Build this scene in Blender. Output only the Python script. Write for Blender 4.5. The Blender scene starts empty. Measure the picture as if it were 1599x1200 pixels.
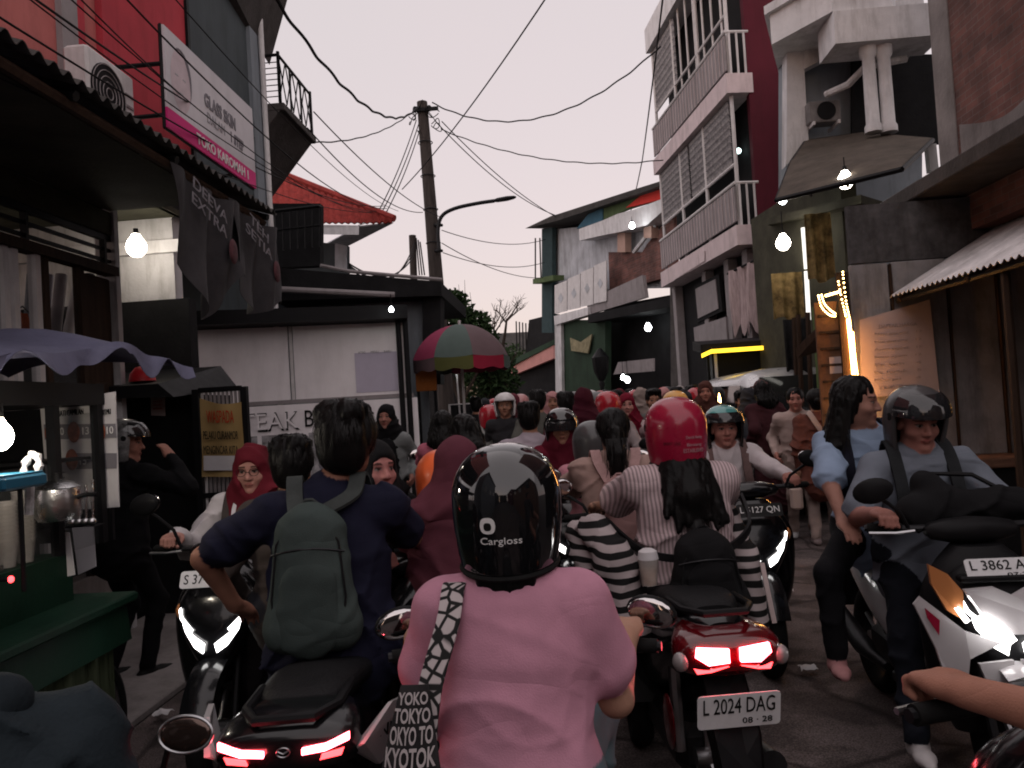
import bpy, bmesh, math, random, time
import numpy as np
from mathutils import Vector, Matrix
T_START = time.time()
random.seed(7); RNG = np.random.RandomState(7)
SC = bpy.context.scene
COL = SC.collection
R = math.radians
# ------------------------------------------------------------------ camera
CAM_H = 1.6; FPX = 1200.0; IW, IH = 1599.0, 1200.0
YAW, PITCH, ROLL = R(3.34), R(1.5), R(3.5)
f0 = Vector((-math.sin(YAW)*math.cos(PITCH), math.cos(YAW)*math.cos(PITCH), math.sin(PITCH)))
r0 = f0.cross(Vector((0,0,1))).normalized(); u0 = r0.cross(f0)
CR = math.cos(ROLL)*r0 - math.sin(ROLL)*u0
CU = math.sin(ROLL)*r0 + math.cos(ROLL)*u0
CP = Vector((0,0,CAM_H))
cam_d = bpy.data.cameras.new('camera'); cam = bpy.data.objects.new('camera', cam_d); COL.objects.link(cam)
cam.matrix_world = Matrix(((CR.x,CU.x,-f0.x,CP.x),(CR.y,CU.y,-f0.y,CP.y),(CR.z,CU.z,-f0.z,CP.z),(0,0,0,1)))
cam_d.sensor_width = 36; cam_d.lens = FPX/IW*36; cam_d.clip_start = .05; cam_d.clip_end = 3000
SC.camera = cam
SC.render.engine = 'CYCLES'
SC.cycles.use_denoising = True
try: SC.cycles.denoiser = 'OPENIMAGEDENOISE'
except Exception: pass
SC.cycles.max_bounces = 6; SC.cycles.transparent_max_bounces = 8
SC.cycles.sample_clamp_indirect = 4.0; SC.cycles.filter_width = 1.9
SC.cycles.caustics_reflective = False; SC.cycles.caustics_refractive = False
# ------------------------------------------------------------------ sky, sun, exposure
SUN_EL, SUN_AZ = R(38), R(200)       # the last light: broad and soft, from behind the camera
W = bpy.data.worlds.new('World'); SC.world = W; W.use_nodes = True
wn, wl = W.node_tree.nodes, W.node_tree.links; wn.clear()
sky = wn.new('ShaderNodeTexSky'); sky.sky_type = 'NISHITA'; sky.sun_disc = False
sky.sun_elevation = R(3); sky.sun_rotation = SUN_AZ
tc = wn.new('ShaderNodeTexCoord'); sep = wn.new('ShaderNodeSeparateXYZ'); wl.new(tc.outputs['Generated'], sep.inputs[0])
rmp = wn.new('ShaderNodeValToRGB'); cn = wn.new('ShaderNodeTexNoise'); cn.inputs['Scale'].default_value = 2.2; cn.inputs['Detail'].default_value = 4; wl.new(tc.outputs['Generated'], cn.inputs['Vector'])
ma = wn.new('ShaderNodeMath'); ma.operation = 'MULTIPLY_ADD'; wl.new(cn.outputs['Fac'], ma.inputs[0]); ma.inputs[1].default_value = .5; wl.new(sep.outputs['Z'], ma.inputs[2])
ma2 = wn.new('ShaderNodeMath'); ma2.operation = 'SUBTRACT'; wl.new(ma.outputs[0], ma2.inputs[0]); ma2.inputs[1].default_value = .25; wl.new(ma2.outputs[0], rmp.inputs[0])
rmp.color_ramp.elements[0].position = 0.0;  rmp.color_ramp.elements[0].color = (.830,.665,.680,1)
rmp.color_ramp.elements[1].position = .60; rmp.color_ramp.elements[1].color = (.755,.665,.672,1)
b1 = wn.new('ShaderNodeBackground'); wl.new(sky.outputs[0], b1.inputs[0]); b1.inputs[1].default_value = .05
b2 = wn.new('ShaderNodeBackground'); wl.new(rmp.outputs[0], b2.inputs[0]); b2.inputs[1].default_value = .92
addn = wn.new('ShaderNodeAddShader'); wl.new(b1.outputs[0], addn.inputs[0]); wl.new(b2.outputs[0], addn.inputs[1])
wo = wn.new('ShaderNodeOutputWorld'); wl.new(addn.outputs[0], wo.inputs[0])
sun_d = bpy.data.lights.new('sun', 'SUN'); sun_d.energy = 1.5; sun_d.angle = R(168); sun_d.color = (1,.90,.90)
sun = bpy.data.objects.new('sun', sun_d); COL.objects.link(sun)
sd = Vector((math.sin(SUN_AZ)*math.cos(SUN_EL), math.cos(SUN_AZ)*math.cos(SUN_EL), math.sin(SUN_EL)))
sun.rotation_euler = sd.to_track_quat('Z', 'Y').to_euler(); sun.location = sd*40
SC.view_settings.view_transform = 'Standard'; SC.view_settings.look = 'None'
SC.view_settings.exposure = 0.0; SC.view_settings.gamma = 1.0
# ------------------------------------------------------------------ finding real places for what the photograph shows
def ray(px, py):
    return f0 + CR*((px-IW/2)/FPX) + CU*(-(py-IH/2)/FPX)
def at(px, py, Y):            # on the wall y = Y
    d = ray(px, py); return CP + d*(Y/d.y)
def onX(px, py, X):           # on a wall running along the street at x = X
    d = ray(px, py); return CP + d*(X/d.x)
def onZ(px, py, Z):
    d = ray(px, py); return CP + d*((Z-CAM_H)/d.z)
def onP(px, py, p0, n):
    d = ray(px, py); p0 = Vector(p0); n = Vector(n); return CP + d*((p0-CP).dot(n)/d.dot(n))
# ------------------------------------------------------------------ materials
MATS = {}
def srgb(r, g, b):
    f = lambda c: (c/255/12.92) if c/255 <= .04045 else ((c/255+.055)/1.055)**2.4
    return (f(r), f(g), f(b))
def mat(name, col=(.5,.5,.5), rough=.7, metal=0, var=.15, scale=6., bump=0., bscale=40., emit=None, estr=0, coat=0, stain=0., alpha=1., trans=0, coord='Object', spec=None, stretch=(1,1,1)):
    if name in MATS: return MATS[name]
    m = bpy.data.materials.new(name); m.use_nodes = True
    nt = m.node_tree; N, L = nt.nodes, nt.links; p = N['Principled BSDF']
    p.inputs['Roughness'].default_value = rough; p.inputs['Metallic'].default_value = metal
    p.inputs['Coat Weight'].default_value = coat; p.inputs['Coat Roughness'].default_value = .06
    p.inputs['Alpha'].default_value = alpha; p.inputs['Transmission Weight'].default_value = trans
    p.inputs['Specular IOR Level'].default_value = (.10 if rough > .4 else .35) if spec is None else spec
    c = (*col, 1); p.inputs['Base Color'].default_value = c
    t = N.new('ShaderNodeTexCoord'); mp = N.new('ShaderNodeMapping'); L.new(t.outputs[coord], mp.inputs[0]); mp.inputs['Scale'].default_value = stretch
    if var > 0:
        n1 = N.new('ShaderNodeTexNoise'); n1.inputs['Scale'].default_value = scale; n1.inputs['Detail'].default_value = 5; n1.inputs['Roughness'].default_value = .65
        L.new(mp.outputs[0], n1.inputs['Vector'])
        mx = N.new('ShaderNodeMix'); mx.data_type = 'RGBA'
        cr = N.new('ShaderNodeValToRGB'); cr.color_ramp.elements[0].position = .3; cr.color_ramp.elements[1].position = .72
        L.new(n1.outputs['Fac'], cr.inputs[0]); L.new(cr.outputs[0], mx.inputs[0])
        mx.inputs[6].default_value = (*[max(0, x*(1-var)) for x in col], 1); mx.inputs[7].default_value = (*[min(1, x*(1+var)) for x in col], 1)
        out = mx.outputs[2]
        if stain > 0:
            mp2 = N.new('ShaderNodeMapping'); L.new(t.outputs[coord], mp2.inputs[0]); mp2.inputs['Scale'].default_value = (1.2,1.2,.22)
            n3 = N.new('ShaderNodeTexNoise'); n3.inputs['Scale'].default_value = 4.5; n3.inputs['Detail'].default_value = 7; n3.inputs['Roughness'].default_value = .7
            L.new(mp2.outputs[0], n3.inputs['Vector'])
            c3 = N.new('ShaderNodeValToRGB'); c3.color_ramp.elements[0].position = .48; c3.color_ramp.elements[1].position = .72; L.new(n3.outputs['Fac'], c3.inputs[0])
            ml = N.new('ShaderNodeMath'); ml.operation = 'MULTIPLY'; L.new(c3.outputs[0], ml.inputs[0]); ml.inputs[1].default_value = stain
            m3 = N.new('ShaderNodeMix'); m3.data_type = 'RGBA'; L.new(ml.outputs[0], m3.inputs[0]); L.new(out, m3.inputs[6])
            m3.inputs[7].default_value = (col[0]*.32+.01, col[1]*.30+.01, col[2]*.28+.008, 1); out = m3.outputs[2]
        L.new(out, p.inputs['Base Color'])
        rr = N.new('ShaderNodeMapRange'); L.new(n1.outputs['Fac'], rr.inputs[0]); rr.inputs[3].default_value = max(.02, rough-.12); rr.inputs[4].default_value = min(1, rough+.12); L.new(rr.outputs[0], p.inputs['Roughness'])
    if bump > 0:
        n2 = N.new('ShaderNodeTexNoise'); n2.inputs['Scale'].default_value = bscale; n2.inputs['Detail'].default_value = 4; L.new(mp.outputs[0], n2.inputs['Vector'])
        b = N.new('ShaderNodeBump'); b.inputs['Strength'].default_value = bump; b.inputs['Distance'].default_value = .02; L.new(n2.outputs['Fac'], b.inputs['Height']); L.new(b.outputs[0], p.inputs['Normal'])
    if emit:
        p.inputs['Emission Color'].default_value = (*emit, 1); p.inputs['Emission Strength'].default_value = estr
    MATS[name] = m; return m
def attr_mat(name, bump=.25, bscale=90., rib=0., fold=0.):
    """cloth, skin, hair: colour from the thing's own colour layer (alpha = roughness)"""
    if name in MATS: return MATS[name]
    m = bpy.data.materials.new(name); m.use_nodes = True
    nt = m.node_tree; N, L = nt.nodes, nt.links; p = N['Principled BSDF']
    a = N.new('ShaderNodeVertexColor'); a.layer_name = 'Col'
    t = N.new('ShaderNodeTexCoord')
    n1 = N.new('ShaderNodeTexNoise'); n1.inputs['Scale'].default_value = 9; n1.inputs['Detail'].default_value = 6; L.new(t.outputs['Object'], n1.inputs['Vector'])
    mr = N.new('ShaderNodeMapRange'); L.new(n1.outputs['Fac'], mr.inputs[0]); mr.inputs[1].default_value = .25; mr.inputs[2].default_value = .75; mr.inputs[3].default_value = .82; mr.inputs[4].default_value = 1.14
    vm = N.new('ShaderNodeVectorMath'); vm.operation = 'SCALE'; L.new(a.outputs['Color'], vm.inputs[0]); L.new(mr.outputs[0], vm.inputs['Scale'])
    outc = vm.outputs[0]
    if rib > 0:
        w = N.new('ShaderNodeTexWave'); w.wave_type = 'BANDS'; w.bands_direction = 'X'; w.inputs['Scale'].default_value = rib; w.inputs['Distortion'].default_value = .6; L.new(t.outputs['Object'], w.inputs['Vector'])
        m2 = N.new('ShaderNodeMapRange'); L.new(w.outputs['Fac'], m2.inputs[0]); m2.inputs[1].default_value=.35; m2.inputs[2].default_value=.65; m2.inputs[3].default_value = .62; m2.inputs[4].default_value = 1.18
        v2 = N.new('ShaderNodeVectorMath'); v2.operation = 'SCALE'; L.new(outc, v2.inputs[0]); L.new(m2.outputs[0], v2.inputs['Scale']); outc = v2.outputs[0]
    L.new(outc, p.inputs['Base Color']); L.new(a.outputs['Alpha'], p.inputs['Roughness'])
    p.inputs['Specular IOR Level'].default_value = .10
    n2 = N.new('ShaderNodeTexNoise'); n2.inputs['Scale'].default_value = bscale; n2.inputs['Detail'].default_value = 3; L.new(t.outputs['Object'], n2.inputs['Vector'])
    b = N.new('ShaderNodeBump'); b.inputs['Strength'].default_value = bump; b.inputs['Distance'].default_value = .004; L.new(n2.outputs['Fac'], b.inputs['Height'])
    last = b
    if fold > 0:
        mp = N.new('ShaderNodeMapping'); mp.inputs['Scale'].default_value = (2.2,2.2,5.0); mp.inputs['Rotation'].default_value = (R(20),R(38),0); L.new(t.outputs['Object'], mp.inputs[0])
        n4 = N.new('ShaderNodeTexNoise'); n4.inputs['Scale'].default_value = 1.7; n4.inputs['Detail'].default_value = 1; n4.inputs['Distortion'].default_value = .5; L.new(mp.outputs[0], n4.inputs['Vector'])
        b4 = N.new('ShaderNodeBump'); b4.inputs['Strength'].default_value = fold; b4.inputs['Distance'].default_value = .05; rg1 = N.new('ShaderNodeMath'); rg1.operation = 'SUBTRACT'; L.new(n4.outputs['Fac'], rg1.inputs[0]); rg1.inputs[1].default_value = .5; rg2 = N.new('ShaderNodeMath'); rg2.operation = 'ABSOLUTE'; L.new(rg1.outputs[0], rg2.inputs[0]); rg3 = N.new('ShaderNodeMath'); rg3.operation = 'POWER'; L.new(rg2.outputs[0], rg3.inputs[0]); rg3.inputs[1].default_value = .8; L.new(rg3.outputs[0], b4.inputs['Height']); L.new(b.outputs[0], b4.inputs['Normal']); last = b4
    L.new(last.outputs[0], p.inputs['Normal'])
    MATS[name] = m; return m
# ------------------------------------------------------------------ meshes
OFF = Vector((0,0,0))
class MB:
    def __init__(s): s.v = []; s.f = []
    def box(s, x0, x1, y0, y1, z0, z1):
        b = len(s.v)
        s.v += [(x,y,z) for z in (z0,z1) for y in (y0,y1) for x in (x0,x1)]
        s.f += [tuple(b+i for i in q) for q in ((0,2,3,1),(4,5,7,6),(0,1,5,4),(2,6,7,3),(0,4,6,2),(1,3,7,5))]; return s
    def hexa(s, bot, top):        # two rings of four points
        b = len(s.v); s.v += [tuple(p) for p in bot] + [tuple(p) for p in top]
        s.f += [tuple(b+i for i in q) for q in ((3,2,1,0),(4,5,6,7),(0,1,5,4),(1,2,6,5),(2,3,7,6),(3,0,4,7))]; return s
    def slab(s, pts, n):          # a polygon with thickness along n
        n = Vector(n); k = len(pts); b = len(s.v)
        s.v += [tuple(Vector(p)) for p in pts] + [tuple(Vector(p)+n) for p in pts]
        s.f += [tuple(b+i for i in range(k))[::-1], tuple(b+k+i for i in range(k))] + [(b+i, b+(i+1)%k, b+k+(i+1)%k, b+k+i) for i in range(k)]; return s
    def tube(s, pts, r, n=8, cap=True, flat=1.0):
        pts = [Vector(p) for p in pts]; rr = r if isinstance(r, (list,tuple)) else [r]*len(pts)
        rings = []
        t0 = (pts[1]-pts[0]).normalized(); up = Vector((0,0,1)) if abs(t0.z) < .9 else Vector((1,0,0))
        a = t0.cross(up).normalized()
        for i, p in enumerate(pts):
            t = (pts[min(i+1,len(pts)-1)] - pts[max(i-1,0)]).normalized()
            a = (a - t*a.dot(t)).normalized(); c = t.cross(a)
            rings.append([p + (a*math.cos(2*math.pi*k/n)*flat + c*math.sin(2*math.pi*k/n))*rr[i] for k in range(n)])
        return s.loft(rings, cap)
    def loft(s, rings, cap=True, closed=True):
        b = len(s.v); n = len(rings[0])
        for rg in rings: s.v += [tuple(p) for p in rg]
        for i in range(len(rings)-1):
            for k in range(n if closed else n-1):
                k2 = (k+1) % n
                s.f.append((b+i*n+k, b+i*n+k2, b+(i+1)*n+k2, b+(i+1)*n+k))
        if cap:
            s.f.append(tuple(b+k for k in range(n))[::-1]); s.f.append(tuple(b+(len(rings)-1)*n+k for k in range(n)))
        return s
    def ell(s, c, r, nu=16, nv=10, z0=-1., z1=1.):
        c = Vector(c); rings = []
        a0, a1 = math.asin(z0), math.asin(z1)
        for j in range(nv+1):
            a = a0+(a1-a0)*j/nv; ca = max(1e-4, math.cos(a))
            rings.append([(c.x+r[0]*ca*math.cos(2*math.pi*k/nu), c.y+r[1]*ca*math.sin(2*math.pi*k/nu), c.z+r[2]*math.sin(a)) for k in range(nu)])
        return s.loft(rings)
    def grid(s, fn, nu, nv, closed_u=False):
        b = len(s.v)
        for j in range(nv+1):
            for i in range(nu+(0 if closed_u else 1)): s.v.append(tuple(fn(i/nu, j/nv)))
        w = nu if closed_u else nu+1
        for j in range(nv):
            for i in range(nu):
                i2 = (i+1) % w
                s.f.append((b+j*w+i, b+j*w+i2, b+(j+1)*w+i2, b+(j+1)*w+i))
        return s
    def thick(s, fn, nu, nv, t):  # a sheet with thickness: t added by the second function
        g1 = MB().grid(fn, nu, nv); b = len(s.v); k = len(g1.v)
        # normals by finite difference
        V = [Vector(p) for p in g1.v]; w = nu+1; out = []
        for j in range(nv+1):
            for i in range(w):
                du = V[j*w+min(i+1,nu)] - V[j*w+max(i-1,0)]; dv = V[min(j+1,nv)*w+i] - V[max(j-1,0)*w+i]
                nn = du.cross(dv); nn = nn.normalized() if nn.length > 1e-9 else Vector((0,0,1)); out.append(tuple(V[j*w+i] + nn*t))
        s.v += g1.v + out
        s.f += [tuple(b+q for q in f) for f in g1.f] + [tuple(b+k+q for q in f[::-1]) for f in g1.f]
        edge = [i for i in range(w)] + [j*w+nu for j in range(1,nv+1)] + [nv*w+i for i in range(nu-1,-1,-1)] + [j*w for j in range(nv-1,0,-1)]
        for q in range(len(edge)):
            e0, e1 = edge[q], edge[(q+1) % len(edge)]; s.f.append((b+e1, b+e0, b+k+e0, b+k+e1))
        return s
    def bevelbox(s, x0, x1, y0, y1, z0, z1, r=.01):
        rings = []
        def rect(i, z):
            xa,xb,ya,yb = x0+i,x1-i,y0+i,y1-i; q = r
            return [(xa+q,ya,z),(xb-q,ya,z),(xb,ya+q,z),(xb,yb-q,z),(xb-q,yb,z),(xa+q,yb,z),(xa,yb-q,z),(xa,ya+q,z)]
        return s.loft([rect(r*.8,z0), rect(0,z0+r), rect(0,z1-r), rect(r*.8,z1)])
    def xform(s, M, start=0):
        s.v[start:] = [tuple(M @ Vector(p)) for p in s.v[start:]]; return s
    def build(s, name, m, parent=None, smooth=False, auto=True):
        me = bpy.data.meshes.new(name)
        vv = [(p[0]-OFF.x, p[1]-OFF.y, p[2]-OFF.z) for p in s.v]
        me.from_pydata(vv, [], s.f)
        if isinstance(m, str): m = MATS[m]
        me.materials.append(m)
        if smooth:
            me.polygons.foreach_set('use_smooth', [True]*len(me.polygons))
            if auto:
                try: me.set_sharp_from_angle(angle=R(40))
                except Exception: pass
        o = bpy.data.objects.new(name, me); COL.objects.link(o)
        if parent is not None: o.parent = parent
        elif OFF.length > 0: o.location = OFF
        return o
def thing(name, label, cat, loc=(0,0,0), rotz=0, group=None, world=False):
    """an Empty at the thing's base; with world=True its parts are given in world coordinates"""
    global OFF
    o = bpy.data.objects.new(name, None); COL.objects.link(o); o.empty_display_size = .1
    o.location = loc; o.rotation_euler = (0,0,rotz); tag(o, label, cat, group)
    OFF = Vector(loc) if world else Vector((0,0,0))
    return o
def done():
    global OFF
    OFF = Vector((0,0,0))
def tag(o, label, cat, group=None, kind=None):
    o['label'] = label; o['category'] = cat
    if group: o['group'] = group
    if kind: o['kind'] = kind
    return o
def setting(o, kind='structure'): o['kind'] = kind; return o
def share(name, proto, parent, loc=None, rot=None):
    o = proto.copy(); COL.objects.link(o); o.name = name
    if parent is not None: o.parent = parent
    if loc is not None: o.location = loc
    if rot is not None: o.rotation_euler = rot
    return o
def copy_tree(o, parent=None):
    c = o.copy(); COL.objects.link(c); c.parent = parent
    for ch in [x for x in bpy.data.objects if x.parent == o]: copy_tree(ch, c)
    return c
TEXTS = {}
def text_mesh(s, depth=.0, bold=0):
    cu = bpy.data.curves.new('txt', 'FONT'); cu.body = s; cu.extrude = depth; cu.offset = bold; cu.align_x = 'CENTER'; cu.align_y = 'CENTER'; cu.resolution_u = 3
    o = bpy.data.objects.new('txt', cu); COL.objects.link(o)
    dg = bpy.context.evaluated_depsgraph_get(); dg.update()
    me = bpy.data.meshes.new_from_object(o.evaluated_get(dg))
    bpy.data.objects.remove(o); bpy.data.curves.remove(cu)
    return me
def lettering(s, m, parent, origin, ex, ey, width, height=None, depth=.004, warp=None, name='lettering', bold=0):
    """flat letters set on a surface: origin = centre, ex/ey = unit directions of the line and of up"""
    me = text_mesh(s, .5, bold)
    V = np.empty(len(me.vertices)*3); me.vertices.foreach_get('co', V); V = V.reshape(-1,3)
    w = V[:,0].max()-V[:,0].min(); h = V[:,1].max()-V[:,1].min(); cx = (V[:,0].max()+V[:,0].min())/2; cy = (V[:,1].max()+V[:,1].min())/2
    k = width/w; ky = (height/h) if height else k
    ex = Vector(ex).normalized(); ey = Vector(ey).normalized(); ez = ex.cross(ey)
    for v in me.vertices:
        a, b, c = (v.co.x-cx)*k, (v.co.y-cy)*ky, (v.co.z+.5)*depth
        if warp: v.co = Vector(warp(a,b,c)) - OFF
        else: v.co = Vector(origin) + ex*a + ey*b + ez*c - OFF
    me.materials.clear(); me.materials.append(MATS[m] if isinstance(m, str) else m)
    o = bpy.data.objects.new(name, me); COL.objects.link(o); o.parent = parent
    return o
# ------------------------------------------------------------------ surfaces from distance fields (bodies, cloth, hair)
class Prim:
    __slots__ = ('a','b','r1','r2','n','fl','k','col','rough','kind','amp','R')
def cone(a, b, r1, r2, col, k=.03, n=None, fl=1., rough=.85, amp=0.):
    p = Prim(); p.kind = 0; p.a = np.array(a, np.float32); p.b = np.array(b, np.float32); p.r1 = r1; p.r2 = r2; p.n = None if n is None else np.array(n, np.float32)
    p.fl = fl; p.k = k; p.col = col; p.rough = rough; p.amp = amp; p.R = None; return p
def ellp(c, r, col, k=.03, Rm=None, rough=.55, amp=0., sub=False):
    p = Prim(); p.kind = 2 if sub else 1; p.a = np.array(c, np.float32); p.b = np.array(r, np.float32); p.k = k; p.col = col; p.rough = rough; p.amp = amp
    p.R = None if Rm is None else np.array(Rm, np.float32); p.n = None; p.fl = 1; p.r1 = p.r2 = 0; return p
def pdist(p, P):
    if p.kind == 0:
        ba = p.b - p.a; L2 = float(ba @ ba) + 1e-12
        q = P - p.a; t = np.clip((q @ ba)/L2, 0, 1)
        q = q - t[:,None]*ba
        if p.n is not None:
            c = q @ p.n; q = q + (c*(1/p.fl-1))[:,None]*p.n
        d = np.sqrt(np.einsum('ij,ij->i', q, q)) - (p.r1 + (p.r2-p.r1)*t)
        return d*(p.fl if p.fl < 1 else 1.)
    q = P - p.a
    if p.R is not None: q = q @ p.R
    qa = q/p.b; qb = qa/p.b; k0 = np.sqrt(np.einsum('ij,ij->i', qa, qa)); k1 = np.sqrt(np.einsum('ij,ij->i', qb, qb)) + 1e-9
    return k0*(k0-1)/k1
def vnoise(P, seed=0):
    i = np.floor(P).astype(np.int64); f = (P-i).astype(np.float32); f = f*f*(3-2*f); out = np.zeros(len(P), np.float32)
    for dx in (0,1):
        for dy in (0,1):
            for dz in (0,1):
                h = ((i[:,0]+dx)*73856093) ^ ((i[:,1]+dy)*19349663) ^ ((i[:,2]+dz)*83492791) ^ (seed*2654435)
                h = (h*1103515245 + 12345) & 0x7fffffff; h = ((h >> 8) & 1023)/1023.
                w = (f[:,0] if dx else 1-f[:,0])*(f[:,1] if dy else 1-f[:,1])*(f[:,2] if dz else 1-f[:,2])
                out += (w*h).astype(np.float32)
    return out
def near_box(p, X, Y, Z, m):
    if p.kind == 0: r = max(p.r1,p.r2)+m; lo = np.minimum(p.a,p.b)-r; hi = np.maximum(p.a,p.b)+r
    else: r = float(p.b.max())+m; lo = p.a-r; hi = p.a+r
    k = np.nonzero((Z > lo[2]) & (Z < hi[2]))[0]
    k = k[(X[k] > lo[0]) & (X[k] < hi[0])]; return k[(Y[k] > lo[1]) & (Y[k] < hi[1])]
def folds(P, seed, f=1.):
    """cloth creases: sharp ridges that run slantwise and come and go"""
    w = vnoise(P*4.5*f+3, seed+1); w2 = vnoise(P*9*f+7, seed+2)
    a = (P[:,2]*.85+P[:,0]*.55+P[:,1]*.3)*26*f + w*7+w2*2; b = (P[:,2]*.8-P[:,0]*.62-P[:,1]*.3)*21*f + w*6+w2*3
    m1 = np.clip(vnoise(P*3.1*f, seed+3)*2.2-.6, 0, 1); m2 = np.clip(vnoise(P*3.4*f+9, seed+4)*2.2-.6, 0, 1)
    return ((1-np.abs(np.sin(a)))**2*m1 + (1-np.abs(np.sin(b)))**2*m2)*.75 - .18 + .35*(w-.5)
def field(prims, P, margin=.08):
    """smooth union of the primitives; each is only worked out near itself"""
    n = len(P); d = np.full(n, 1., np.float32); am = np.zeros(n, np.float32); best = np.full(n, 1., np.float32)
    X, Y, Z = [np.ascontiguousarray(P[:,i]) for i in range(3)]
    for p in prims:
        k = near_box(p, X, Y, Z, margin+p.k)
        if len(k) == 0: continue
        e = pdist(p, P[k]).astype(np.float32); dk = d[k]
        if p.kind == 2:
            h = np.clip(.5 - .5*(dk+e)/p.k, 0, 1); d[k] = dk*(1-h) + (-e)*h + p.k*h*(1-h); continue
        bk = best[k]; lo = e < bk; best[k] = np.where(lo, e, bk); am[k] = np.where(lo, p.amp, am[k])
        h = np.clip(.5 + .5*(dk-e)/p.k, 0, 1); d[k] = dk*(1-h) + e*h - p.k*h*(1-h)
    return d, am
def axis(lo, hi, h, fine):
    """grid stops from lo to hi: step h, smaller inside the (a, b, step) of fine"""
    out = [lo]
    while out[-1] < hi:
        x = out[-1]; st = h
        for a, b, s in fine:
            if a-h < x < b: st = min(st, s)
        out.append(x+st)
    return np.array(out, np.float32)
def sdf_mesh(name, prims, m, parent, h=.012, fine=None, colfn=None, fold=None, smooth=1, seed=0, pad=.03):
    lo = np.min([np.minimum(p.a-max(p.r1,p.r2), p.b-max(p.r1,p.r2)) if p.kind == 0 else p.a-p.b.max() for p in prims if p.kind != 2], axis=0) - pad
    hi = np.max([np.maximum(p.a+max(p.r1,p.r2), p.b+max(p.r1,p.r2)) if p.kind == 0 else p.a+p.b.max() for p in prims if p.kind != 2], axis=0) + pad
    fine = fine or [[],[],[]]
    ax = [axis(lo[i], hi[i], h, fine[i]) for i in range(3)]
    st = 4
    for i in range(3):
        n = len(ax[i]); need = (-(n-1)) % st
        if need: ax[i] = np.concatenate([ax[i], ax[i][-1] + h*np.arange(1, need+1, dtype=np.float32)])
    nx, ny, nz = [len(a) for a in ax]
    cx, cy, cz = [a[::st] for a in ax]
    G = np.stack(np.meshgrid(cx, cy, cz, indexing='ij'), -1).reshape(-1,3)
    dc, _ = field(prims, G); dc = dc.reshape(len(cx), len(cy), len(cz))
    # blocks that may hold the surface
    cm = np.stack(np.meshgrid((cx[:-1]+cx[1:])/2, (cy[:-1]+cy[1:])/2, (cz[:-1]+cz[1:])/2, indexing='ij'), -1).reshape(-1,3)
    dm, _ = field(prims, cm); bs = np.stack(np.meshgrid(np.diff(cx), np.diff(cy), np.diff(cz), indexing='ij'), -1).reshape(-1,3)
    near = np.abs(dm) < np.sqrt((bs**2).sum(1))*.95 + .02
    D = np.repeat(np.repeat(np.repeat(dc, st, 0), st, 1), st, 2)[:nx,:ny,:nz].copy()
    D = np.where(np.abs(D) < .02, np.sign(D)*.02, D)
    mask = np.zeros((nx,ny,nz), bool)
    nb = near.reshape(len(cx)-1, len(cy)-1, len(cz)-1)
    for a in np.argwhere(nb):
        i,j,k = a*st; mask[i:i+st+1, j:j+st+1, k:k+st+1] = True
    idx = np.argwhere(mask)
    P = np.stack([ax[0][idx[:,0]], ax[1][idx[:,1]], ax[2][idx[:,2]]], 1)
    d, am = field(prims, P)
    if am.max() > 0:
        sel = np.nonzero((np.abs(d) < .03) & (am > 0))[0]; Pa, P = P, P[sel]
        if fold: nn = fold(P)
        else:
            nn = folds(P, seed)
        d[sel] -= (am[sel]*nn*2).astype(np.float32)
    D[mask] = d
    S = D < 0
    A = [S[i:nx-1+i, j:ny-1+j, k:nz-1+k] for i in (0,1) for j in (0,1) for k in (0,1)]
    cnt = sum(a.astype(np.int8) for a in A)
    act = (cnt > 0) & (cnt < 8); cells = np.argwhere(act)
    if len(cells) == 0: raise RuntimeError('empty field '+name)
    ids = -np.ones(act.shape, np.int64); ids[act] = np.arange(len(cells))
    off = np.array([(i,j,k) for i in (0,1) for j in (0,1) for k in (0,1)])
    cv = np.stack([D[cells[:,0]+o[0], cells[:,1]+o[1], cells[:,2]+o[2]] for o in off], 1)
    acc = np.zeros((len(cells),3)); num = np.zeros(len(cells))
    for a in range(8):
        for bb in range(a+1, 8):
            if np.abs(off[a]-off[bb]).sum() != 1: continue
            va, vb = cv[:,a], cv[:,bb]; cr = (va < 0) != (vb < 0)
            t = np.where(cr, va/(va-vb+1e-12), 0)
            acc += np.where(cr[:,None], off[a] + (off[bb]-off[a])*t[:,None], 0); num += cr
    loc = cells + acc/num[:,None]
    V = np.stack([np.interp(loc[:,i], np.arange(len(ax[i])), ax[i]) for i in range(3)], 1)
    quads = []
    for axn in range(3):
        sl0 = [slice(None)]*3; sl1 = [slice(None)]*3; sl0[axn] = slice(0,-1); sl1[axn] = slice(1,None)
        s0, s1 = S[tuple(sl0)], S[tuple(sl1)]
        e = np.argwhere(s0 != s1); o1, o2 = (axn+1) % 3, (axn+2) % 3
        ok = (e[:,o1] > 0) & (e[:,o2] > 0) & (e[:,o1] < act.shape[o1]) & (e[:,o2] < act.shape[o2]); e = e[ok]
        if len(e) == 0: continue
        flip = s0[e[:,0],e[:,1],e[:,2]]
        def cid(d1, d2):
            c = e.copy(); c[:,o1] -= d1; c[:,o2] -= d2; return ids[c[:,0],c[:,1],c[:,2]]
        q = np.stack([cid(1,1), cid(0,1), cid(0,0), cid(1,0)], 1)
        q = np.where(flip[:,None], q, q[:,::-1]); quads.append(q)
    Q = np.concatenate(quads); Q = Q[(Q >= 0).all(1)]
    for _ in range(smooth):
        s = np.zeros_like(V); c = np.zeros(len(V))
        for a in range(4):
            b2 = Q[:,(a+1) % 4]; np.add.at(s, Q[:,a], V[b2]); np.add.at(c, Q[:,a], 1); np.add.at(s, b2, V[Q[:,a]]); np.add.at(c, b2, 1)
        V = V*.5 + .5*s/np.maximum(c,1)[:,None]
    Vf = V.astype(np.float32)
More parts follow.
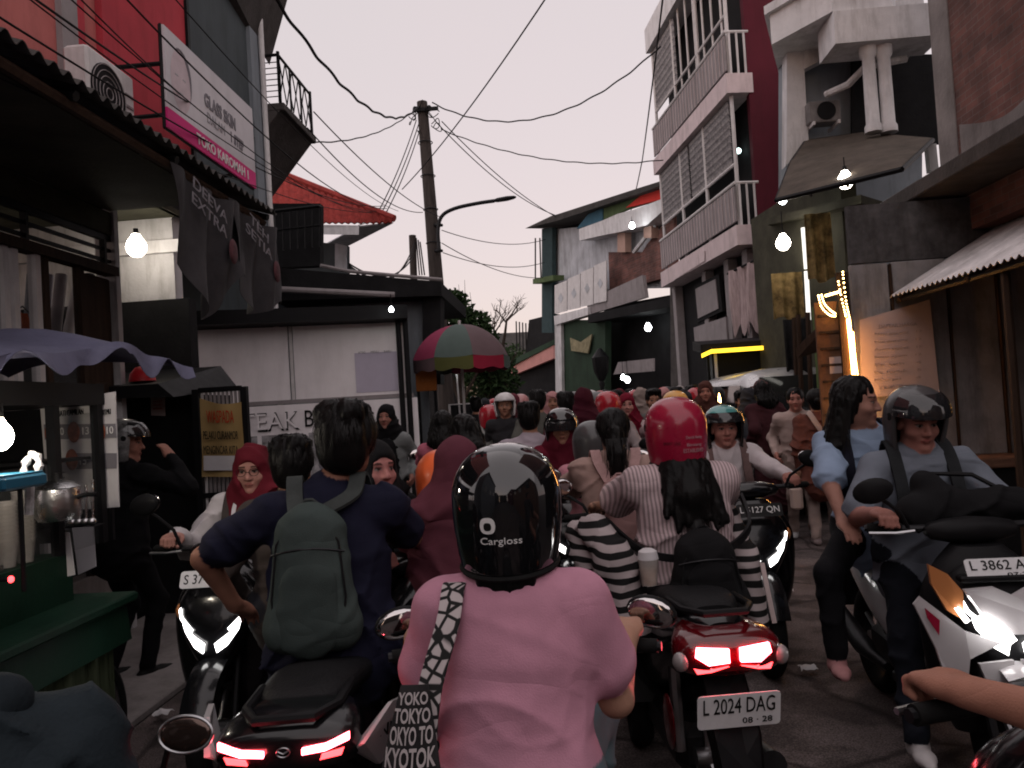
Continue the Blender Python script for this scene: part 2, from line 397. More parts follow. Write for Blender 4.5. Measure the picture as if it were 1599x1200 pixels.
    # colours: from the nearest primitive
    best = np.full(len(V), 1e9, np.float32); colr = np.zeros((len(V),4), np.float32)
    for p in prims:
        if p.kind == 2: continue
        kk = near_box(p, Vf[:,0], Vf[:,1], Vf[:,2], .06)
        if len(kk) == 0: continue
        e = pdist(p, Vf[kk]); lo2 = e < best[kk]; kk = kk[lo2]; best[kk] = e[lo2]
        colr[kk,:3] = p.col; colr[kk,3] = p.rough
    if colfn: colr = colfn(Vf, colr)
    me = bpy.data.meshes.new(name)
    me.vertices.add(len(V)); me.vertices.foreach_set('co', Vf.ravel())
    me.loops.add(len(Q)*4); me.loops.foreach_set('vertex_index', Q.ravel().astype(np.int32))
    me.polygons.add(len(Q)); me.polygons.foreach_set('loop_start', np.arange(0, len(Q)*4, 4, dtype=np.int32))
    me.polygons.foreach_set('use_smooth', np.ones(len(Q), bool))
    me.update(calc_edges=True)
    ca = me.color_attributes.new('Col', 'FLOAT_COLOR', 'POINT'); ca.data.foreach_set('color', colr.ravel())
    me.materials.append(m); o = bpy.data.objects.new(name, me); COL.objects.link(o)
    if parent is not None: o.parent = parent
    return o
# ================================================================== vehicles
def catmull(rows, k=4):
    A = np.array(rows, float); out = []
    n = len(A)
    for i in range(n-1):
        p0, p1, p2, p3 = A[max(i-1,0)], A[i], A[i+1], A[min(i+2,n-1)]
        for j in range(k):
            t = j/k; out.append(.5*((2*p1) + (-p0+p2)*t + (2*p0-5*p1+4*p2-p3)*t*t + (-p0+3*p1-3*p2+p3)*t**3))
    out.append(A[-1]); return out
def sring(c, ax1, ax2, w, h, p=2.6, n=22):
    c = Vector(c); out = []
    for k in range(n):
        a = 2*math.pi*k/n; ca, sa = math.cos(a), math.sin(a)
        out.append(c + Vector(ax1)*(w*math.copysign(abs(ca)**(2/p), ca)) + Vector(ax2)*(h*math.copysign(abs(sa)**(2/p), sa)))
    return out
def loft_y(rows, p=2.6, n=22, k=4, x=0):      # rows: y, z, half width, half height
    return MB().loft([sring((x, r[0], r[1]), (1,0,0), (0,0,1), max(r[2],.002), max(r[3],.002), p, n) for r in catmull(rows, k)][::-1])
def loft_z(rows, p=2.6, n=22, k=4):      # rows: z, y, half width, half depth
    return MB().loft([sring((0, r[1], r[0]), (1,0,0), (0,1,0), max(r[2],.002), max(r[3],.002), p, n) for r in catmull(rows, k)])
def wheel(parent, y, r=.275, w=.05, x=0, spokes=5, axis_x=True, rimc='alloy'):
    mb = MB(); n, q = 36, 10
    mb.grid(lambda u, v: (x + w*math.sin(2*math.pi*v)*(1.0), y + (r-.045+.045*math.cos(2*math.pi*v))*math.cos(2*math.pi*u), r + (r-.045+.045*math.cos(2*math.pi*v))*math.sin(2*math.pi*u)), n, q, True)
    ty = mb.build('tyre', 'rubber', None, True)
    rm = MB(); ro = r-.075
    rm.grid(lambda u, v: (x + .03*math.sin(2*math.pi*v), y + (ro+.014*math.cos(2*math.pi*v))*math.cos(2*math.pi*u), r + (ro+.014*math.cos(2*math.pi*v))*math.sin(2*math.pi*u)), n, 6, True)
    for i in range(spokes):
        a = 2*math.pi*i/spokes
        rm.tube([(x, y+.03*math.cos(a), r+.03*math.sin(a)), (x, y+ro*math.cos(a+.2), r+ro*math.sin(a+.2))], .012, 6)
    rm.tube([(x-.05, y, r), (x+.05, y, r)], .035, 12)
    wh = rm.build('wheel', rimc, parent, True); ty.parent = wh
    return wh
def tube_arc(c, r, a0, a1, n=12):
    return [(c[0], c[1]+r*math.cos(a0+(a1-a0)*i/n), c[2]+r*math.sin(a0+(a1-a0)*i/n)) for i in range(n+1)]
def plate(parent, c, ex, ey, w, h, l1, l2=None, pm='plate_white', tm='ink'):
    ex = Vector(ex).normalized(); ey = Vector(ey).normalized(); ez = ex.cross(ey); c = Vector(c)
    mb = MB(); pts = []
    rr = .012
    for sx, sy in ((-1,-1),(1,-1),(1,1),(-1,1)):
        a0 = {(-1,-1):180,(1,-1):270,(1,1):0,(-1,1):90}[(sx,sy)]
        for t in (0,45,90):
            a = R(a0+t); pts.append(c + ex*(sx*(w/2-rr)+rr*math.cos(a)) + ey*(sy*(h/2-rr)+rr*math.sin(a)))
    mb.slab(pts, ez*.004); pl = mb.build('license_plate', pm, parent)
    lettering(l1, tm, pl, c+ez*.0045+ey*h*(.17 if l2 else 0), ex, ey, w*.86, h*.46 if l2 else h*.55, .002)
    if l2: lettering(l2, tm, pl, c+ez*.0045-ey*h*.30+ex*w*.22, ex, ey, w*.36, h*.17, .002)
    return pl
def mirrors(root, zg=1.02, yg=.40, spread=.36, mz=.22, size=(.075,.05), sides=(-1,1), tilt=0, rim='plastic'):
    for s in sides:
        st = MB().tube([(s*.22,yg,zg), (s*.25,yg+.01,zg+mz*.45), (s*(spread-.05),yg+.04,zg+mz*.8), (s*spread,yg+.05,zg+mz)], .008, 8).build('mirror', 'plastic', root, True)
        M = Matrix.Translation((s*spread,yg+.04,zg+mz+.02)) @ Matrix.Rotation(R(s*14)+tilt, 4, 'Y') @ Matrix.Rotation(R(-s*12), 4, 'Z')
        h = MB().ell((0,.012,0), (size[0],.022,size[1]), 20, 10).xform(M); h.build('mirror_housing', rim, st, True)
        MB().ell((0,-.012,0), (size[0]*.92,.006,size[1]*.9), 20, 8).xform(M).build('mirror_glass', 'mirror', st, True)
def headlamp_shape(mb, s, pts, y0, d=.02):
    q = [(s*a, y0 + yy, z) for a, yy, z in pts]
    if s < 0: q = q[::-1]
    mb.slab(q, (0,d,0))
def scooter(name, label, loc, rotz, body='paint_black', accent='plastic', tail=None, head=False, pl=None, plf=None, mir=True, group='motor scooters in the street', mz=.22, grip_z=1.02, lvl=2, front=None, cat='scooter', shield=None, cover=None):
    root = thing(name, label, cat, loc, rotz, group)
    gy = .40
    loft_y([(-.90,.80,.06,.035),(-.84,.785,.105,.07),(-.66,.71,.135,.125),(-.42,.61,.145,.165),(-.18,.52,.135,.165),(-.03,.45,.11,.13),(.0,.44,.06,.08)]).build('rear_body', body, root, True)
    loft_y([(-.80,.845,.07,.02),(-.72,.845,.115,.045),(-.55,.83,.135,.052),(-.36,.795,.14,.05),(-.15,.775,.125,.05),(.02,.755,.085,.035),(.06,.75,.03,.02)]).build('seat', 'seat_vinyl', root, True)
    MB().bevelbox(-.17,.17,-.04,.40,.27,.33,.015).build('footboard', 'plastic', root)
    loft_z([(.26,.44,.12,.05),(.40,.47,.19,.06),(.58,.47,.225,.065),(.76,.47,.225,.075),(.88,.47,.17,.08),(.96,.45,.09,.06)]).build('leg_shield', shield or body, root, True)
    loft_z([(.50,.60,.03,.03),(.58,.60,.09,.07),(.70,.585,.15,.09),(.80,.56,.17,.09),(.88,.53,.13,.07),(.92,.51,.06,.04)]).build('front_cowl', shield or body, root, True)
    cv = MB().loft([sring((x, gy+.02, grip_z-.01+.0), (0,1,0), (0,0,1), .055*w, .045*w, 2.3, 16) for x, w in ((-.17,.3),(-.15,.7),(-.09,1.),(0,1.15),(.09,1.),(.15,.7),(.17,.3))])
    cv.build('handlebar_cover', cover or body, root, True)
    hb = MB().tube([(-.37,gy-.05,grip_z), (-.2,gy,grip_z), (.2,gy,grip_z), (.37,gy-.05,grip_z)], .013, 8).build('handlebar', 'metal_dark', root, True)
    for s in (-1,1):
        MB().tube([(s*.24,gy-.012,grip_z), (s*.36,gy-.047,grip_z)], .019, 10).build('grip', 'rubber', hb, True)
        if lvl > 1: MB().tube([(s*.21,gy+.03,grip_z-.005), (s*.28,gy+.035,grip_z-.01), (s*.37,gy-.0,grip_z-.012)], .007, 6).build('brake_lever', 'alloy', hb, True)
    if mir: mirrors(root, grip_z, gy, mz=mz)
    wheel(root, -.64); wheel(root, .63, spokes=3)
    fd = MB()
    def ff(u, v):
        a = R(20)+R(125)*v; rr = .30; x = (u-.5)*.13; return (x, .63+rr*math.cos(a)*(1-2*(u-.5)**2*.1), .275+(rr+.018*math.cos((u-.5)*3))*math.sin(a))
    fd.thick(ff, 8, 14, .004); fd.build('front_fender', body, root, True)
    for s in (-1,1): MB().tube([(s*.06,.50,.62), (s*.062,.63,.275)], .017, 8).build('fork_leg', 'metal_dark', root, True)
    eng = MB().bevelbox(-.11,.06,-.62,-.12,.20,.38,.04); eng.build('engine', 'metal_dark', root)
    if lvl > 1:
        MB().tube([(.09,-.30,.24), (.12,-.42,.26), (.13,-.50,.28), (.13,-.92,.36)], [.02,.03,.05,.048], 14).build('exhaust', 'metal_dark', root, True)
        MB().tube([(-.10,-.62,.30),(-.10,-.60,.62)], .022, 8).build('shock_absorber', 'alloy', root, True)
        MB().tube([(-.12,-.66,.86),(-.115,-.84,.87),(-.07,-.93,.875),(.07,-.93,.875),(.115,-.84,.87),(.12,-.66,.86)], .013, 8).build('grab_rail', 'plastic', root, True)
    rf = MB().slab([(-.07,-.83,.70),(.07,-.83,.70),(.075,-.97,.50),(.06,-1.02,.34),(-.06,-1.02,.34),(-.075,-.97,.50)], (0,-.012,-.004)); rf.build('rear_fender', 'plastic', root)
    # tail lamps
    if tail == 'twin':
        hs = loft_y([(-.99,.74,.10,.035),(-.96,.745,.165,.065),(-.88,.75,.175,.08),(-.78,.76,.14,.07)], 3.0); hs.build('tail_light_housing', 'red_lens', root, True)  # red colour stands in for the lamps' glow on a black housing
        for s in (-1,1):
            mb = MB(); headlamp_shape(mb, s, [(.018,0,.735),(.018,0,.778),(.118,.012,.785),(.125,.014,.755),(.085,.008,.728)], -1.003, .012); mb.build('tail_light', 'tail_hot', root)
            mb = MB(); headlamp_shape(mb, s, [(.02,0,.722),(.07,.006,.716),(.128,.018,.738),(.132,.02,.722),(.12,.016,.700),(.075,.006,.706)], -.998, .012); mb.build('tail_light', 'tail_dim', root)
            MB().ell((s*.165,-.955,.735), (.028,.03,.032), 12, 8).build('turn_signal', 'lens_clear', root, True)
    elif tail == 'bars':
        loft_y([(-.95,.80,.10,.03),(-.93,.80,.165,.055),(-.84,.80,.175,.075),(-.74,.80,.15,.07)], 3.0).build('tail_light_housing', 'paint_black', root, True)
        for s in (-1,1):
            mb = MB(); headlamp_shape(mb, s, [(.045,0,.800),(.045,0,.813),(.10,.006,.818),(.155,.018,.836),(.155,.018,.820),(.10,.006,.803)], -.966, .012); mb.build('tail_light', 'tail_hot', root)
            mb = MB(); headlamp_shape(mb, s, [(.085,.004,.782),(.09,.004,.794),(.142,.014,.802),(.135,.013,.786)], -.962, .012); mb.build('tail_light', 'tail_dim', root)
        lg = MB().tube([(.016*math.cos(a), -.956, .806+.011*math.sin(a)) for a in [2*math.pi*i/20 for i in range(21)]], .002, 6, False); lg.build('emblem', 'alloy', root, True)
        MB().tube([(-.013,-.957,.810),(0,-.957,.803),(.013,-.957,.810)], .002, 6).build('emblem', 'alloy', root, True)
    elif tail == 'small':
        MB().ell((0,-.905,.80), (.085,.02,.028), 16, 8).build('tail_light', 'tail_dim', root, True)
    else:
        MB().ell((0,-.90,.80), (.085,.02,.028), 16, 8).build('tail_light', 'red_lens', root, True)
    if pl: plate(root, (0,-1.00,.585), (1,0,0), (0,-.20,.98), .27, .115, *pl)
    if plf: plate(root, plf[2], (-1,0,0), (0,-.45,.9), .25, .075 if len(plf) > 3 else .10, plf[0], plf[1], *(plf[3:]))
    # head lamps
    for s in (-1,1):
        mb = MB(); headlamp_shape(mb, s, [(.022,.012,.655),(.075,.0,.690),(.125,-.03,.735),(.115,-.028,.70),(.07,-.004,.640),(.03,.008,.615)], .672, .012)
        mb.build('headlight', 'lamp_white' if head else 'lens_clear', root)
        if head:
            mb = MB(); headlamp_shape(mb, s, [(.075,-.005,.712),(.13,-.035,.765),(.142,-.05,.80),(.15,-.055,.79),(.138,-.038,.755),(.085,-.005,.70)], .672, .012); mb.build('running_light', 'lamp_white', root)
        MB().ell((s*.155,.575,.775), (.03,.035,.04), 12, 8).build('turn_signal', 'lens_amber', root, True)
    done(); return root
def motorcycle_front(root): pass
# ================================================================== materials
mat('asphalt', (.084,.068,.066), .9, var=.35, scale=1.3, bump=.5, bscale=60, coord='Generated' if False else 'Object', stain=.3)
def rich_asphalt():
    m = MATS['asphalt']; N, L = m.node_tree.nodes, m.node_tree.links; p = N['Principled BSDF']; src = p.inputs['Base Color'].links[0].from_socket
    t = N.new('ShaderNodeTexCoord')
    g = N.new('ShaderNodeTexNoise'); g.inputs['Scale'].default_value = 140; g.inputs['Detail'].default_value = 2; L.new(t.outputs['Object'], g.inputs['Vector'])
    gr = N.new('ShaderNodeMapRange'); L.new(g.outputs['Fac'], gr.inputs[0]); gr.inputs[1].default_value = .35; gr.inputs[2].default_value = .7; gr.inputs[3].default_value = .6; gr.inputs[4].default_value = 1.7
    v = N.new('ShaderNodeTexVoronoi'); v.feature = 'DISTANCE_TO_EDGE'; v.inputs['Scale'].default_value = .9; L.new(t.outputs['Object'], v.inputs['Vector'])
    w = N.new('ShaderNodeTexNoise'); w.inputs['Scale'].default_value = 3; w.inputs['Detail'].default_value = 6; L.new(t.outputs['Object'], w.inputs['Vector'])
    mv = N.new('ShaderNodeMix'); mv.data_type = 'VECTOR'; mv.inputs[0].default_value = .12; L.new(t.outputs['Object'], mv.inputs[4]); L.new(w.outputs['Color'], mv.inputs[5]); L.new(mv.outputs[1], v.inputs['Vector'])
    cr = N.new('ShaderNodeMapRange'); L.new(v.outputs['Distance'], cr.inputs[0]); cr.inputs[1].default_value = .004; cr.inputs[2].default_value = .02; cr.inputs[3].default_value = .45; cr.inputs[4].default_value = 1.
    pa = N.new('ShaderNodeMapRange'); L.new(w.outputs['Fac'], pa.inputs[0]); pa.inputs[1].default_value = .45; pa.inputs[2].default_value = .55; pa.inputs[3].default_value = .75; pa.inputs[4].default_value = 1.25
    a = N.new('ShaderNodeMath'); a.operation = 'MULTIPLY'; L.new(gr.outputs[0], a.inputs[0]); L.new(cr.outputs[0], a.inputs[1])
    b = N.new('ShaderNodeMath'); b.operation = 'MULTIPLY'; L.new(a.outputs[0], b.inputs[0]); L.new(pa.outputs[0], b.inputs[1])
    s_ = N.new('ShaderNodeVectorMath'); s_.operation = 'SCALE'; L.new(src, s_.inputs[0]); L.new(b.outputs[0], s_.inputs['Scale']); L.new(s_.outputs[0], p.inputs['Base Color'])
rich_asphalt()
mat('concrete', (.22,.20,.195), .9, var=.3, scale=2.0, bump=.3, bscale=25, stain=.5)
mat('concrete_dark', (.075,.068,.066), .9, var=.3, scale=3, bump=.3, bscale=30, stain=.6)
mat('plaster_white', (.58,.57,.58), .85, var=.16, scale=2.5, bump=.2, bscale=40, stain=.65)
mat('plaster_grey', (.075,.088,.095), .85, var=.12, scale=2, bump=.1, bscale=50, stain=.35)
mat('plaster_bluegrey', (.22,.245,.27), .85, var=.12, scale=2, bump=.1, bscale=50, stain=.4)
mat('paint_red', (.42,.050,.066), .75, var=.16, scale=1.5, bump=.1, bscale=60, stain=.35)
mat('paint_salmon', (.46,.145,.135), .75, var=.14, scale=1.5, bump=.1, bscale=60, stain=.35)
mat('paint_maroon', (.095,.018,.028), .8, var=.12, scale=1.2, bump=.1, bscale=60, stain=.3)
mat('wall_dark', (.016,.016,.017), .9, var=.3, scale=3, bump=.2, bscale=30)
mat('wall_olive', (.060,.058,.042), .9, var=.35, scale=3, bump=.2, bscale=30)
mat('wall_green', (.035,.058,.040), .85, var=.2, scale=2, bump=.1, bscale=40, stain=.4)
mat('wall_pale', (.46,.475,.51), .85, var=.2, scale=2, bump=.15, bscale=40, stain=.65)
mat('trim_white', (.66,.65,.66), .75, var=.12, scale=4, bump=.1, bscale=60, stain=.5)
mat('trim_pink', (.62,.52,.53), .8, var=.1, scale=4, bump=.08, bscale=60, stain=.45)
mat('rail_grey', (.27,.245,.25), .7, var=.12, scale=5, stain=.4)
mat('metal_white', (.62,.60,.60), .55, var=.1, scale=8, stain=.35)
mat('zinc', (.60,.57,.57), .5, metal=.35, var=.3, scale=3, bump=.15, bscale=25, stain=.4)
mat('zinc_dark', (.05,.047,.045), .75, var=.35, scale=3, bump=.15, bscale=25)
mat('metal_black', (.010,.010,.011), .5, var=.2, scale=10)
mat('metal_dark', (.03,.03,.032), .45, metal=.7, var=.25, scale=12)
mat('steel', (.55,.55,.55), .28, metal=1, var=.1, scale=10, bump=.15, bscale=30)
mat('alloy', (.42,.42,.43), .35, metal=1, var=.15, scale=12)
mat('plastic', (.010,.010,.011), .45, var=.2, scale=14)
mat('rubber', (.012,.012,.012), .8, var=.2, scale=20, bump=.2, bscale=80)
mat('seat_vinyl', (.012,.012,.013), .5, var=.2, scale=20, bump=.25, bscale=120)
mat('paint_black', (.006,.006,.007), .22, var=.2, scale=5, coat=.35, spec=.3)
mat('paint_white', (.50,.48,.49), .22, var=.05, scale=5, coat=.7)
mat('paint_silver', (.48,.48,.49), .3, metal=.5, var=.08, scale=6, coat=.7)
mat('paint_darkgreen', (.008,.028,.017), .55, var=.2, scale=5, bump=.1, bscale=40, stain=.3)
mat('helmet_black', (.006,.006,.007), .05, var=.0, coat=1.)
mat('helmet_grey', (.055,.055,.057), .35, var=.1, scale=10, coat=.3)
mat('helmet_red', (.30,.008,.036), .28, var=.06, scale=5, coat=.5)
mat('helmet_red2', (.36,.014,.026), .25, var=.06, scale=5, coat=.5)
mat('helmet_pink', (.45,.20,.20), .3, var=.06, scale=5, coat=.4)
mat('helmet_orange', (.80,.14,.04), .4, var=.06, scale=5, coat=.3)
mat('helmet_yellow', (.60,.30,.05), .35, var=.06, scale=5, coat=.4)
mat('helmet_white', (.55,.53,.53), .3, var=.06, scale=5, coat=.4)
mat('visor_smoke', (.02,.02,.022), .06, var=0, alpha=.75, coat=1)
mat('mirror', (.5,.48,.48), .06, metal=1, var=0)
mat('glass', (.06,.065,.065), .05, var=0, alpha=.16, coat=.6)
mat('glass_dark', (.012,.013,.014), .07, var=0, coat=.8)
mat('red_lens', (.09,.002,.005), .18, var=0, coat=.8)
mat('lens_clear', (.26,.23,.23), .12, var=0, coat=.8)
mat('lens_amber', (.55,.22,.08), .15, var=0, coat=.8)
mat('plate_white', (.66,.66,.67), .5, var=.08, scale=20)
mat('plate_black', (.02,.02,.02), .5, var=.08, scale=20)
mat('ink', (.012,.012,.012), .6, var=0)
mat('ink_white', (.72,.71,.70), .6, var=0)
mat('tail_hot', (.9,.1,.1), .3, var=0, emit=(1,.085,.11), estr=30)
mat('tail_dim', (.8,.05,.06), .3, var=0, emit=(1,.045,.05), estr=7)
mat('lamp_white', (.9,.9,.9), .3, var=0, emit=(1,.97,.95), estr=7)
mat('bulb_warm', (.9,.9,.9), .3, var=0, emit=(1,.90,.76), estr=28)
mat('bulb_hot', (.9,.9,.9), .3, var=0, emit=(1,.88,.72), estr=95)
mat('bulb_cool', (.9,.9,.9), .3, var=0, emit=(.95,1,1), estr=24)
mat('neon_yellow', (.9,.6,.1), .3, var=0, emit=(1,.62,.03), estr=2.2)
mat('led_warm', (.9,.6,.3), .3, var=0, emit=(1,.42,.10), estr=40)
mat('led_orange', (.9,.6,.3), .3, var=0, emit=(1,.62,.22), estr=16)
mat('cable', (.012,.011,.012), .7, var=0)
mat('wood_dark', (.045,.028,.020), .8, var=.35, scale=4, bump=.3, bscale=30, stretch=(6,6,.6))
mat('wood_pole', (.060,.050,.046), .85, var=.35, scale=3, bump=.4, bscale=25, stretch=(6,6,.5))
mat('bark', (.045,.034,.028), .9, var=.3, scale=6, bump=.5, bscale=25)
mat('paper', (.58,.56,.57), .8, var=.08, scale=6)
mat('paper_lilac', (.50,.46,.56), .8, var=.05, scale=6)
mat('paper_pink', (.42,.34,.33), .8, var=.08, scale=6)
mat('vinyl_white', (.60,.58,.61), .6, var=.08, scale=3, stain=.15)
mat('vinyl_pink', (.62,.035,.20), .55, var=.06, scale=3)
mat('vinyl_yellow', (.38,.26,.11), .65, var=.10, scale=5)
mat('vinyl_black', (.035,.033,.036), .55, var=.4, scale=4)
mat('ink_red', (.45,.05,.02), .6, var=0)
mat('ink_grey', (.19,.18,.20), .6, var=0)
mat('print_skin', (.56,.47,.50), .6, var=.12, scale=6)
mat('print_food', (.34,.10,.055), .6, var=.6, scale=18)
mat('print_grey', (.30,.29,.30), .7, var=.7, scale=9)
mat('tarp', (.115,.115,.175), .7, var=.18, scale=5, bump=.35, bscale=20)
mat('cup', (.60,.56,.52), .2, var=.15, scale=20, alpha=.55)
mat('food_fry', (.40,.20,.07), .6, var=.5, scale=30, bump=.5, bscale=60)
mat('blue_plastic', (.012,.10,.17), .4, var=.1, scale=10)
mat('orange_cloth', (.60,.13,.03), .8, var=.2, scale=10)
mat('orange_board', (.38,.13,.035), .7, var=.15, scale=5)
mat('red_plastic', (.55,.02,.03), .4, var=.15, scale=10)
mat('cloth_green', (.10,.15,.06), .85, var=.4, scale=8, stretch=(6,6,.5))
mat('cloth_gold', (.20,.14,.06), .85, var=.75, scale=7)
mat('cloth_pinkgrey', (.42,.33,.33), .85, var=.3, scale=6, stretch=(6,6,.7), stain=.5)
mat('cloth_dark', (.02,.02,.022), .85, var=.5, scale=8)
def brick_mat():
    m = bpy.data.materials.new('brickwork'); m.use_nodes = True; N, L = m.node_tree.nodes, m.node_tree.links; p = N['Principled BSDF']
    t = N.new('ShaderNodeTexCoord'); sp = N.new('ShaderNodeSeparateXYZ'); cb = N.new('ShaderNodeCombineXYZ'); ad = N.new('ShaderNodeMath')
    L.new(t.outputs['Object'], sp.inputs[0]); L.new(sp.outputs[0], ad.inputs[0]); L.new(sp.outputs[1], ad.inputs[1]); L.new(ad.outputs[0], cb.inputs[0]); L.new(sp.outputs[2], cb.inputs[1])
    b = N.new('ShaderNodeTexBrick'); b.inputs['Scale'].default_value = 4.6; b.inputs['Mortar Size'].default_value = .018; b.inputs['Color1'].default_value = (.15,.060,.048,1); b.inputs['Color2'].default_value = (.095,.042,.036,1); b.inputs['Mortar'].default_value = (.13,.095,.085,1)
    b.inputs['Bias'].default_value = -.1; b.inputs['Brick Width'].default_value = .9; b.inputs['Row Height'].default_value = .3
    L.new(cb.outputs[0], b.inputs['Vector'])
    n = N.new('ShaderNodeTexNoise'); n.inputs['Scale'].default_value = 3; n.inputs['Detail'].default_value = 8; L.new(t.outputs['Object'], n.inputs['Vector'])
    mr = N.new('ShaderNodeMapRange'); L.new(n.outputs['Fac'], mr.inputs[0]); mr.inputs[1].default_value=.3; mr.inputs[2].default_value=.7; mr.inputs[3].default_value = .55; mr.inputs[4].default_value = 1.5
    v = N.new('ShaderNodeVectorMath'); v.operation = 'SCALE'; L.new(b.outputs['Color'], v.inputs[0]); L.new(mr.outputs[0], v.inputs['Scale']); L.new(v.outputs[0], p.inputs['Base Color']); p.inputs['Roughness'].default_value = .92
    bu = N.new('ShaderNodeBump'); bu.inputs['Strength'].default_value = .7; bu.inputs['Distance'].default_value = .03
    s2 = N.new('ShaderNodeMath'); s2.operation = 'ADD'; iv = N.new('ShaderNodeMath'); iv.operation = 'SUBTRACT'; iv.inputs[0].default_value = 1; L.new(b.outputs['Fac'], iv.inputs[1]); L.new(iv.outputs[0], s2.inputs[0]); L.new(n.outputs['Fac'], s2.inputs[1]); L.new(s2.outputs[0], bu.inputs['Height']); L.new(bu.outputs[0], p.inputs['Normal'])
    MATS['brickwork'] = m
brick_mat()
mat('roof_tile', (.30,.046,.040), .75, var=.35, scale=9, bump=.2, bscale=40, stain=.2)
mat('roof_red', (.60,.045,.035), .7, var=.15, scale=3)
mat('roof_green', (.09,.13,.06), .8, var=.2, scale=3, stain=.4)
mat('roof_blue', (.05,.12,.17), .8, var=.2, scale=3)
mat('umb_pink', (.27,.042,.09), .7, var=.1, scale=5); mat('umb_green', (.085,.115,.105), .7, var=.1, scale=5); mat('umb_mauve', (.125,.085,.092), .7, var=.1, scale=5); mat('umb_olive', (.10,.105,.035), .7, var=.1, scale=5); mat('umb_red', (.28,.02,.045), .7, var=.1, scale=5)
def leaf_mat(name, c, tr=.25):
    m = mat(name, c, .55, var=.5, scale=2.5); p = m.node_tree.nodes['Principled BSDF']; p.inputs['Subsurface Weight'].default_value = 0
    return m
leaf_mat('leaf_dark', (.030,.055,.022)); leaf_mat('leaf_palm', (.060,.085,.020)); leaf_mat('leaf_small', (.04,.05,.025))

def panel(name, m, parent, pts, t=.12, bk=1):
    pts = [Vector(p) for p in pts]; n = (pts[1]-pts[0]).cross(pts[-1]-pts[0]).normalized(); c = sum(pts, Vector())/len(pts)
    if n.dot(c-CP) < 0: n = -n
    return MB().slab(pts, n*t*bk).build(name, m, parent)
def bar(name, m, parent, a, b, r=.012, n=6): return MB().tube([a,b], r, n).build(name, m, parent, True)
def lerp(a, b, t): return Vector(a)*(1-t) + Vector(b)*t
def bulb(label, p, r=.055, m='bulb_warm', cord=.22, to=None, group='bare light bulbs over the street'):
    p = Vector(p); o = thing('light_bulb', label, 'light bulb', p, 0, group, world=True)
    g = MB().loft([[(p.x+rr*math.cos(a), p.y+rr*math.sin(a), p.z+zz) for a in [2*math.pi*k/16 for k in range(16)]] for rr, zz in ((.002,-r*1.05),(r*.5,-r*.92),(r*.87,-r*.5),(r,0),(r*.86,r*.5),(r*.55,r*.95),(r*.36,r*1.3))])
    g.build('globe', m, o, True)
    MB().tube([p+Vector((0,0,r*1.28)), p+Vector((0,0,r*1.3+.05))], .021, 10).build('socket', 'plastic', o, True)
    MB().tube([p+Vector((0,0,r*1.3+.05)), Vector(to) if to else p+Vector((0,0,r*1.3+.05+cord))], .006, 6).build('cord', 'cable', o, True)
    done(); return o
# ================================================================== ground
MB().grid(lambda u, v: (-150+300*u, -60+400*v, 0), 30, 40).build('ground', 'concrete_dark'); setting(bpy.data.objects['ground'])
def road_f(u, v):
    Y = -6 + 60*v; cx = .35 - max(0, Y-14)*.075; hw = 2.7
    return (cx+(u-.5)*2*hw, Y, .006 + .012*math.cos((u-.5)*3.1))
setting(MB().grid(road_f, 16, 120).build('road', 'asphalt', None, True))
setting(MB().bevelbox(-3.5,-2.36,-3,12,.0,.05,.01).build('pavement', 'concrete'))
# ================================================================== left: shophouse with red, salmon and grey walls
XF = -3.6
sh = thing('shophouse', 'shophouse with red, salmon and dark grey upper walls above a tin awning', 'building', (XF,5,0), world=True)
def wy(px, X=XF): return onX(px, 400, X).y
y_a, y_b, y_c, y_d = .5, onX(152,100,XF).y, onX(286,100,XF).y, onX(402,150,XF).y
ZT = 9.5
zl_ = (onX(0,62,-2.22).z+onX(432,327,-2.22).z)/2; zw = zl_+.335
MB().box(XF-3, XF, y_a, y_b-.001, zw, ZT).build('wall', 'paint_salmon', sh)['label'] = 'salmon painted upper wall'
MB().box(XF-3, XF+.06, y_b, y_c-.001, zw, ZT).build('wall', 'paint_red', sh)['label'] = 'deep red painted upper wall'
MB().box(XF-3, XF+.0, y_c, y_d, zw, ZT).build('wall', 'plaster_grey', sh)['label'] = 'dark grey upper wall'
yc0, yc1 = onX(88,60,XF).y, onX(113,60,XF).y
MB().box(XF, XF+.05, yc0, yc1, zw, ZT).build('pilaster', 'rail_grey', sh)
MB().box(XF+.0, XF+.045, yc1+.004, yc1+.10, zw, ZT).build('pilaster', 'paint_red', sh)
MB().box(XF+.0, XF+.09, y_c-.05, y_c-.0, zw, ZT).build('drain_strip', 'metal_black', sh)
MB().box(XF-.02, XF+.05, y_d-.28, y_d+.0, 2.9, ZT).build('pilaster', 'plaster_bluegrey', sh)
MB().tube([(XF+.09, y_d-.01, 1.0), (XF+.09, y_d-.01, ZT)], .035, 10).build('downpipe', 'metal_white', sh, True)
zl_ = (onX(0,62,-2.22).z+onX(432,327,-2.22).z)/2
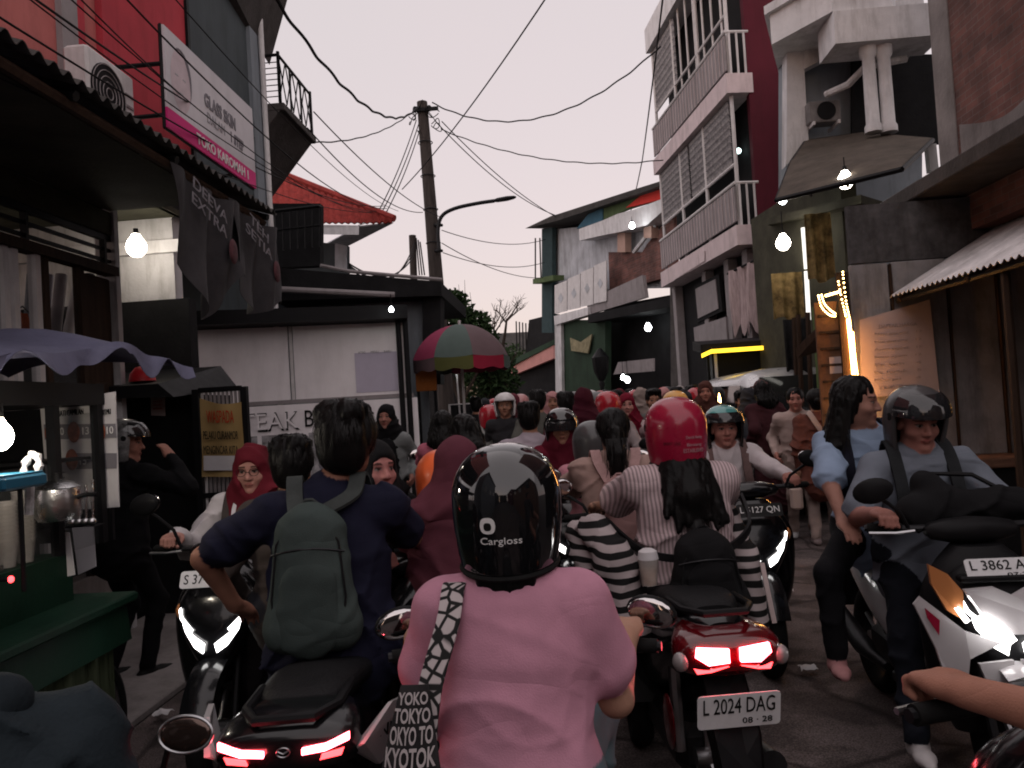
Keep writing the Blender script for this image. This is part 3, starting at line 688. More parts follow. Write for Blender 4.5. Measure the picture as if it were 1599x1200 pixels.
# ground floor: shop front with grilled fanlight, niche beyond
ys0, ys1 = 1.0, onX(183,430,-3.4).y
XS = -3.4
MB().box(XF-2.2, XF-2.0, ys0, ys1+.2, 0, 2.9).build('back_wall', 'wall_olive', sh)
MB().box(XS-.16, XS, ys0, ys1, 0, .55).build('sill_wall', 'concrete', sh)
zf0, zf1 = onX(100,390,XS).z, onX(100,345,XS).z
MB().box(XS-.10, XS, ys0, ys1-.051, zf1+.02, zl_).build('lintel', 'wall_olive', sh)
MB().box(XS-.07, XS+.03, ys0, ys1-.02, zf0-.09, zf0-.02).build('transom', 'wood_dark', sh)
fg = MB().box(XS-.05, XS-.01, ys0, ys1-.02, zf1-.03, zf1+.018).build('fanlight_grille', 'metal_black', sh)
hp = MB().box(XS-.04, XS-.015, ys0, ys1-.03, -.012, .012).build('grille_bar', 'metal_black', fg)
hp.location.z = zf1-.10
for k in range(1,3): share('grille_bar', hp, fg, (0,0,zf1-.10-.085*k))
for yy in np.linspace(ys0+.3, ys1-.15, 6): MB().box(XS-.045, XS-.0, yy, yy+.025, zf0-.02, zf1-.03).build('grille_bar', 'metal_black', fg)
for k, (pa, pb) in enumerate(((-200,12),(22,62),(70,130))):
    ya, yb = onX(pa,450,XS).y, onX(pb,450,XS).y
    fr = MB().box(XS-.06, XS-.0, ya, ya+.05, .55, zf0-.09).box(XS-.06, XS-.0, yb-.03, yb+.02, .55, zf0-.09).build('window_frame', 'metal_white' if k < 2 else 'wood_dark', sh)
    MB().box(XS-.035, XS-.028, ya+.05, yb-.03, .55, zf0-.09).build('window_pane', 'glass', fr)
yd0, yd1 = onX(132,450,XS).y, onX(176,450,XS).y
dr = MB().bevelbox(XS-.08, XS-.02, yd0, yd1, .05, zf0-.12, .01).build('door', 'wood_dark', sh)
for zz in (.3,1.2): MB().bevelbox(XS-.02, XS-.008, yd0+.09, yd1-.09, zz, zz+.75, .005).build('door_panel', 'wood_dark', dr)
MB().box(XS-.14, XS+.02, ys1-.05, ys1+.01, 0, zl_+.33).build('corner_pillar', 'plaster_white', sh)
yn = 7.05
zn_ = at(230,470,yn).z; xn_ = at(271,400,yn).x
MB().box(-6.0, -3.42, yn, yn+.15, 0, zn_).build('niche_wall', 'wall_dark', sh)  # same wall where the bulb light fades: shade put in as dark colour
MB().box(-6.0, xn_, yn, yn+.15, zn_+.001, zl_+.33).build('niche_wall', 'plaster_white', sh)['label'] = 'whitewashed niche wall, coloured pale only as far as the bulb light reaches'
MB().box(-6.0, -3.46, yn-.05, yn, zl_-.06, zl_+.06).build('niche_beam', 'trim_white', sh)
MB().box(-5.9, -3.45, ys1+.11, yn-.001, zl_+.28, zl_+.33).build('niche_ceiling', 'wall_olive', sh)
MB().box(-3.60,-3.37,ys0,ys1-.07,zl_+.031,zl_+.36).build('awning_backboard','wall_dark',sh)
# balcony past the corner and the eave above it
zb = at(440,160,y_d+.02).z
by0, by1 = y_d+.02, y_d+1.3
bx1 = at(490,165,y_d+1.3).x
MB().box(XF-3, -4.36, y_d+.001, y_d+1.6, 0, ZT).build('rear_wall', 'plaster_grey', sh)
bd = MB().hexa([(-4.359,by0,zb-1.25),(-4.30,by0,zb-1.25),(-4.30,by1,zb-1.25),(-4.359,by1,zb-1.25)], [(-4.359,by0,zb-.10),(bx1-.06,by0,zb-.10),(bx1-.06,by1,zb-.10),(-4.359,by1,zb-.10)]).build('balcony', 'concrete_dark', sh)
MB().bevelbox(-4.359, bx1, by0, by1+.03, zb-.098, zb, .01).build('balcony_deck', 'concrete_dark', bd)
def railing(parent, a, b, h, n, m='metal_black', diag=True, post=.022):
    a, b = Vector(a), Vector(b)
    for t in (0,1): MB().tube([lerp(a,b,t), lerp(a,b,t)+Vector((0,0,h+.04))], post, 6).build('rail_post', m, parent)
    MB().tube([a+Vector((0,0,h)), b+Vector((0,0,h))], .02, 6).build('handrail', m, parent)
    if diag:
        for k in range(n):
            t0, t1 = k/n, (k+1)/n; 
            MB().tube([lerp(a,b,t0)+Vector((0,0,.06)), lerp(a,b,t1)+Vector((0,0,h))], .009, 5).tube([lerp(a,b,t1)+Vector((0,0,.06)), lerp(a,b,t0)+Vector((0,0,h))], .009, 5).build('lattice_bar', m, parent)
        for t in (.33,.66): MB().tube([lerp(a,b,t), lerp(a,b,t)+Vector((0,0,h))], .014, 6).build('rail_post', m, parent)
    else:
        for k in range(n):
            z = .08+(h-.1)*k/n; MB().tube([a+Vector((0,0,z)), b+Vector((0,0,z))], .007, 5).build('rail_bar', m, parent)
railing(bd, (XF+.06,by0,zb), (bx1-.05,by0,zb), .62, 7, diag=False)
railing(bd, (bx1-.05,by0,zb), (bx1-.05,by1,zb), .62, 5)
e0 = at(450,2,y_d+.5)
MB().hexa([(XF,5.5,e0.z-.05),(e0.x,5.5,e0.z+.05),(e0.x,y_d+.5,e0.z+.05),(XF,y_d+.5,e0.z-.85)], [(XF,5.5,e0.z+.25),(e0.x,5.5,e0.z+.2),(e0.x,y_d+.5,e0.z+.2),(XF,y_d+.5,e0.z+.25)]).build('eave_slab', 'concrete_dark', sh)
# tin awning
lipA, lipB = onX(0,62,-2.22), onX(432,327,-2.22)
zl = (lipA.z+lipB.z)/2
def awn(u, v):
    Y = 1.2 + (lipB.y-1.2)*u; X = -2.22 - 1.3*v; return (X, Y, zl + .42*v + .020*math.sin(Y*2*math.pi/.105))
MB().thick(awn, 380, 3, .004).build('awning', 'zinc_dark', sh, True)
for yy in (1.6,2.6,3.6,4.6,lipB.y-.1): MB().tube([(-2.26,yy,zl-.05), (-3.5,yy,zl+.36)], .028, 6).build('awning_rafter', 'metal_black', sh)
for xx, zz in ((-2.32,-.045),(-2.9,.14)): MB().tube([(xx,1.2,zl+zz-.03),(xx,lipB.y-.05,zl+zz-.03)], .03, 6).build('awning_purlin', 'wood_dark', sh)
MB().box(-3.50,-3.50+.04,ys1-.05,7.4,zl_+.28,zl_+.47).build('awning_flashing', 'wall_dark', sh)
MB().box(-3.38,-2.5,ys0,ys1-.1,zl_+.0,zl_+.03).build('awning_soffit', 'wall_olive', sh)
done()
# ---- air conditioner
a0, a1 = onX(150,170,-3.25), onX(207,128,-3.25)
ac = thing('air_conditioner', 'white air conditioner outdoor unit on the red wall above the awning', 'air conditioner', (-3.4,a0.y,a0.z), world=True)
def ac_unit(ac, x0, x1, y0, y1, z0, z1, face_x=True):
    MB().bevelbox(x0, x1, y0, y1, z0, z1, .02).build('casing', 'metal_white', ac)
    r = (z1-z0)*.40
    if face_x:
        cy, cz = y0+(y1-y0)*.40, (z0+z1)/2
        MB().tube([(x1+.002,cy,cz),(x1+.012,cy,cz)], r, 28).build('fan_grille', 'plastic', ac)
        for k in range(5): MB().tube([(x1+.014, cy+rr*math.cos(t), cz+rr*math.sin(t)) for rr in [r*(k+1)/5.2] for t in [2*math.pi*i/28 for i in range(29)]], .004, 5, False).build('grille_ring', 'rail_grey', ac)
        for k in range(4): MB().box(x1+.002, x1+.008, y1-.14, y1-.03, z0+.10+k*.09, z0+.12+k*.09).build('louvre', 'rail_grey', ac)
    for yy in (y0+.1, y1-.1): MB().box(x0-.2, x1-.02, yy-.015, yy+.015, z0-.04, z0-.001).build('bracket', 'metal_black', ac)
yA0, yA1 = onX(138,130,-3.25).y, onX(209,130,-3.25).y
zA = onX(205,124,-3.25).z-.54
ac_unit(ac, -3.44, -3.25, yA0, yA1, zA, zA+.56); done()
# ---- banner
B = [onX(263,190,-2.95), onX(401,302,-2.95), onX(398,166,-2.95), onX(261,54,-2.95)]
yB0, yB1 = B[0].y, B[1].y; zB0 = (B[0].z+B[1].z)/2; zB1 = (B[2].z+B[3].z)/2
bn = thing('banner', 'white and pink skin care banner reading GLASS SKIN on steel arms', 'banner', (-2.95,yB0,zB0), world=True)
hB = zB1-zB0
MB().box(-2.97,-2.953, yB0, yB1, zB0+hB*.2, zB1).build('print_panel', 'vinyl_white', bn)
MB().box(-2.97,-2.952, yB0, yB1, zB0, zB0+hB*.199).build('print_panel', 'vinyl_pink', bn)
fx = MB()
for za in (zB0,zB1): fx.tube([(-2.985,yB0,za),(-2.985,yB1,za)], .014, 6)
for ya in (yB0,yB1): fx.tube([(-2.985,ya,zB0),(-2.985,ya,zB1)], .014, 6)
fx.build('frame', 'metal_black', bn)
for ya in (yB0,yB1-.2):
    for za in (zB0+.1,zB0+hB*.62): MB().tube([(-2.99,ya,za),(XF,ya-.1,za-.05)], .018, 6).build('arm', 'metal_black', bn)
ey, ez = (0,1,0), (0,0,1)
xl = -2.951
lettering('GLASS SKIN', 'ink_grey', bn, (xl,yB0+(yB1-yB0)*.56,zB0+hB*.60), ey, ez, .66, .125, bold=.03)
lettering('DALAM', mat('ink_pale',(.36,.35,.37),.6,var=0), bn, (xl,yB0+(yB1-yB0)*.50,zB0+hB*.42), ey, ez, .36, .09)
lettering('1 STEP', 'ink_grey', bn, (xl,yB0+(yB1-yB0)*.76,zB0+hB*.41), ey, ez, .30, .105, bold=.03)
lettering('TOKO KAROMAH 1', 'ink_white', bn, (xl,yB0+(yB1-yB0)*.58,zB0+hB*.10), ey, ez, 1.10, .095, bold=.02)
mf = MB()
def facep(u, v):
    a = 2*math.pi*u; return (xl-.0005, yB0+.25+(.16-.05*v)*0 + .17*v*math.cos(a)*1.0, zB0+hB*.56+.26*v*math.sin(a)*(1.0))
mf.grid(facep, 24, 3, True); mf.build('portrait_print', 'print_skin', bn)
MB().tube([(xl-.012, yB0+.25+.175*math.cos(a), zB0+hB*.56+.27*math.sin(a)) for a in [R(-50)+R(190)*i/16 for i in range(17)]], [.004+.02*math.sin(math.pi*i/16) for i in range(17)], 6).build('hair_print', 'ink_grey', bn)
for yy, zz, w in ((.18,.60,.05),(.31,.60,.05),(.25,.44,.06)): MB().box(xl-.001, xl+.0008, yB0+yy-w/2, yB0+yy+w/2, zB0+hB*zz-.006, zB0+hB*zz+.006).build('portrait_print', 'ink_pale', bn)
done()
# ---- dark cloth banners hung under the awning lip
for k, (pa, pb, txt) in enumerate(((268,372,'DEEVA\nEXTRA'),(356,434,'TEH\nSETIA'))):
    p0, p1 = onX(pa,300,-2.28), onX(pb,300,-2.28); zt = zl-.07
    db = thing('cloth_banner', ('black printed cloth banner hanging slack below the tin awning beside the bulb', 'black printed cloth banner hanging slack at the far end of the awning')[k], 'banner', (-2.28,p0.y,zt-.8), group='black cloth banners under the awning', world=True)
    L = p1.y-p0.y
    def cf(u, v, L=L, y0=p0.y, zt=zt, k=k):
        sag = .16*math.sin(math.pi*u)*v; return (-2.28 + .05*math.sin(u*9+k)*v + .03*math.sin(u*17+v*4), y0+L*(u*(1-.14*v)+.07*v), zt - (.86+.08*math.sin(u*5+k*2))*v*(.72+.28*math.sin(math.pi*min(1,u*1.1))) - .05*math.sin(u*math.pi)*(1-v) )
    MB().thick(cf, 26, 18, .003).build('cloth', 'vinyl_black', db, True)
    lettering(txt, 'ink_grey', db, (-2.215,p0.y+L*.38,zt-.20), (0,.97,-.25), (0,.2,1), L*.5, .18)
    MB().ell((-2.22,p0.y+L*.72,zt-.42), (.012,.07,.09), 12, 8).build('print_spot', mat('print_rose',(.075,.03,.036),.6,var=.6,scale=15), db, True)
    done()
# ---- gate pier of a house behind the stall, with dentil cornice
gp = thing('gate_pier', 'white stucco gate pier with toothed cornice behind the black stall', 'gate pier', at(300,470,10.8).xy.to_3d(), world=True)
q0, q1 = at(262,490,10.8), at(356,490,10.8)
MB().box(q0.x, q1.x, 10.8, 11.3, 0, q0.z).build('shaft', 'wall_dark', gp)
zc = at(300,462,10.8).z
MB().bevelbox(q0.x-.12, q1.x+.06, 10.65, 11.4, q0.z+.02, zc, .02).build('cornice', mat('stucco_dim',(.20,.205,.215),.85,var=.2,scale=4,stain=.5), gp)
MB().box(q0.x+.05, q0.x+.5, 10.85, 11.2, zc, zc+.42).build('finial_block', mat('stucco_dim',(.20,.205,.215),.85,var=.2,scale=4,stain=.5), gp)
for k in range(5): MB().hexa([(q0.x+.05+k*.09,10.75,q0.z-.001),(q0.x+.11+k*.09,10.75,q0.z-.001),(q0.x+.11+k*.09,10.799,q0.z-.001),(q0.x+.05+k*.09,10.799,q0.z-.001)][::1], [(q0.x+.05+k*.09,10.72,q0.z+.019),(q0.x+.11+k*.09,10.72,q0.z+.019),(q0.x+.11+k*.09,10.799,q0.z+.019),(q0.x+.05+k*.09,10.799,q0.z+.019)]).build('dentil', mat('stucco_dim',(.20,.205,.215),.85,var=.2,scale=4,stain=.5), gp)
done()
# ---- grey house behind the stall, dark flat roof, railing of its terrace
gh = thing('grey_house', 'low grey house with flat dark roof behind the white food stall', 'building', (-4,11,0), world=True)
w0, w1 = at(330,450,11.5), at(660,450,12.2)
panel('wall', 'plaster_bluegrey', gh, [(w0.x,11.5,0),(w1.x,12.2,0),(w1.x,12.2,at(640,470,12.2).z),(w0.x,11.5,at(420,455,11.5).z)], .2)
r0_, r1_ = at(505,420,11.2), at(690,440,11.9)
MB().hexa([at(425,470,11.0),at(690,462,11.8),(r1_.x,15,at(690,462,11.8).z),(r0_.x-1,15,at(425,470,11.0).z)], [at(430,418,11.0),at(688,440,11.8),(r1_.x,15,at(688,440,11.8).z),(r0_.x-1,15,at(430,418,11.0).z)]).build('roof_edge', 'wall_dark', gh)
MB().tube([at(433,452,10.9), at(616,461,11.4)], .045, 8).build('gutter', 'rail_grey', gh, True)
MB().tube([at(500,415,11.3), at(545,424,11.5), at(690,437,12)], .03, 6).build('roof_flashing', 'rail_grey', gh, True)
panel('upper_wall', 'wall_dark', gh, [at(405,420,13),at(500,415,13),at(500,318,13),at(405,318,13)], .2)
panel('corner_post', 'wall_dark', gh, [at(660,600,11.9),at(688,600,11.9),at(688,445,11.9),at(660,445,11.9)], .4)
ra, rb_ = at(432,392,12.4), at(500,385,12.4)
rl = MB().tube([at(430,330,12.4), at(500,322,12.4)], .03, 6).build('terrace_rail', 'metal_black', gh)
for k in range(7):
    t = k/6; MB().tube([lerp(at(430,330,12.4),at(500,322,12.4),t), lerp(ra,rb_,t)], .02, 5).build('rail_bar', 'metal_black', rl)
MB().tube([at(430,360,12.4), at(500,352,12.4)], .02, 6).build('rail_bar', 'metal_black', rl)
done()
# ---- house with red tiled hip roof
th = thing('tiled_house', 'house with bright red tiled hip roof behind the grey house', 'building', at(500,400,15).xy.to_3d(), world=True)
A1, A2 = at(395,258,15.5), at(616,345,14.5)     # ridge to eave corner
E0, E1 = at(395,348,14.0), at(612,350,14.4)
def tiles(u, v):
    a = lerp(A1, A2, u*.985); b = lerp(E0, E1, u); p = lerp(a, b, v)
    return p + Vector((0,-.3,1)).normalized()*(.030*abs(math.sin(u*44*math.pi/2*1.0)) + .035*((1-v)*14 % 1))
MB().thick(tiles, 132, 56, .03).build('roof', 'roof_tile', th, True)
MB().tube([A1+Vector((0,0,.06)), A2+Vector((0,0,.04))], .07, 8).build('ridge_cap', 'roof_tile', th, True)
panel('fascia', 'trim_white', th, [E0+Vector((0,.02,-.02)), at(560,352,14.3)+Vector((0,.02,0)), at(560,367,14.3), at(395,365,14.05)], .06)
MB().slab([at(560,355,14.35), at(614,349,14.45), at(545,384,16.5), at(505,384,16.5)], (0,.02,.03)).build('soffit', 'wall_pale', th)
panel('wall', 'plaster_grey', th, [at(395,520,15.2), at(542,520,15.2), at(542,383,15.2), at(395,368,15.2)], .2)
panel('wall', 'wall_pale', th, [at(523,420,15.15), at(541,420,15.15), at(541,384,15.15), at(523,380,15.15)], .05)
done()
# ================================================================== left: white food stall
fs = thing('food_stall', 'white panelled steak stall with black roof and raised lettering', 'food stall', at(460,735,9.5).xy.to_3d(), world=True)
def bq(px, py):               # on the stall front, which turns slightly away
    t = (px-280)/360.; return onP(px, py, at(280,600,9.2), Vector((at(640,600,9.9).y-at(280,600,9.2).y, -(at(640,600,9.9).x-at(280,600,9.2).x), 0)))
bex = (bq(640,600)-bq(280,600)); bex.z = 0; bex.normalize(); bnm = Vector((bex.y,-bex.x,0)); bez = Vector((0,0,1))
zp0, zp1 = bq(460,628).z, bq(460,510).z
def bp(px, z, d=0): p = bq(px, 600); return Vector((p.x, p.y, z)) + bnm*d
for pa, pb in ((281,453),(461,634)):
    panel('panel', mat('board_white',(.84,.80,.815),.55,var=.07,scale=2,bump=.04,bscale=12,stain=.16), fs, [bp(pa,zp0+.03),bp(pb,zp0+.03),bp(pb,zp1),bp(pa,zp1)], .03)
for pa in (277,455,635): panel('mullion', 'metal_white', fs, [bp(pa,zp0,.015),bp(pa+5,zp0,.015),bp(pa+5,zp1,.015),bp(pa,zp1,.015)], .05)
panel('sill', 'rail_grey', fs, [bp(270,zp0-.02,.02),bp(645,zp0-.02,.02),bp(645,zp0+.028,.02),bp(270,zp0+.028,.02)], .06)
panel('poster', 'paper_lilac', fs, [bp(556,zp0+.07,.006),bp(622,zp0+.07,.006),bp(622,zp0+.58,.006),bp(556,zp0+.58,.006)], .004)
zr0 = zp1+.012; zr1 = zr0+.19
rp = [bp(243,zr0,.45), bp(640,zr0,.35), bp(640,zr0,-1.8), bp(243,zr0,-1.8)]
MB().hexa(rp, [p+Vector((0,0,.17)) for p in rp]).build('roof', 'metal_black', fs)
panel('counter_front', 'board_white', fs, [bp(300,.25,.04),bp(650,.25,.04),bp(650,zp0-.03,.04),bp(300,zp0-.03,.04)], .05)
MB().hexa([bp(300,0,.0),bp(650,0,.0),bp(650,0,-1.2),bp(300,0,-1.2)], [bp(300,.25,.0),bp(650,.25,.0),bp(650,.25,-1.2),bp(300,.25,-1.2)]).build('plinth', 'wall_dark', fs)
for pa in (626,637): MB().tube([bp(pa,0,.12), bp(pa,zr0,.12)], .035, 8).build('post', 'metal_black', fs)
lettering('STEAK', 'ink', fs, bp(412,zp0-.235,.042), bex, bez, .82, .24, .012)
lettering('Bulldozer', 'ink', fs, bp(528,zp0-.22,.042), bex, bez, .86, .21, .012)
lettering('STEAK', 'board_white', fs, bp(411,zp0-.228,.05), bex, bez, .80, .20, .012)
for pa, pb in ((385,398),(405,470),(478,560)):
    pp = panel('menu_picture', 'print_grey', fs, [bp(pa,.55,.046),bp(pb,.55,.046),bp(pb,zp0-.40,.046),bp(pa,zp0-.40,.046)], .004)
    for i in range(5):
        x = pa+(pb-pa)*(.2+.6*RNG.rand()); z = .6+(zp0-1.1)*RNG.rand(); p = bp(x,z,.049); M = MB()
        M.grid(lambda u, v, p=p: p + bex*(.12*v*math.cos(2*math.pi*u)) + bez*(.09*v*math.sin(2*math.pi*u)) , 14, 2, True); M.build('food_print', ('ink','ink_grey','paper')[i % 3], pp)
lettering('ATAS      MENU      BARU', 'ink_grey', fs, bp(588,zp0+.585,.008), bex, bez, .42, .03)
done()
bulb('small square white lamp under the black stall roof end', at(611,484,9.2), .030, 'bulb_cool', .1, group=None)
# ---- black kiosk, gate with yellow notice
kx0, kx1 = at(196,700,6.2), at(304,700,6.2)
kk = thing('kiosk', 'unlit black kiosk with red lamp and paper notice beside the black gate', 'kiosk', (kx0.x,6.2,0), world=True)
zk = at(250,597,6.2).z
MB().box(kx0.x,kx1.x,6.2,7.0,0,zk-.12).build('cabinet', 'metal_black', kk)
MB().hexa([(kx0.x-.75,5.6,zk-.10),(kx1.x+.10,5.7,zk-.15),(kx1.x+.05,7.0,zk-.05),(kx0.x-.7,7.0,zk-.0)], [(kx0.x-.75,5.6,zk-.05),(kx1.x-.02,5.7,zk-.04),(kx1.x-.1,7.0,zk+.16),(kx0.x-.7,7.0,zk+.16)]).build('roof', 'metal_black', kk)
panel('notice', 'paper_pink', kk, [at(236,649,6.15),at(258,650,6.15),at(257,616,6.15),at(235,614,6.15)], .004)
for i, t in enumerate((.25,.45,.65)): lettering('WAWA BAKSO', mat('ink_brick',(.3,.08,.06),.6,var=0), kk, at(246.5,620+28*t,6.14), (1,0,0), (0,0,1), .08, .012)
MB().loft([sring(at(222,584,5.9)+Vector((0,0,z)), (1,0,0), (0,1,0), r, r, 2, 14) for r, z in ((.10,-.06),(.09,.0),(.05,.05),(.01,.06))]).build('lamp_shade', 'red_plastic', kk, True)
done()
gt = thing('steel_gate', 'black slatted steel gate leaf carrying a yellow notice', 'gate', at(345,740,6.0).xy.to_3d(), world=True)
gx0, gx1 = at(308,700,6.0).x, at(384,700,6.0).x; zg1 = at(345,606,6.0).z
for x in (gx0,gx1): MB().box(x-.025,x+.025,6.0,6.05,.02,zg1).build('stile', 'metal_black', gt)
for z in (.1,1.0,zg1-.03): MB().box(gx0+.026,gx1-.026,6.005,6.045,z,z+.04).build('rail', 'metal_black', gt)
for k in range(10):
    x = gx0+.05+(gx1-gx0-.09)*k/9; MB().box(x-.007,x+.007,6.015,6.035,.141,zg1-.031).build('slat', 'metal_white' if k == 0 else 'rail_grey', gt)
done()
yb = thing('notice_banner', 'yellow theft warning banner with bold black words tied to the gate', 'banner', at(345,740,5.95).xy.to_3d(), world=True)
Q = [at(315,745,5.95),at(381,745,5.95),at(377,628,5.95),at(313,622,5.95)]
def ybf(u, v): p = lerp(lerp(Q[0],Q[1],u), lerp(Q[3],Q[2],u), v); return p + Vector((0,.01*math.sin(u*9)+.012*math.sin(v*5), -.03*math.sin(math.pi*u)*v))
MB().thick(ybf, 14, 14, -.003).build('cloth', 'vinyl_yellow', yb, True)
gex = (Q[1]-Q[0]).normalized()
for s, t, m, hh in (('WASPADA','.80','ink_red',.10),('PELAKU CURANMOR','.56','ink',.065),('MENGINCAR KITA','.37','ink',.065)):
    c = lerp(lerp(Q[0],Q[1],.5), lerp(Q[3],Q[2],.5), float(t)); lettering(s, m, yb, c+Vector((0,-.022,-.01)), gex, (0,0,1), .28 if m == 'ink' else .22, hh, .003)
panel('print_band', 'paper', yb, [at(318,735,5.925),at(376,735,5.925),at(376,712,5.925),at(318,712,5.925)], .003)
done()
# ================================================================== right: open stall with tin awning and panel wall
rs = thing('roadside_stall', 'dark open stall with pale corrugated tin awning and grey panel end wall', 'stall', (3.6,6,0), world=True)
YP = 7.3
la, lb = onX(1380,462,3.12), onX(1599,404,3.12)
zlr = (la.z+lb.z)/2
def rawn(u, v): Y = 3.4+(YP-3.4)*u; X = 3.12+1.6*v; return (X, Y, zlr + .92*v + .013*math.sin(Y*2*math.pi/.085))
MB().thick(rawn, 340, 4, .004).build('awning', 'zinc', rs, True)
for yy in (3.6,4.8,6.0,7.15): MB().tube([(3.14,yy,zlr-.05),(4.7,yy,zlr+.86)], .025, 6).build('awning_rafter', 'wood_dark', rs)
MB().tube([(3.17,3.5,zlr-.045),(3.17,YP-.05,zlr-.045)], .022, 6).build('awning_purlin', 'metal_black', rs)
zled = at(1500,715,YP).z
px = [1338,1402,1490,1568,1690]
for k in range(4):
    a, b = at(px[k]+2,600,YP).x, at(px[k+1]-2,600,YP).x
    MB().bevelbox(a, b, YP-.015*(k % 2), YP+.05, zled+.02, zlr+.32, .008).build('wall_panel', mat('panel_grey%d' % (k % 2), ((.28,.265,.265),(.24,.228,.228))[k % 2], .85, var=.25, scale=3, bump=.15, bscale=30, stain=.75), rs)
for k in range(1,4): MB().box(at(px[k],600,YP).x-.008, at(px[k],600,YP).x+.008, YP-.03, YP+.02, zled+.02, zlr+.3).build('batten', 'wood_dark', rs)
MB().bevelbox(at(1338,600,YP).x, 5.2, YP-.38, YP+.06, zled-.07, zled+.018, .01).build('ledge', mat('wood_worn',(.20,.11,.075),.8,var=.4,scale=4,bump=.3,bscale=30,stain=.5,stretch=(.6,5,5)), rs)
MB().box(at(1345,600,YP).x, 5.2, YP-.30, YP+.04, .0, zled-.071).build('ledge_base', 'wall_dark', rs)
MB().box(4.9, 5.1, 2.5, YP+.1, 0, 3.3).build('back_wall', 'wall_dark', rs)
MB().box(at(1342,600,YP).x, 4.89, YP-.01, YP+.06, zlr+.33, 3.25).build('upper_board', mat('board_grimy',(.085,.082,.084),.9,var=.5,scale=5,bump=.3,bscale=20,stain=.8), rs)
ps = panel('poster', 'paper_pink', rs, [at(1345,622,YP-.05),at(1467,612,YP-.05),at(1452,468,YP-.05),at(1343,500,YP-.05)], .008)
for i in range(9): lettering(('DAFTAR HARGA','Nasi goreng   13','Mie goreng   12','Ayam geprek   15','Soto ayam   12','Es teh   4','Es jeruk   5','Kopi   4','TERIMA PESANAN')[i], mat('ink_faint',(.30,.25,.25),.7,var=0), ps, at(1402,508+i*12,YP-.054), (1,0,.0), (0,0,1), .34 if i in (0,8) else .42, .032 if i in (0,8) else .026)
for yy in (3.5,5.6): MB().tube([(3.2,yy,0),(3.2,yy,zlr-.06)], .03, 6).build('post', 'wood_dark', rs)
done()
# ---- brick house with concrete canopy
bh = thing('brick_house', 'bare brick house with plaster corner strip and dark concrete canopy', 'building', (4,6,0), world=True)
XB = 3.95; yb1 = onX(1478,120,XB).y
zs = 3.35
MB().box(XB, XB+3, 2.0, yb1-.12, zs+.05, 10).build('wall', 'brickwork', bh)
MB().box(XB-.012, XB+3, yb1-.119, yb1+.22, zs+.05, 10).build('corner_strip', 'concrete', bh)
def pl(u, v): 
    y = 2.0+(yb1-2.2)*u; top = zs+.45+.28*vn1(u*9)+.14*math.sin(u*13); return (XB-.010, y, zs+.05+(top-zs)*v)
def vn1(x): i = math.floor(x); f = x-i; r = lambda k: (math.sin(k*127.1)*43758.5) % 1; f = f*f*(3-2*f); return r(i)*(1-f)+r(i+1)*f
MB().thick(pl, 60, 3, -.012).build('plaster_band', 'concrete', bh)
cz = onX(1480,275,3.4).z
MB().bevelbox(3.4, XB+2.5, 2.5, onX(1342,365,3.4).y, cz-.02, cz+.12, .01).build('canopy', 'concrete_dark', bh)
MB().box(3.9, 6.9, 2.0, yb1-.2, 2.95, cz-.03).build('lower_wall', 'brickwork', bh)
MB().hexa([at(1330,378,8.6),at(1430,345,7.4),(4.4,7.4,at(1430,345,7.4).z),(4.4,8.6,at(1330,378,8.6).z)], [p+Vector((0,0,.05)) for p in (at(1330,378,8.6),at(1430,345,7.4),Vector((4.4,7.4,at(1430,345,7.4).z)),Vector((4.4,8.6,at(1330,378,8.6).z)))]).build('sub_canopy', 'zinc_dark', bh)
MB().box(3.7, 6, 7.45, 7.6, 1.5, 3.3).build('side_wall', 'plaster_bluegrey', bh)
done()
# ---- white house with twin columns
wh = thing('column_house', 'pale grey house with white balcony slab, twin round columns and porch awning', 'building', (4,10.5,0), world=True)
def onz(px, py, Z): return onZ(px, py, Z)
Zs = 6.4
Aa, Bb, Cc = onz(1205,70,Zs), onz(1300,18,Zs), onz(1395,24,Zs)
Dd = Cc+Vector((.8,1.2,0)); Ff = Aa+Vector((.6,1.6,0))
pts = [Aa,Bb,Cc,Dd,Ff]
MB().slab(pts, (0,0,.42)).build('balcony_slab', 'trim_white', wh)
cen = sum(pts, Vector())/5
MB().slab([cen+(p-cen)*1.08+Vector((0,0,.421)) for p in pts], (0,0,.12)).build('slab_moulding', 'trim_white', wh)
for k, (dx, z0, z1) in enumerate(((.35,6.05,6.399),(.75,6.2,6.9),(.6,6.9,7.6))): MB().box(Cc.x-.25+dx*.3, Cc.x+.35+dx*.2, Cc.y+.05+k*.15, Cc.y+.6+k*.15, z0, z1).build('corbel', 'trim_white', wh)
YW = 11.4
panel('wall', 'plaster_bluegrey', wh, [at(1228,420,YW),at(1440,420,YW+.2),at(1440,20,YW+.2),at(1228,20,YW)], .3)
panel('pilaster', 'plaster_white', wh, [at(1228,258,YW-.25),at(1263,225,YW-.25),at(1253,60,YW-.25),at(1229,60,YW-.25)], .23)
panel('lintel', 'plaster_white', wh, [at(1256,108,YW-.28),at(1330,70,YW-.28),at(1330,66,YW-.28),at(1256,66,YW-.28)], .2)
panel('opening', 'wall_dark', wh, [at(1330,225,YW-.05),at(1475,225,YW-.05),at(1465,85,YW-.05),at(1330,85,YW-.05)], .04)
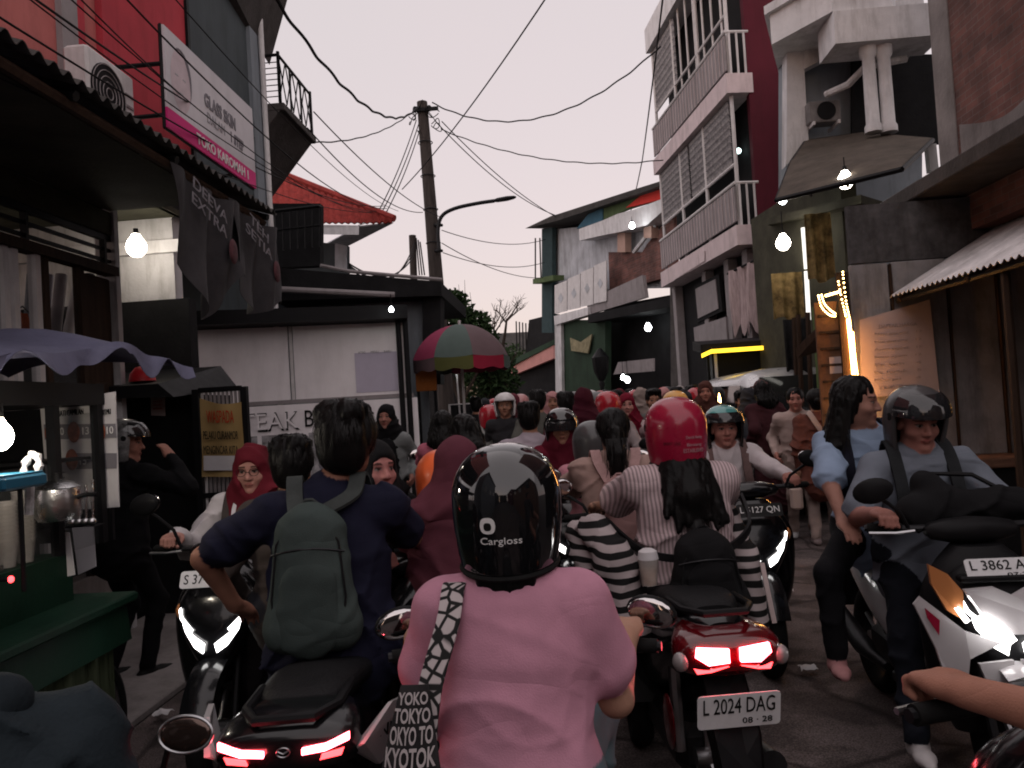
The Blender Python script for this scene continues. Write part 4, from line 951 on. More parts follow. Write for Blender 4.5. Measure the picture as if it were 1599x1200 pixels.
for pc in (1357,1381):
    a, b = at(pc+8,205,10.2), at(pc-3,78,10.2); x = (a.x+b.x)/2; r = .085
    prof = [(r*1.25,a.z-.02),(r*1.25,a.z+.06),(r,a.z+.10),(r*.96,(a.z+b.z)/2),(r*.9,b.z-.12),(r*1.25,b.z-.08),(r*1.3,b.z+.04)]
    MB().loft([[(x+q*math.cos(t), 10.2+q*math.sin(t), z) for t in [2*math.pi*i/20 for i in range(20)]] for q, z in prof]).build('column', 'trim_white', wh, True)
MB().box(Bb.x, Cc.x+.5, 10.0, 10.6, at(1378,76,10.2).z+.03, Zs-.01).build('architrave', 'trim_white', wh)
MB().tube([at(1290,148,10.9), at(1325,132,10.6), at(1352,104,10.4), at(1415,92,10.4)], .05, 8).build('drain_pipe', 'plaster_white', wh, True)
ac2 = thing('air_conditioner', 'grimy air conditioner unit on pale grey wall beside twin columns', 'air conditioner', at(1285,190,11.1).xy.to_3d(), world=True)
p0, p1 = at(1264,192,11.0), at(1312,155,11.0)
MB().bevelbox(p0.x,p1.x,11.0,11.25,p0.z,p1.z,.015).build('casing', mat('ac_grimy',(.20,.19,.19),.7,var=.3,scale=6,stain=.6), ac2)
MB().tube([((p0.x+p1.x)/2+.02,10.985,(p0.z+p1.z)/2),((p0.x+p1.x)/2+.02,10.999,(p0.z+p1.z)/2)], .13, 20).build('fan_grille', 'plastic', ac2)
for x in (p0.x+.05,p1.x-.05): MB().box(x-.015,x+.015,10.95,11.38,p0.z-.05,p0.z-.001).build('bracket', 'metal_white', ac2)
done(); OFF = Vector((4,10.5,0))
# porch awning, seen from below
cor = [at(1213,316,8.9), at(1408,268,7.9), at(1456,222,9.3), at(1345,212,11.0), at(1258,224,11.2), at(1236,256,10.4)]
MB().slab(cor, (0,0,.05)).build('porch_awning', mat('awning_beige',(.085,.07,.058),.8,var=.3,scale=4,bump=.2,bscale=20,stain=.5), wh)
for i in range(6): MB().tube([cor[i]+Vector((0,0,.02)), cor[(i+1) % 6]+Vector((0,0,.02))], .03, 6).build('awning_edge', 'metal_black', wh)
for t in (.3,.6): MB().tube([lerp(cor[0],cor[1],t)-Vector((0,0,.02)), lerp(cor[4],cor[3],t)-Vector((0,0,.02))], .018, 6).build('awning_rafter', 'zinc_dark', wh)
panel('awning_post', 'trim_white', wh, [at(1453,268,9.2),at(1466,264,9.2),at(1462,224,9.2),at(1449,226,9.2)], .1)
# ground floor front
panel('shop_front', 'wall_olive', wh, [(at(1190,600,12.4).x,12.4,0),(at(1350,600,8.4).x+.35,9.6,0),(at(1350,600,8.4).x+.35,9.6,4.3),(at(1190,600,12.4).x,12.4,4.3)], .2)
MB().hexa([at(1198,352,11.5),at(1345,318,8.9),at(1345,318,8.9)+Vector((.8,.8,0)),at(1198,352,11.5)+Vector((.8,.8,0))], [p+Vector((0,0,.10)) for p in (at(1198,352,11.5),at(1345,318,8.9),at(1345,318,8.9)+Vector((.8,.8,0)),at(1198,352,11.5)+Vector((.8,.8,0)))]).build('shop_canopy', 'wall_olive', wh)
for (pa,ya,pb,yb_,Y) in ((1254,356,1259,420,9.9),(1259,424,1263,500,9.9)): MB().tube([at(pa,ya,Y),at(pb,yb_,Y)], .028, 8).build('tube_lamp', mat('tube_lit',(.8,.8,.75),.4,var=0,emit=(1,.97,.88),estr=1.3), wh, True)
for k, (pa, pb, yt, ybm, m, Y) in enumerate(((1204,1252,428,500,'cloth_gold',10.6),(1256,1296,335,440,'cloth_gold',9.6),(1268,1284,480,690,'cloth_green',9.3),(1284,1300,480,690,'cloth_dark',9.25),(1222,1262,500,640,'cloth_dark',10.3))):
    a, b = at(pa,yt,Y), at(pb,yt,Y); z0 = max(.1, at(pa,ybm,Y).z)
    MB().thick(lambda u, v, a=a, b=b, z0=z0, k=k: (a.x+(b.x-a.x)*u, a.y+.03*math.sin(u*16+k)*(.4+v), a.z+(z0-a.z)*v + .03*math.sin(u*7+k)*v), 24, 8, .004).build('hanging_cloth', m, wh, True)
for pa, Y in ((1247,9.8),(1262,9.6),(1240,10.2)): MB().tube([(at(pa,640,Y).x,Y,0),(at(pa,500,Y).x,Y,2.5)], .03, 7).build('pole', 'wood_dark', wh)
MB().slab([at(1245,560,8.8),at(1325,470,7.9),at(1325,462,7.9),at(1242,545,8.8)], (.5,.5,.1)).build('side_canopy', 'wood_dark', wh)
done()
bulb('bright bare bulb on a post under the beige porch awning', at(1320,283,8.5), .085, 'bulb_warm', .1)
bulb('bright bare bulb under the olive shop canopy', at(1223,380,10.4), .095, 'bulb_warm', .25)
bulb('small dim lamp at the awning corner below the maroon wall', at(1222,313,9.6), .05, 'bulb_cool', .06)
# ---- string-light post shaped like a figure seven
lp = thing('string_light_post', 'wooden post wrapped in warm string lights with a lit crescent arm', 'light post', at(1322,680,7.15).xy.to_3d(), world=True)
YL = 7.15
pt, pb = at(1316,425,YL), at(1335,668,YL)
MB().box(at(1284,600,YL).x, at(1322,600,YL).x, YL+.06, YL+.09, at(1300,680,YL).z, at(1300,470,YL).z).build('board', mat('board_orange',(.15,.075,.042),.7,var=.35,scale=8,bump=.2,bscale=30), lp)
MB().box(pb.x-.06, pb.x+.05, YL+.02, YL+.055, 0, pt.z).build('post', 'wood_dark', lp)
panel('sign_paper', 'paper_pink', lp, [at(1296,584,YL+.05),at(1325,582,YL+.05),at(1325,556,YL+.05),at(1295,558,YL+.05)], .004)
for i in range(7): MB().box(at(1288,600,YL).x, at(1320,600,YL).x, YL+.045, YL+.058, at(1300,490+i*26,YL).z, at(1300,494+i*26,YL).z).build('board_groove', 'wood_dark', lp)
led = MB(); led2 = MB()
def strand(mb, path, n, r=.0085, d=0):
    pts = [Vector(p) for p in catmull([tuple(p) for p in path], 12)]; L = len(pts)-1
    for i in range(n):
        t = i/(n-1)*L; j = min(int(t), L-1); p = lerp(pts[j], pts[j+1], t-j); mb.ell(p, (r,r,r), 6, 4)
strand(led2, [at(1316,425,YL-.01), at(1321,470,YL-.01), at(1327,500,YL-.01), at(1330,530,YL-.01)], 22)
strand(led2, [at(1309,440,YL-.01), at(1315,470,YL-.01), at(1320,490,YL-.01), at(1321,494,YL-.01)], 14)
strand(led2, [at(1278,462,YL-.02), at(1283,480,YL-.02), at(1295,492,YL-.02), at(1304,494,YL-.02)], 15)
strand(led2, [at(1283,461,YL-.02), at(1287,474,YL-.02), at(1297,485,YL-.02), at(1304,490,YL-.02)], 13)
strand(led2, [at(1290,462,YL-.03), at(1300,459,YL-.03), at(1311,456,YL-.03)], 9, .012)
strand(led, [at(1325,500,YL), at(1331,560,YL), at(1335,610,YL), at(1338,640,YL)], 60, .019)
strand(led, [at(1331,520,YL), at(1336,570,YL), at(1342,610,YL), at(1350,645,YL), at(1346,662,YL)], 55, .013)
strand(led2, [at(1328,600,YL), at(1333,640,YL), at(1336,672,YL)], 20)
strand(led2, [at(1312,615,YL), at(1313,640,YL), at(1314,665,YL)], 14)
strand(led2, [at(1314,674,YL), at(1325,675,YL), at(1338,675,YL)], 14, .012)
o = led.build('lights', 'led_warm', lp, True); o['kind'] = 'stuff'
o = led2.build('lights', 'led_orange', lp, True); o['kind'] = 'stuff'
MB().tube([at(1316,424,YL), at(1322,470,YL), at(1330,530,YL), at(1344,640,YL)], .012, 6).build('wire_frame', 'metal_black', lp)
MB().tube([at(1276,462,YL), at(1283,482,YL), at(1304,495,YL), at(1312,455,YL), at(1276,462,YL)], .010, 6).build('wire_frame', 'metal_black', lp)
done()
# ================================================================== right: four-storey flats with balconies
pf0 = Vector((3.42,13.5,0)); pdir = Vector((-.145,1,0)).normalized(); pn = Vector((-pdir.y,pdir.x,0))
def fp(px, py, d=0): return onP(px, py, pf0+pn*d, pn)
fl = thing('apartment_block', 'four-storey flats with screened balconies, grey rail panels and maroon side wall', 'building', (3.4,13.5,0), world=True)
def along(s, z, d=0): return pf0 + pdir*s + pn*d + Vector((0,0,z))
Lf = (fp(1036,250)-pf0).dot(pdir)
panel('side_wall', 'paint_maroon', fl, [(3.60,13.3,0),(5.8,13.3,0),(5.8,13.3,13),(3.60,13.3,13)], .18)
panel('wall', 'wall_dark', fl, [along(-.2,0,-.22),along(Lf,0,-.22),along(Lf,13,-.22),along(-.2,13,-.22)], .2)
z3 = (fp(1050,440,.25).z + fp(1161,377,.25).z)/2; z2 = (fp(1035,248,.25).z + fp(1146,147,.25).z)/2; z1_ = (fp(1019,54,.25).z + fp(1063,0,.25).z)/2
slabs = [(z3,.34),(z2,.34),(z1_,.55)]
for i, (z, t) in enumerate(slabs):
    a, b = along(-.25,z,.25), along(Lf,z,.25); c, d = along(Lf,z,-.22), along(-.25,z,-.22)
    MB().hexa([a,b,c,d], [p+Vector((0,0,t)) for p in (a,b,c,d)]).build('floor_slab', 'trim_pink' if i < 2 else 'trim_white', fl)
    # rail panel on the slab
    zr = z+t; hr = .68
    if i < 2:
        nP = 3
        for k in range(nP):
            s0, s1 = -.2+(Lf+.2)*k/nP+.01, -.2+(Lf+.2)*(k+1)/nP-.01
            MB().hexa([along(s0,zr+.08,.22),along(s1,zr+.08,.22),along(s1,zr+.08,.19),along(s0,zr+.08,.19)], [along(s0,zr+hr,.22),along(s1,zr+hr,.22),along(s1,zr+hr,.19),along(s0,zr+hr,.19)]).build('rail_panel', 'rail_grey', fl)
            for q in range(9):
                s = s0+(s1-s0)*(q+.5)/9; MB().tube([along(s,zr+.08,.228),along(s,zr+hr,.228)], .006, 4).build('panel_rib', 'trim_pink', fl)
        MB().tube([along(-.25,zr+hr+.05,.21),along(Lf,zr+hr+.05,.21)], .03, 6).build('handrail', 'metal_white', fl)
        for k in range(3):      # end balusters
            MB().tube([along(-.22,zr,.14-.13*k),along(-.22,zr+hr+.05,.14-.13*k)], .02, 6).build('baluster', 'metal_white', fl)
        MB().tube([along(-.22,zr+hr+.05,.2),along(-.22,zr+hr+.05,-.2)], .025, 6).build('handrail', 'metal_white', fl)
    # posts
    if i < 2:
        zt = slabs[i+1][0]
        for s in np.linspace(-.1, Lf-.08, 4): MB().tube([along(s,zr,.12),along(s,zt,.12)], .035, 6).build('balcony_post', 'metal_white', fl)
        MB().tube([along(-.1,zr+hr+.42,.12),along(Lf-.08,zr+hr+.42,.12)], .03, 6).build('balcony_rail', 'metal_white', fl)
        # slatted screens above the rail
        s_blind = ((.0,.52) if i == 0 else (.60,.98)) , ((.52,.98) if i == 0 else (0,0))
        for (ua, ub) in s_blind:
            if ub <= ua: continue
            nsl = 26; zb0, zb1 = zr+hr+.46, zt-.04
            proto = None
            for q in range(nsl):
                z = zb0+(zb1-zb0)*q/nsl; s0, s1 = Lf*ua+.06, Lf*ub-.06
                jit = .03*RNG.rand()
                MB().slab([along(s0,z,.10),along(s1,z+jit*.5,.10),along(s1,z+.055+jit*.5,.13),along(s0,z+.055,.13)], pn*.004).build('screen_slat', mat('slat_grey%d' % (q % 3), ((.44,.42,.42),(.33,.32,.33),(.24,.23,.24))[q % 3], .7, var=.5, scale=14), fl)
        if i == 1:
            for q in range(6):
                s = Lf*(.03+.52*q/5); MB().tube([along(s,zr+hr+.1,.11),along(s,zt,.11)], .022, 6).build('window_bar', 'metal_white', fl)
# ground floor and mezzanine
zg = z3-.02
for s in (.05,.95,2.2,Lf-.15): MB().hexa([along(s,0,-.02),along(s+.22,0,-.02),along(s+.22,0,-.2),along(s,0,-.2)], [along(s,zg,-.02),along(s+.22,zg,-.02),along(s+.22,zg,-.2),along(s,zg,-.2)]).build('pillar', 'rail_grey', fl)
q = [fp(1088,505),fp(1128,486),fp(1122,428),fp(1083,448)]
panel('window_frame', 'wall_dark', fl, q, .06)
c0 = sum(q, Vector())/4
panel('window_shutter', 'rail_grey', fl, [c0+(p-c0)*.80+pn*.02 for p in q], .015)
panel('rail_panel', 'rail_grey', fl, [fp(1086,548,.02),fp(1136,540,.02),fp(1133,495,.02),fp(1083,512,.02)], .04)
def clo(u, v):
    a, b, c, d = fp(1140,425,.1),fp(1188,402,.1),fp(1193,520,.1),fp(1147,528,.1); p = lerp(lerp(a,b,u), lerp(d,c,u), v*(.8+.2*math.sin(u*19)**2)); return p + pn*(.05*math.sin(u*22)+.03*math.sin(u*9+v*3))
MB().thick(clo, 36, 10, .004).build('hanging_cloth', 'cloth_pinkgrey', fl, True)
MB().tube([fp(1136,428,.1), fp(1200,396,.1)], .02, 6).build('cloth_rail', 'metal_black', fl)
lt = fp(1153,236,-.1); MB().ell(lt, (.05,.05,.05), 12, 8).build('lamp', mat('lamp_teal',(.8,.9,.9),.4,var=0,emit=(.75,1,.95),estr=5), fl, True)
panel('banner_strip', 'trim_pink', fl, [fp(1052,438,.27),fp(1100,408,.27),fp(1100,392,.27),fp(1052,420,.27)], .01)
done()
# ---- stall with a yellow neon strip
ns = thing('neon_kiosk', 'black kiosk edged with a glowing yellow neon strip below the flats', 'kiosk', at(1160,640,12.2).xy.to_3d(), world=True)
n0, n1, n2 = at(1095,556,12.4), at(1112,548,12.6), at(1216,540,12.5)
zn = n1.z
MB().hexa([(n1.x,12.65,0),(n2.x,12.6,0),(n2.x,13.1,0),(n1.x,13.1,0)], [(n1.x,12.65,zn),(n2.x,12.6,zn),(n2.x,13.1,zn),(n1.x,13.1,zn)]).build('cabinet', 'metal_black', ns)
MB().hexa([(n0.x,12.4,zn-.03),(n2.x+.05,12.3,zn-.03),(n2.x+.05,13.1,zn+.05),(n0.x,13.1,zn+.05)], [(n0.x,12.4,zn+.10),(n2.x+.05,12.3,zn+.10),(n2.x+.05,13.1,zn+.2),(n0.x,13.1,zn+.2)]).build('roof', 'metal_black', ns)
for a, b in ((at(1096,556,12.35),at(1111,549,12.25)),(at(1111,549,12.25),at(1199,543,12.25)),(at(1203,542.5,12.25),at(1217,541,12.25))):
    MB().slab([a-Vector((0,0,.032)),b-Vector((0,0,.032)),b+Vector((0,0,.032)),a+Vector((0,0,.032))], (0,.03,0)).build('neon_strip', 'neon_yellow', ns)
for pxx in (1108,1120): MB().tube([(at(pxx,600,12.5).x,12.5,0),(at(pxx,600,12.5).x,12.5,zn-.05)], .025, 6).build('post', 'metal_white' if pxx > 1110 else 'metal_black', ns)
done()
# ---- slender flame lamp behind the helmet with the teal reflection
fm = thing('gas_lamp', 'small flame lamp on a thin white rod beside the neon kiosk', 'lamp', at(1122,640,9.5).xy.to_3d(), world=True)
MB().tube([(at(1124,640,9.5).x,9.5,0), at(1124,634,9.5)], .014, 6).build('rod', 'metal_white', fm)
MB().loft([sring(at(1124,633,9.5)+Vector((0,0,z)), (1,0,0), (0,1,0), r, r, 2, 10) for r, z in ((.006,0),(.020,.04),(.016,.09),(.002,.15))]).build('flame', 'led_orange', fm, True)
done()
# ================================================================== right: far two-storey house with terrace
pg0 = at(1052,600,19.5); pg0.z = 0; pg1 = at(866,600,27.); pg1.z = 0
gdir = (pg1-pg0).normalized(); gn = Vector((-gdir.y,gdir.x,0))
if gn.dot(CP-pg0) < 0: gn = -gn
def gp_(px, py, d=0): return onP(px, py, pg0+gn*d, gn)
ph = thing('terrace_house', 'two-storey house with pale upper wall, curved white slab and green ground floor', 'building', pg0, world=True)
def gq(name, m, pts, d=0, t=.15): return panel(name, m, ph, [gp_(a,b,d) for a,b in pts], t)
gq('wall', 'wall_pale', [(864,490),(950,452),(1045,450),(1045,330),(938,352),(861,359)], -.45, .2)
gq('wall', 'wall_green', [(870,640),(945,640),(945,500),(868,500)], 0, .2)
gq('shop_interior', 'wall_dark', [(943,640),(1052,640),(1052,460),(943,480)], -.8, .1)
gq('brick_panel', 'brickwork', [(952,458),(1052,430),(1052,330),(1010,382),(1003,394),(950,394)], -.3, .15)
gq('terrace_parapet', 'rail_grey', [(918,492),(1008,465),(1003,430),(916,470)], .1, .1)
gq('terrace_slab', 'trim_white', [(866,508),(918,492),(918,480),(865,494)], .2, .3)
gq('canopy', 'wall_dark', [(918,505),(1052,478),(1052,462),(918,492)], .3, 1.0)
for k in range(4):
    a0_, a1_ = 866+k*20.5, 885+k*20.5
    t0_ = 446-k*10.2; r = gq('rail_panel', 'metal_white', [(a0_,490-k*5.2),(a1_,486-k*5.2),(a1_,t0_-8),(a0_,t0_)], .15, .03)
    cxp, cyp = (a0_+a1_)/2, (490-k*5.2+t0_-4)/2
    ppts = [gp_(cxp,cyp-8,.16),gp_(cxp+4,cyp,.16),gp_(cxp,cyp+8,.16),gp_(cxp-4,cyp,.16)]
    panel('diamond_motif', 'wall_pale', r, ppts, .005)
gq('curved_slab', 'trim_white', [(905,376),(935,369),(970,362),(1010,352),(1048,318),(1048,305),(990,328),(965,334),(940,345),(904,358)], .1, 1.1)
gq('roof_wall', 'roof_blue', [(900,358),(941,345),(941,325),(918,335)], .05, .1)
gq('roof_sheet', 'roof_green', [(941,344),(985,325),(1005,297),(941,318)], .02, .1)
gq('roof_sheet', 'roof_red', [(977,325),(1048,308),(1048,285),(1012,296)], .06, .1)
gq('roof_edge', 'zinc_dark', [(820,357),(870,345),(1005,300),(1048,284),(1048,278),(1000,293),(870,335),(862,337)], .3, 1.2)
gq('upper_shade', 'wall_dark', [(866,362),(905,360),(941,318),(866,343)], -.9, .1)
for pxx, ya, ybm in ((970,362,394),(1011,345,372)): gq('column', mat('column_peach',(.45,.30,.25),.8,var=.1), [(pxx-6,ybm),(pxx+6,ybm),(pxx+6,ya),(pxx-6,ya)], -.1, .2)
MB().tube([gp_(990,394,-.2), gp_(1048,320,-.2)], .06, 6).build('stair_rail', 'trim_white', ph)
gq('side_post', mat('wall_teal',(.04,.065,.07),.85,var=.2), [(846,520),(862,520),(862,355),(846,358)], -.2, .15)
gq('ledge', 'roof_green', [(832,444),(864,438),(864,430),(832,436)], .2, .4)
MB().tube([gp_(836,372,.1), gp_(836,440,.1)], .03, 6).build('scaffold_pole', 'metal_black', ph)
MB().tube([gp_(843,372,.1), gp_(845,440,.1)], .03, 6).build('scaffold_pole', 'metal_black', ph)
gq('pillar', 'plaster_white', [(868,640),(878,640),(876,500),(866,500)], .12, .1)
gq('wall_sign', mat('sign_cream',(.26,.23,.14),.7,var=.4,scale=6), [(892,548),(918,552),(924,522),(906,535),(890,528)], .1, .04)
gq('shop_counter', 'rail_grey', [(958,585),(1020,580),(1020,560),(965,566)], .0, .05)
gq('corner_wall', 'concrete_dark', [(1048,640),(1082,640),(1076,420),(1046,430)], .4, .1)
done()
bulb('lamp under the curved white slab of the terrace house', gp_(987,353,.5), .075, 'bulb_cool', .1)
bulb('lamp in the open shop below the terrace house', gp_(1012,512,-.2), .095, 'bulb_cool', .2)
# statue-like street pump / lamp column in the far shop front
fpz = thing('street_lantern', 'dark old street lantern post in front of the green wall', 'lantern', gp_(940,640,.8).xy.to_3d(), world=True)
lx = gp_(940,600,.8)
MB().loft([sring((lx.x,lx.y,z), (1,0,0), (0,1,0), r, r, 2, 12) for r, z in ((.16,0),(.13,.3),(.06,.4),(.055,1.9),(.09,2.0),(.055,2.1))]).build('post', 'metal_black', fpz, True)
MB().loft([sring((lx.x,lx.y,z), (1,0,0), (0,1,0), r, r, 2, 8) for r, z in ((.08,2.1),(.20,2.35),(.24,2.75),(.20,2.8),(.05,3.0))]).build('lantern_head', 'plastic', fpz, True)
done()
# ---- pink-fronted low awning further along
pw = thing('corner_shop', 'low shop with pink fascia board and green awning edge', 'building', at(830,600,30).xy.to_3d(), world=True)
panel('fascia', mat('paint_pink',(.50,.25,.23),.8,var=.12,scale=2,stain=.2), pw, [at(797,588,31),at(864,560,29),at(864,536,29),at(797,573,31)], .15)
panel('awning_edge', 'wall_green', pw, [at(794,574,30.9),at(866,538,28.9),at(866,530,28.9),at(794,565,30.9)], .5)
panel('front_wall', 'wall_dark', pw, [at(797,650,31.3),at(868,650,29.5),at(868,555,29.5),at(797,585,31.3)], .3)
panel('upper_wall', 'wall_dark', pw, [at(820,560,32),at(866,540,30),at(866,490,30),at(826,500,32)], .3)
for k in range(6): MB().tube([at(807+k*5,548,32),at(806+k*5,502+k,32)], .03, 5).build('railing_bar', 'metal_black', pw)
done()
# ================================================================== poles, lamps, cables, greenery
YPO = 18.
pole = thing('utility_pole', 'tall dark concrete utility pole tangled with cables beside the street lamp', 'utility pole', at(690,640,YPO).xy.to_3d(), world=True)
pt, pb = at(659,160,YPO), at(688,520,YPO); dirp = (pt-pb)/(pt.z-pb.z); p_g = pb - dirp*pb.z
MB().tube([p_g, lerp(p_g,pt,.5), pt], [.21,.17,.125], 16).build('shaft', 'wood_pole', pole, True)
for k in range(4): z = .62+.09*k; MB().tube([lerp(p_g,pt,z)+Vector((.17*math.cos(t),.17*math.sin(t),0)) for t in [2*math.pi*i/16 for i in range(17)]], .012, 5, False).build('band', 'metal_dark', pole)
for k in range(9):
    c = pt + Vector((RNG.uniform(-.25,.35), RNG.uniform(-.2,.1), RNG.uniform(-.75,-.1))); r = RNG.uniform(.10,.26); a, b = RNG.uniform(.4,1,2); ph_ = RNG.uniform(0,6)
    MB().tube([c+Vector((r*a*math.cos(t+ph_), .08*math.sin(2*t), r*b*math.sin(t))) for t in [2*math.pi*i/20 for i in range(19)]], .011, 5, False).build('cable_coil', 'cable', pole)
for s in (-1,1): MB().ell(pt+Vector((s*.17,-.05,-.18)), (.06,.06,.08), 10, 6).build('insulator', 'metal_black', pole, True)
MB().box(pt.x-.55+.35,pt.x+.75-.35,pt.y-.19,pt.y-.13,pt.z-.28,pt.z-.2).build('crossarm', 'metal_black', pole)
done()
sl = thing('street_lamp', 'curved street lamp arm with slim flat head fixed to the pole', 'street lamp', at(684,400,YPO-.3).xy.to_3d(), world=True)
MB().tube(catmull([tuple(at(a,b,YPO-.3)) for a,b in ((686,392),(684,360),(690,338),(710,326),(745,318),(772,314))], 5), .045, 8).build('arm', 'metal_dark', sl, True)
MB().loft([sring(lerp(at(770,314,YPO-.3),at(806,308,YPO-.3),t), (0,1,0), (0,0,1), .10*w, .05*w, 2.5, 12) for t, w in ((0,.5),(.2,.9),(.6,1),(.9,.7),(1,.3))]).build('lamp_head', 'metal_dark', sl, True)
for yy in (352,392): MB().tube([at(672,yy,YPO),at(690,yy,YPO-.3)], .04, 6).build('clamp', 'metal_dark', sl)
done()
p2 = thing('service_pole', 'short black service pole with hanging wires behind the grey house', 'utility pole', at(645,430,19).xy.to_3d(), world=True)
MB().tube([(at(650,640,19).x,19,0), at(644,368,19)], .09, 10).build('shaft', 'wood_pole', p2, True)
for k in range(3): MB().tube([at(650+k*3,372+k*3,19), at(655+k*4,430,19)], .018, 5).build('hanging_wire', 'cable', p2)
done()
def cable(a, b, sag=.25, r=.010, n=22, group='overhead cables', label='thin black overhead cable strung across the street to the pole', wob=0., ext=0.):
    a, b = Vector(a), Vector(b); a = a+(a-b)*ext; sag *= (1+ext)**2; pts = []
    for i in range(n+1):
        t = i/n; p = lerp(a,b,t); p.z -= sag*4*t*(1-t); p.x += wob*math.sin(t*60); p.z += wob*math.cos(t*60); pts.append(p)
    o = MB().tube(pts, r, 5).build('overhead_cable', 'cable', None, True); tag(o, label, 'cable', group); return o
cable(at(415,-25,7.6), at(655,165,YPO), .75, .020, 90, None, 'thick twisted black cable sagging from the shophouse eave to the pole top', .012)
cable(at(675,161,YPO), at(1032,72,15), .9, .016, 60, None, 'looped cable from the pole top to the upper balcony of the flats', .010)
cable(at(690,203,YPO), at(1036,250,16.5), .35, .013, 60, None, 'cable from the pole to the lower balcony slab of the flats', .008)
for a, b, s, lb in (((682,192,YPO),(866,336,26),.3,'cable running down from the pole to the terrace house roof'),((690,190,YPO),(880,345,26),.25,'cable running down from the pole to the terrace house roof')): cable(at(*a), at(*b), s, .013, group='cables to the terrace house', label=lb)
cable(at(648,172,YPO), at(405,212,10), .35, .012, 50, None, 'cable from the pole top to the shophouse balcony', .006)
cable(at(822,-8,9), at(628,296,15), .1, .010, ext=.9, label='straight thin cable slanting across the open sky', group=None)
for k, (xa, xb) in enumerate(((650,590),(654,596),(657,603))): cable(at(xa,188+5*k,YPO), at(xb,332,15.5), .12, .012, group='drop cables from pole to tiled house', label='drop cable hanging steeply from the pole to the tiled roof eave')
for k, (xa, ya, Ya, xb, yb_, Yb, sg) in enumerate(((120,-10,4.6,600,322,16,.35),(190,-10,5,606,330,16,.40),(235,-10,5.2,600,332,16,.42),(290,-10,5.6,604,326,16,.40),(330,-10,6,622,330,17,.3),(0,70-78,3.4,596,330,16,.3),(60,-30,3.6,402,218,9.5,.08),(150,-10,4.4,400,236,9.5,.1))):
    cable(at(xa,ya,Ya), at(xb,yb_,Yb), sg*.75, .0052+.002*(k % 3 == 0), ext=.45, group='cables crossing the shophouse front', label='thin cable slanting past the red shophouse wall and banner')
cable(at(490,175,9.6), at(690,340,YPO), .2, .009, group='cables below the balcony', label='thin cable from the balcony underside towards the lamp arm')
cable(at(480,200,9.6), at(660,332,YPO), .3, .009, group='cables below the balcony', label='thin cable from the balcony underside towards the lamp arm')
cable(at(1034,-10,12), at(1003,250,22), .05, .016, ext=.5, label='slack cable hanging down past the corner of the flats', group=None)
cable(at(1003,250,22), at(985,330,25), .05, .016, label='loose cable end dropping onto the green roof sheet', group=None)
for k, (a, b) in enumerate((((690,360),(852,374)),((690,380),(850,434)),((692,395),(850,410)))): cable(at(*a,YPO), at(*b,27), .25, .011, group='low cables beyond the pole', label='faint low cable from the pole to the far rooftops')
for k in range(3): cable(at(545,418-3*k,11.6), at(648,378+10*k,19), .55-.1*k, .014, group='slack cables over the grey house', label='slack cable looping over the grey house roof to the service pole')
for k, (a, b) in enumerate((((560,352),(596,330))  ,)): cable(at(*a,14.6), at(*b,17), .05, .008, group='drop cables from pole to tiled house', label='drop cable hanging steeply from the pole to the tiled roof eave')
# ---- umbrella over a vendor's spot
YU = 11.2
uc = at(716,507,YU); re = (at(797,560,YU).x-at(645,565,YU).x)/2; zu = at(720,560,YU).z; cxu = (at(797,560,YU).x+at(645,565,YU).x)/2
um = thing('umbrella', 'large street umbrella with pink, grey-green and mauve panels', 'umbrella', (cxu,YU,0), world=True)
cols = ['umb_olive','umb_red','umb_green','umb_pink','umb_pink','umb_green','umb_mauve','umb_mauve']
for k in range(8):
    a0_, a1_ = 2*math.pi*k/8+.35, 2*math.pi*(k+1)/8+.35
    def uf(u, v, a0_=a0_, a1_=a1_):
        a = a0_+(a1_-a0_)*u; edge = 1-.06*math.sin(math.pi*u)*v*1.0; r = re*math.sin(v*1.25)/math.sin(1.25)*edge
        return (cxu+r*math.cos(a), YU+r*math.sin(a), zu+(uc.z-zu)*(math.cos(v*1.25)-math.cos(1.25))/(1-math.cos(1.25))-.02*math.sin(math.pi*u)*v)
    pn_ = MB().thick(uf, 8, 10, .004).build('canopy_panel', cols[k], um, True)
    def vf(u, v, a0_=a0_, a1_=a1_): a = a0_+(a1_-a0_)*u; return (cxu+re*.985*math.cos(a), YU+re*.985*math.sin(a), zu-.02*math.sin(math.pi*u)-.17*v*(1+.12*math.sin(u*9)))
    MB().thick(vf, 8, 2, .003).build('valance', cols[(k+3) % 8], um, True)
    MB().tube([(cxu+re*.97*math.cos(a0_),YU+re*.97*math.sin(a0_),zu-.01),(cxu,YU,zu+.10)], .008, 5).build('rib', 'metal_dark', um)
MB().tube([(cxu,YU,0),(cxu,YU,uc.z+.06)], .02, 8).build('pole', 'metal_white', um)
done()
vb = thing('lamp_stand', 'round white lamp on a thin white rod below the street umbrella', 'lamp', at(714,640,13.2).xy.to_3d(), world=True)
lp0 = at(712.5,577,13.2)
MB().tube([(at(718,640,13.2).x,13.2,1.35), lp0-Vector((0,0,.05))], .014, 8).build('rod', 'metal_white', vb, True)
MB().ell(lp0, (.062,.062,.062), 14, 10).build('globe', 'bulb_cool', vb, True)
done()
ct = thing('vendor_box', 'grey glass vendor box on a stand holding the white lamp rod', 'vendor stall', at(722,680,13.2).xy.to_3d(), world=True)
a, b = at(703,660,13.2), at(740,631,13.2)
MB().box(a.x,b.x,13.2,13.7,0,a.z-.15).build('stand', 'metal_black', ct)
MB().bevelbox(a.x,b.x,13.2,13.7,a.z-.149,b.z,.02).build('display_case', 'glass_dark', ct)
for x in (a.x,b.x): MB().box(x-.012,x+.012,13.18,13.199,a.z-.15,b.z).build('case_edge', 'metal_white', ct)
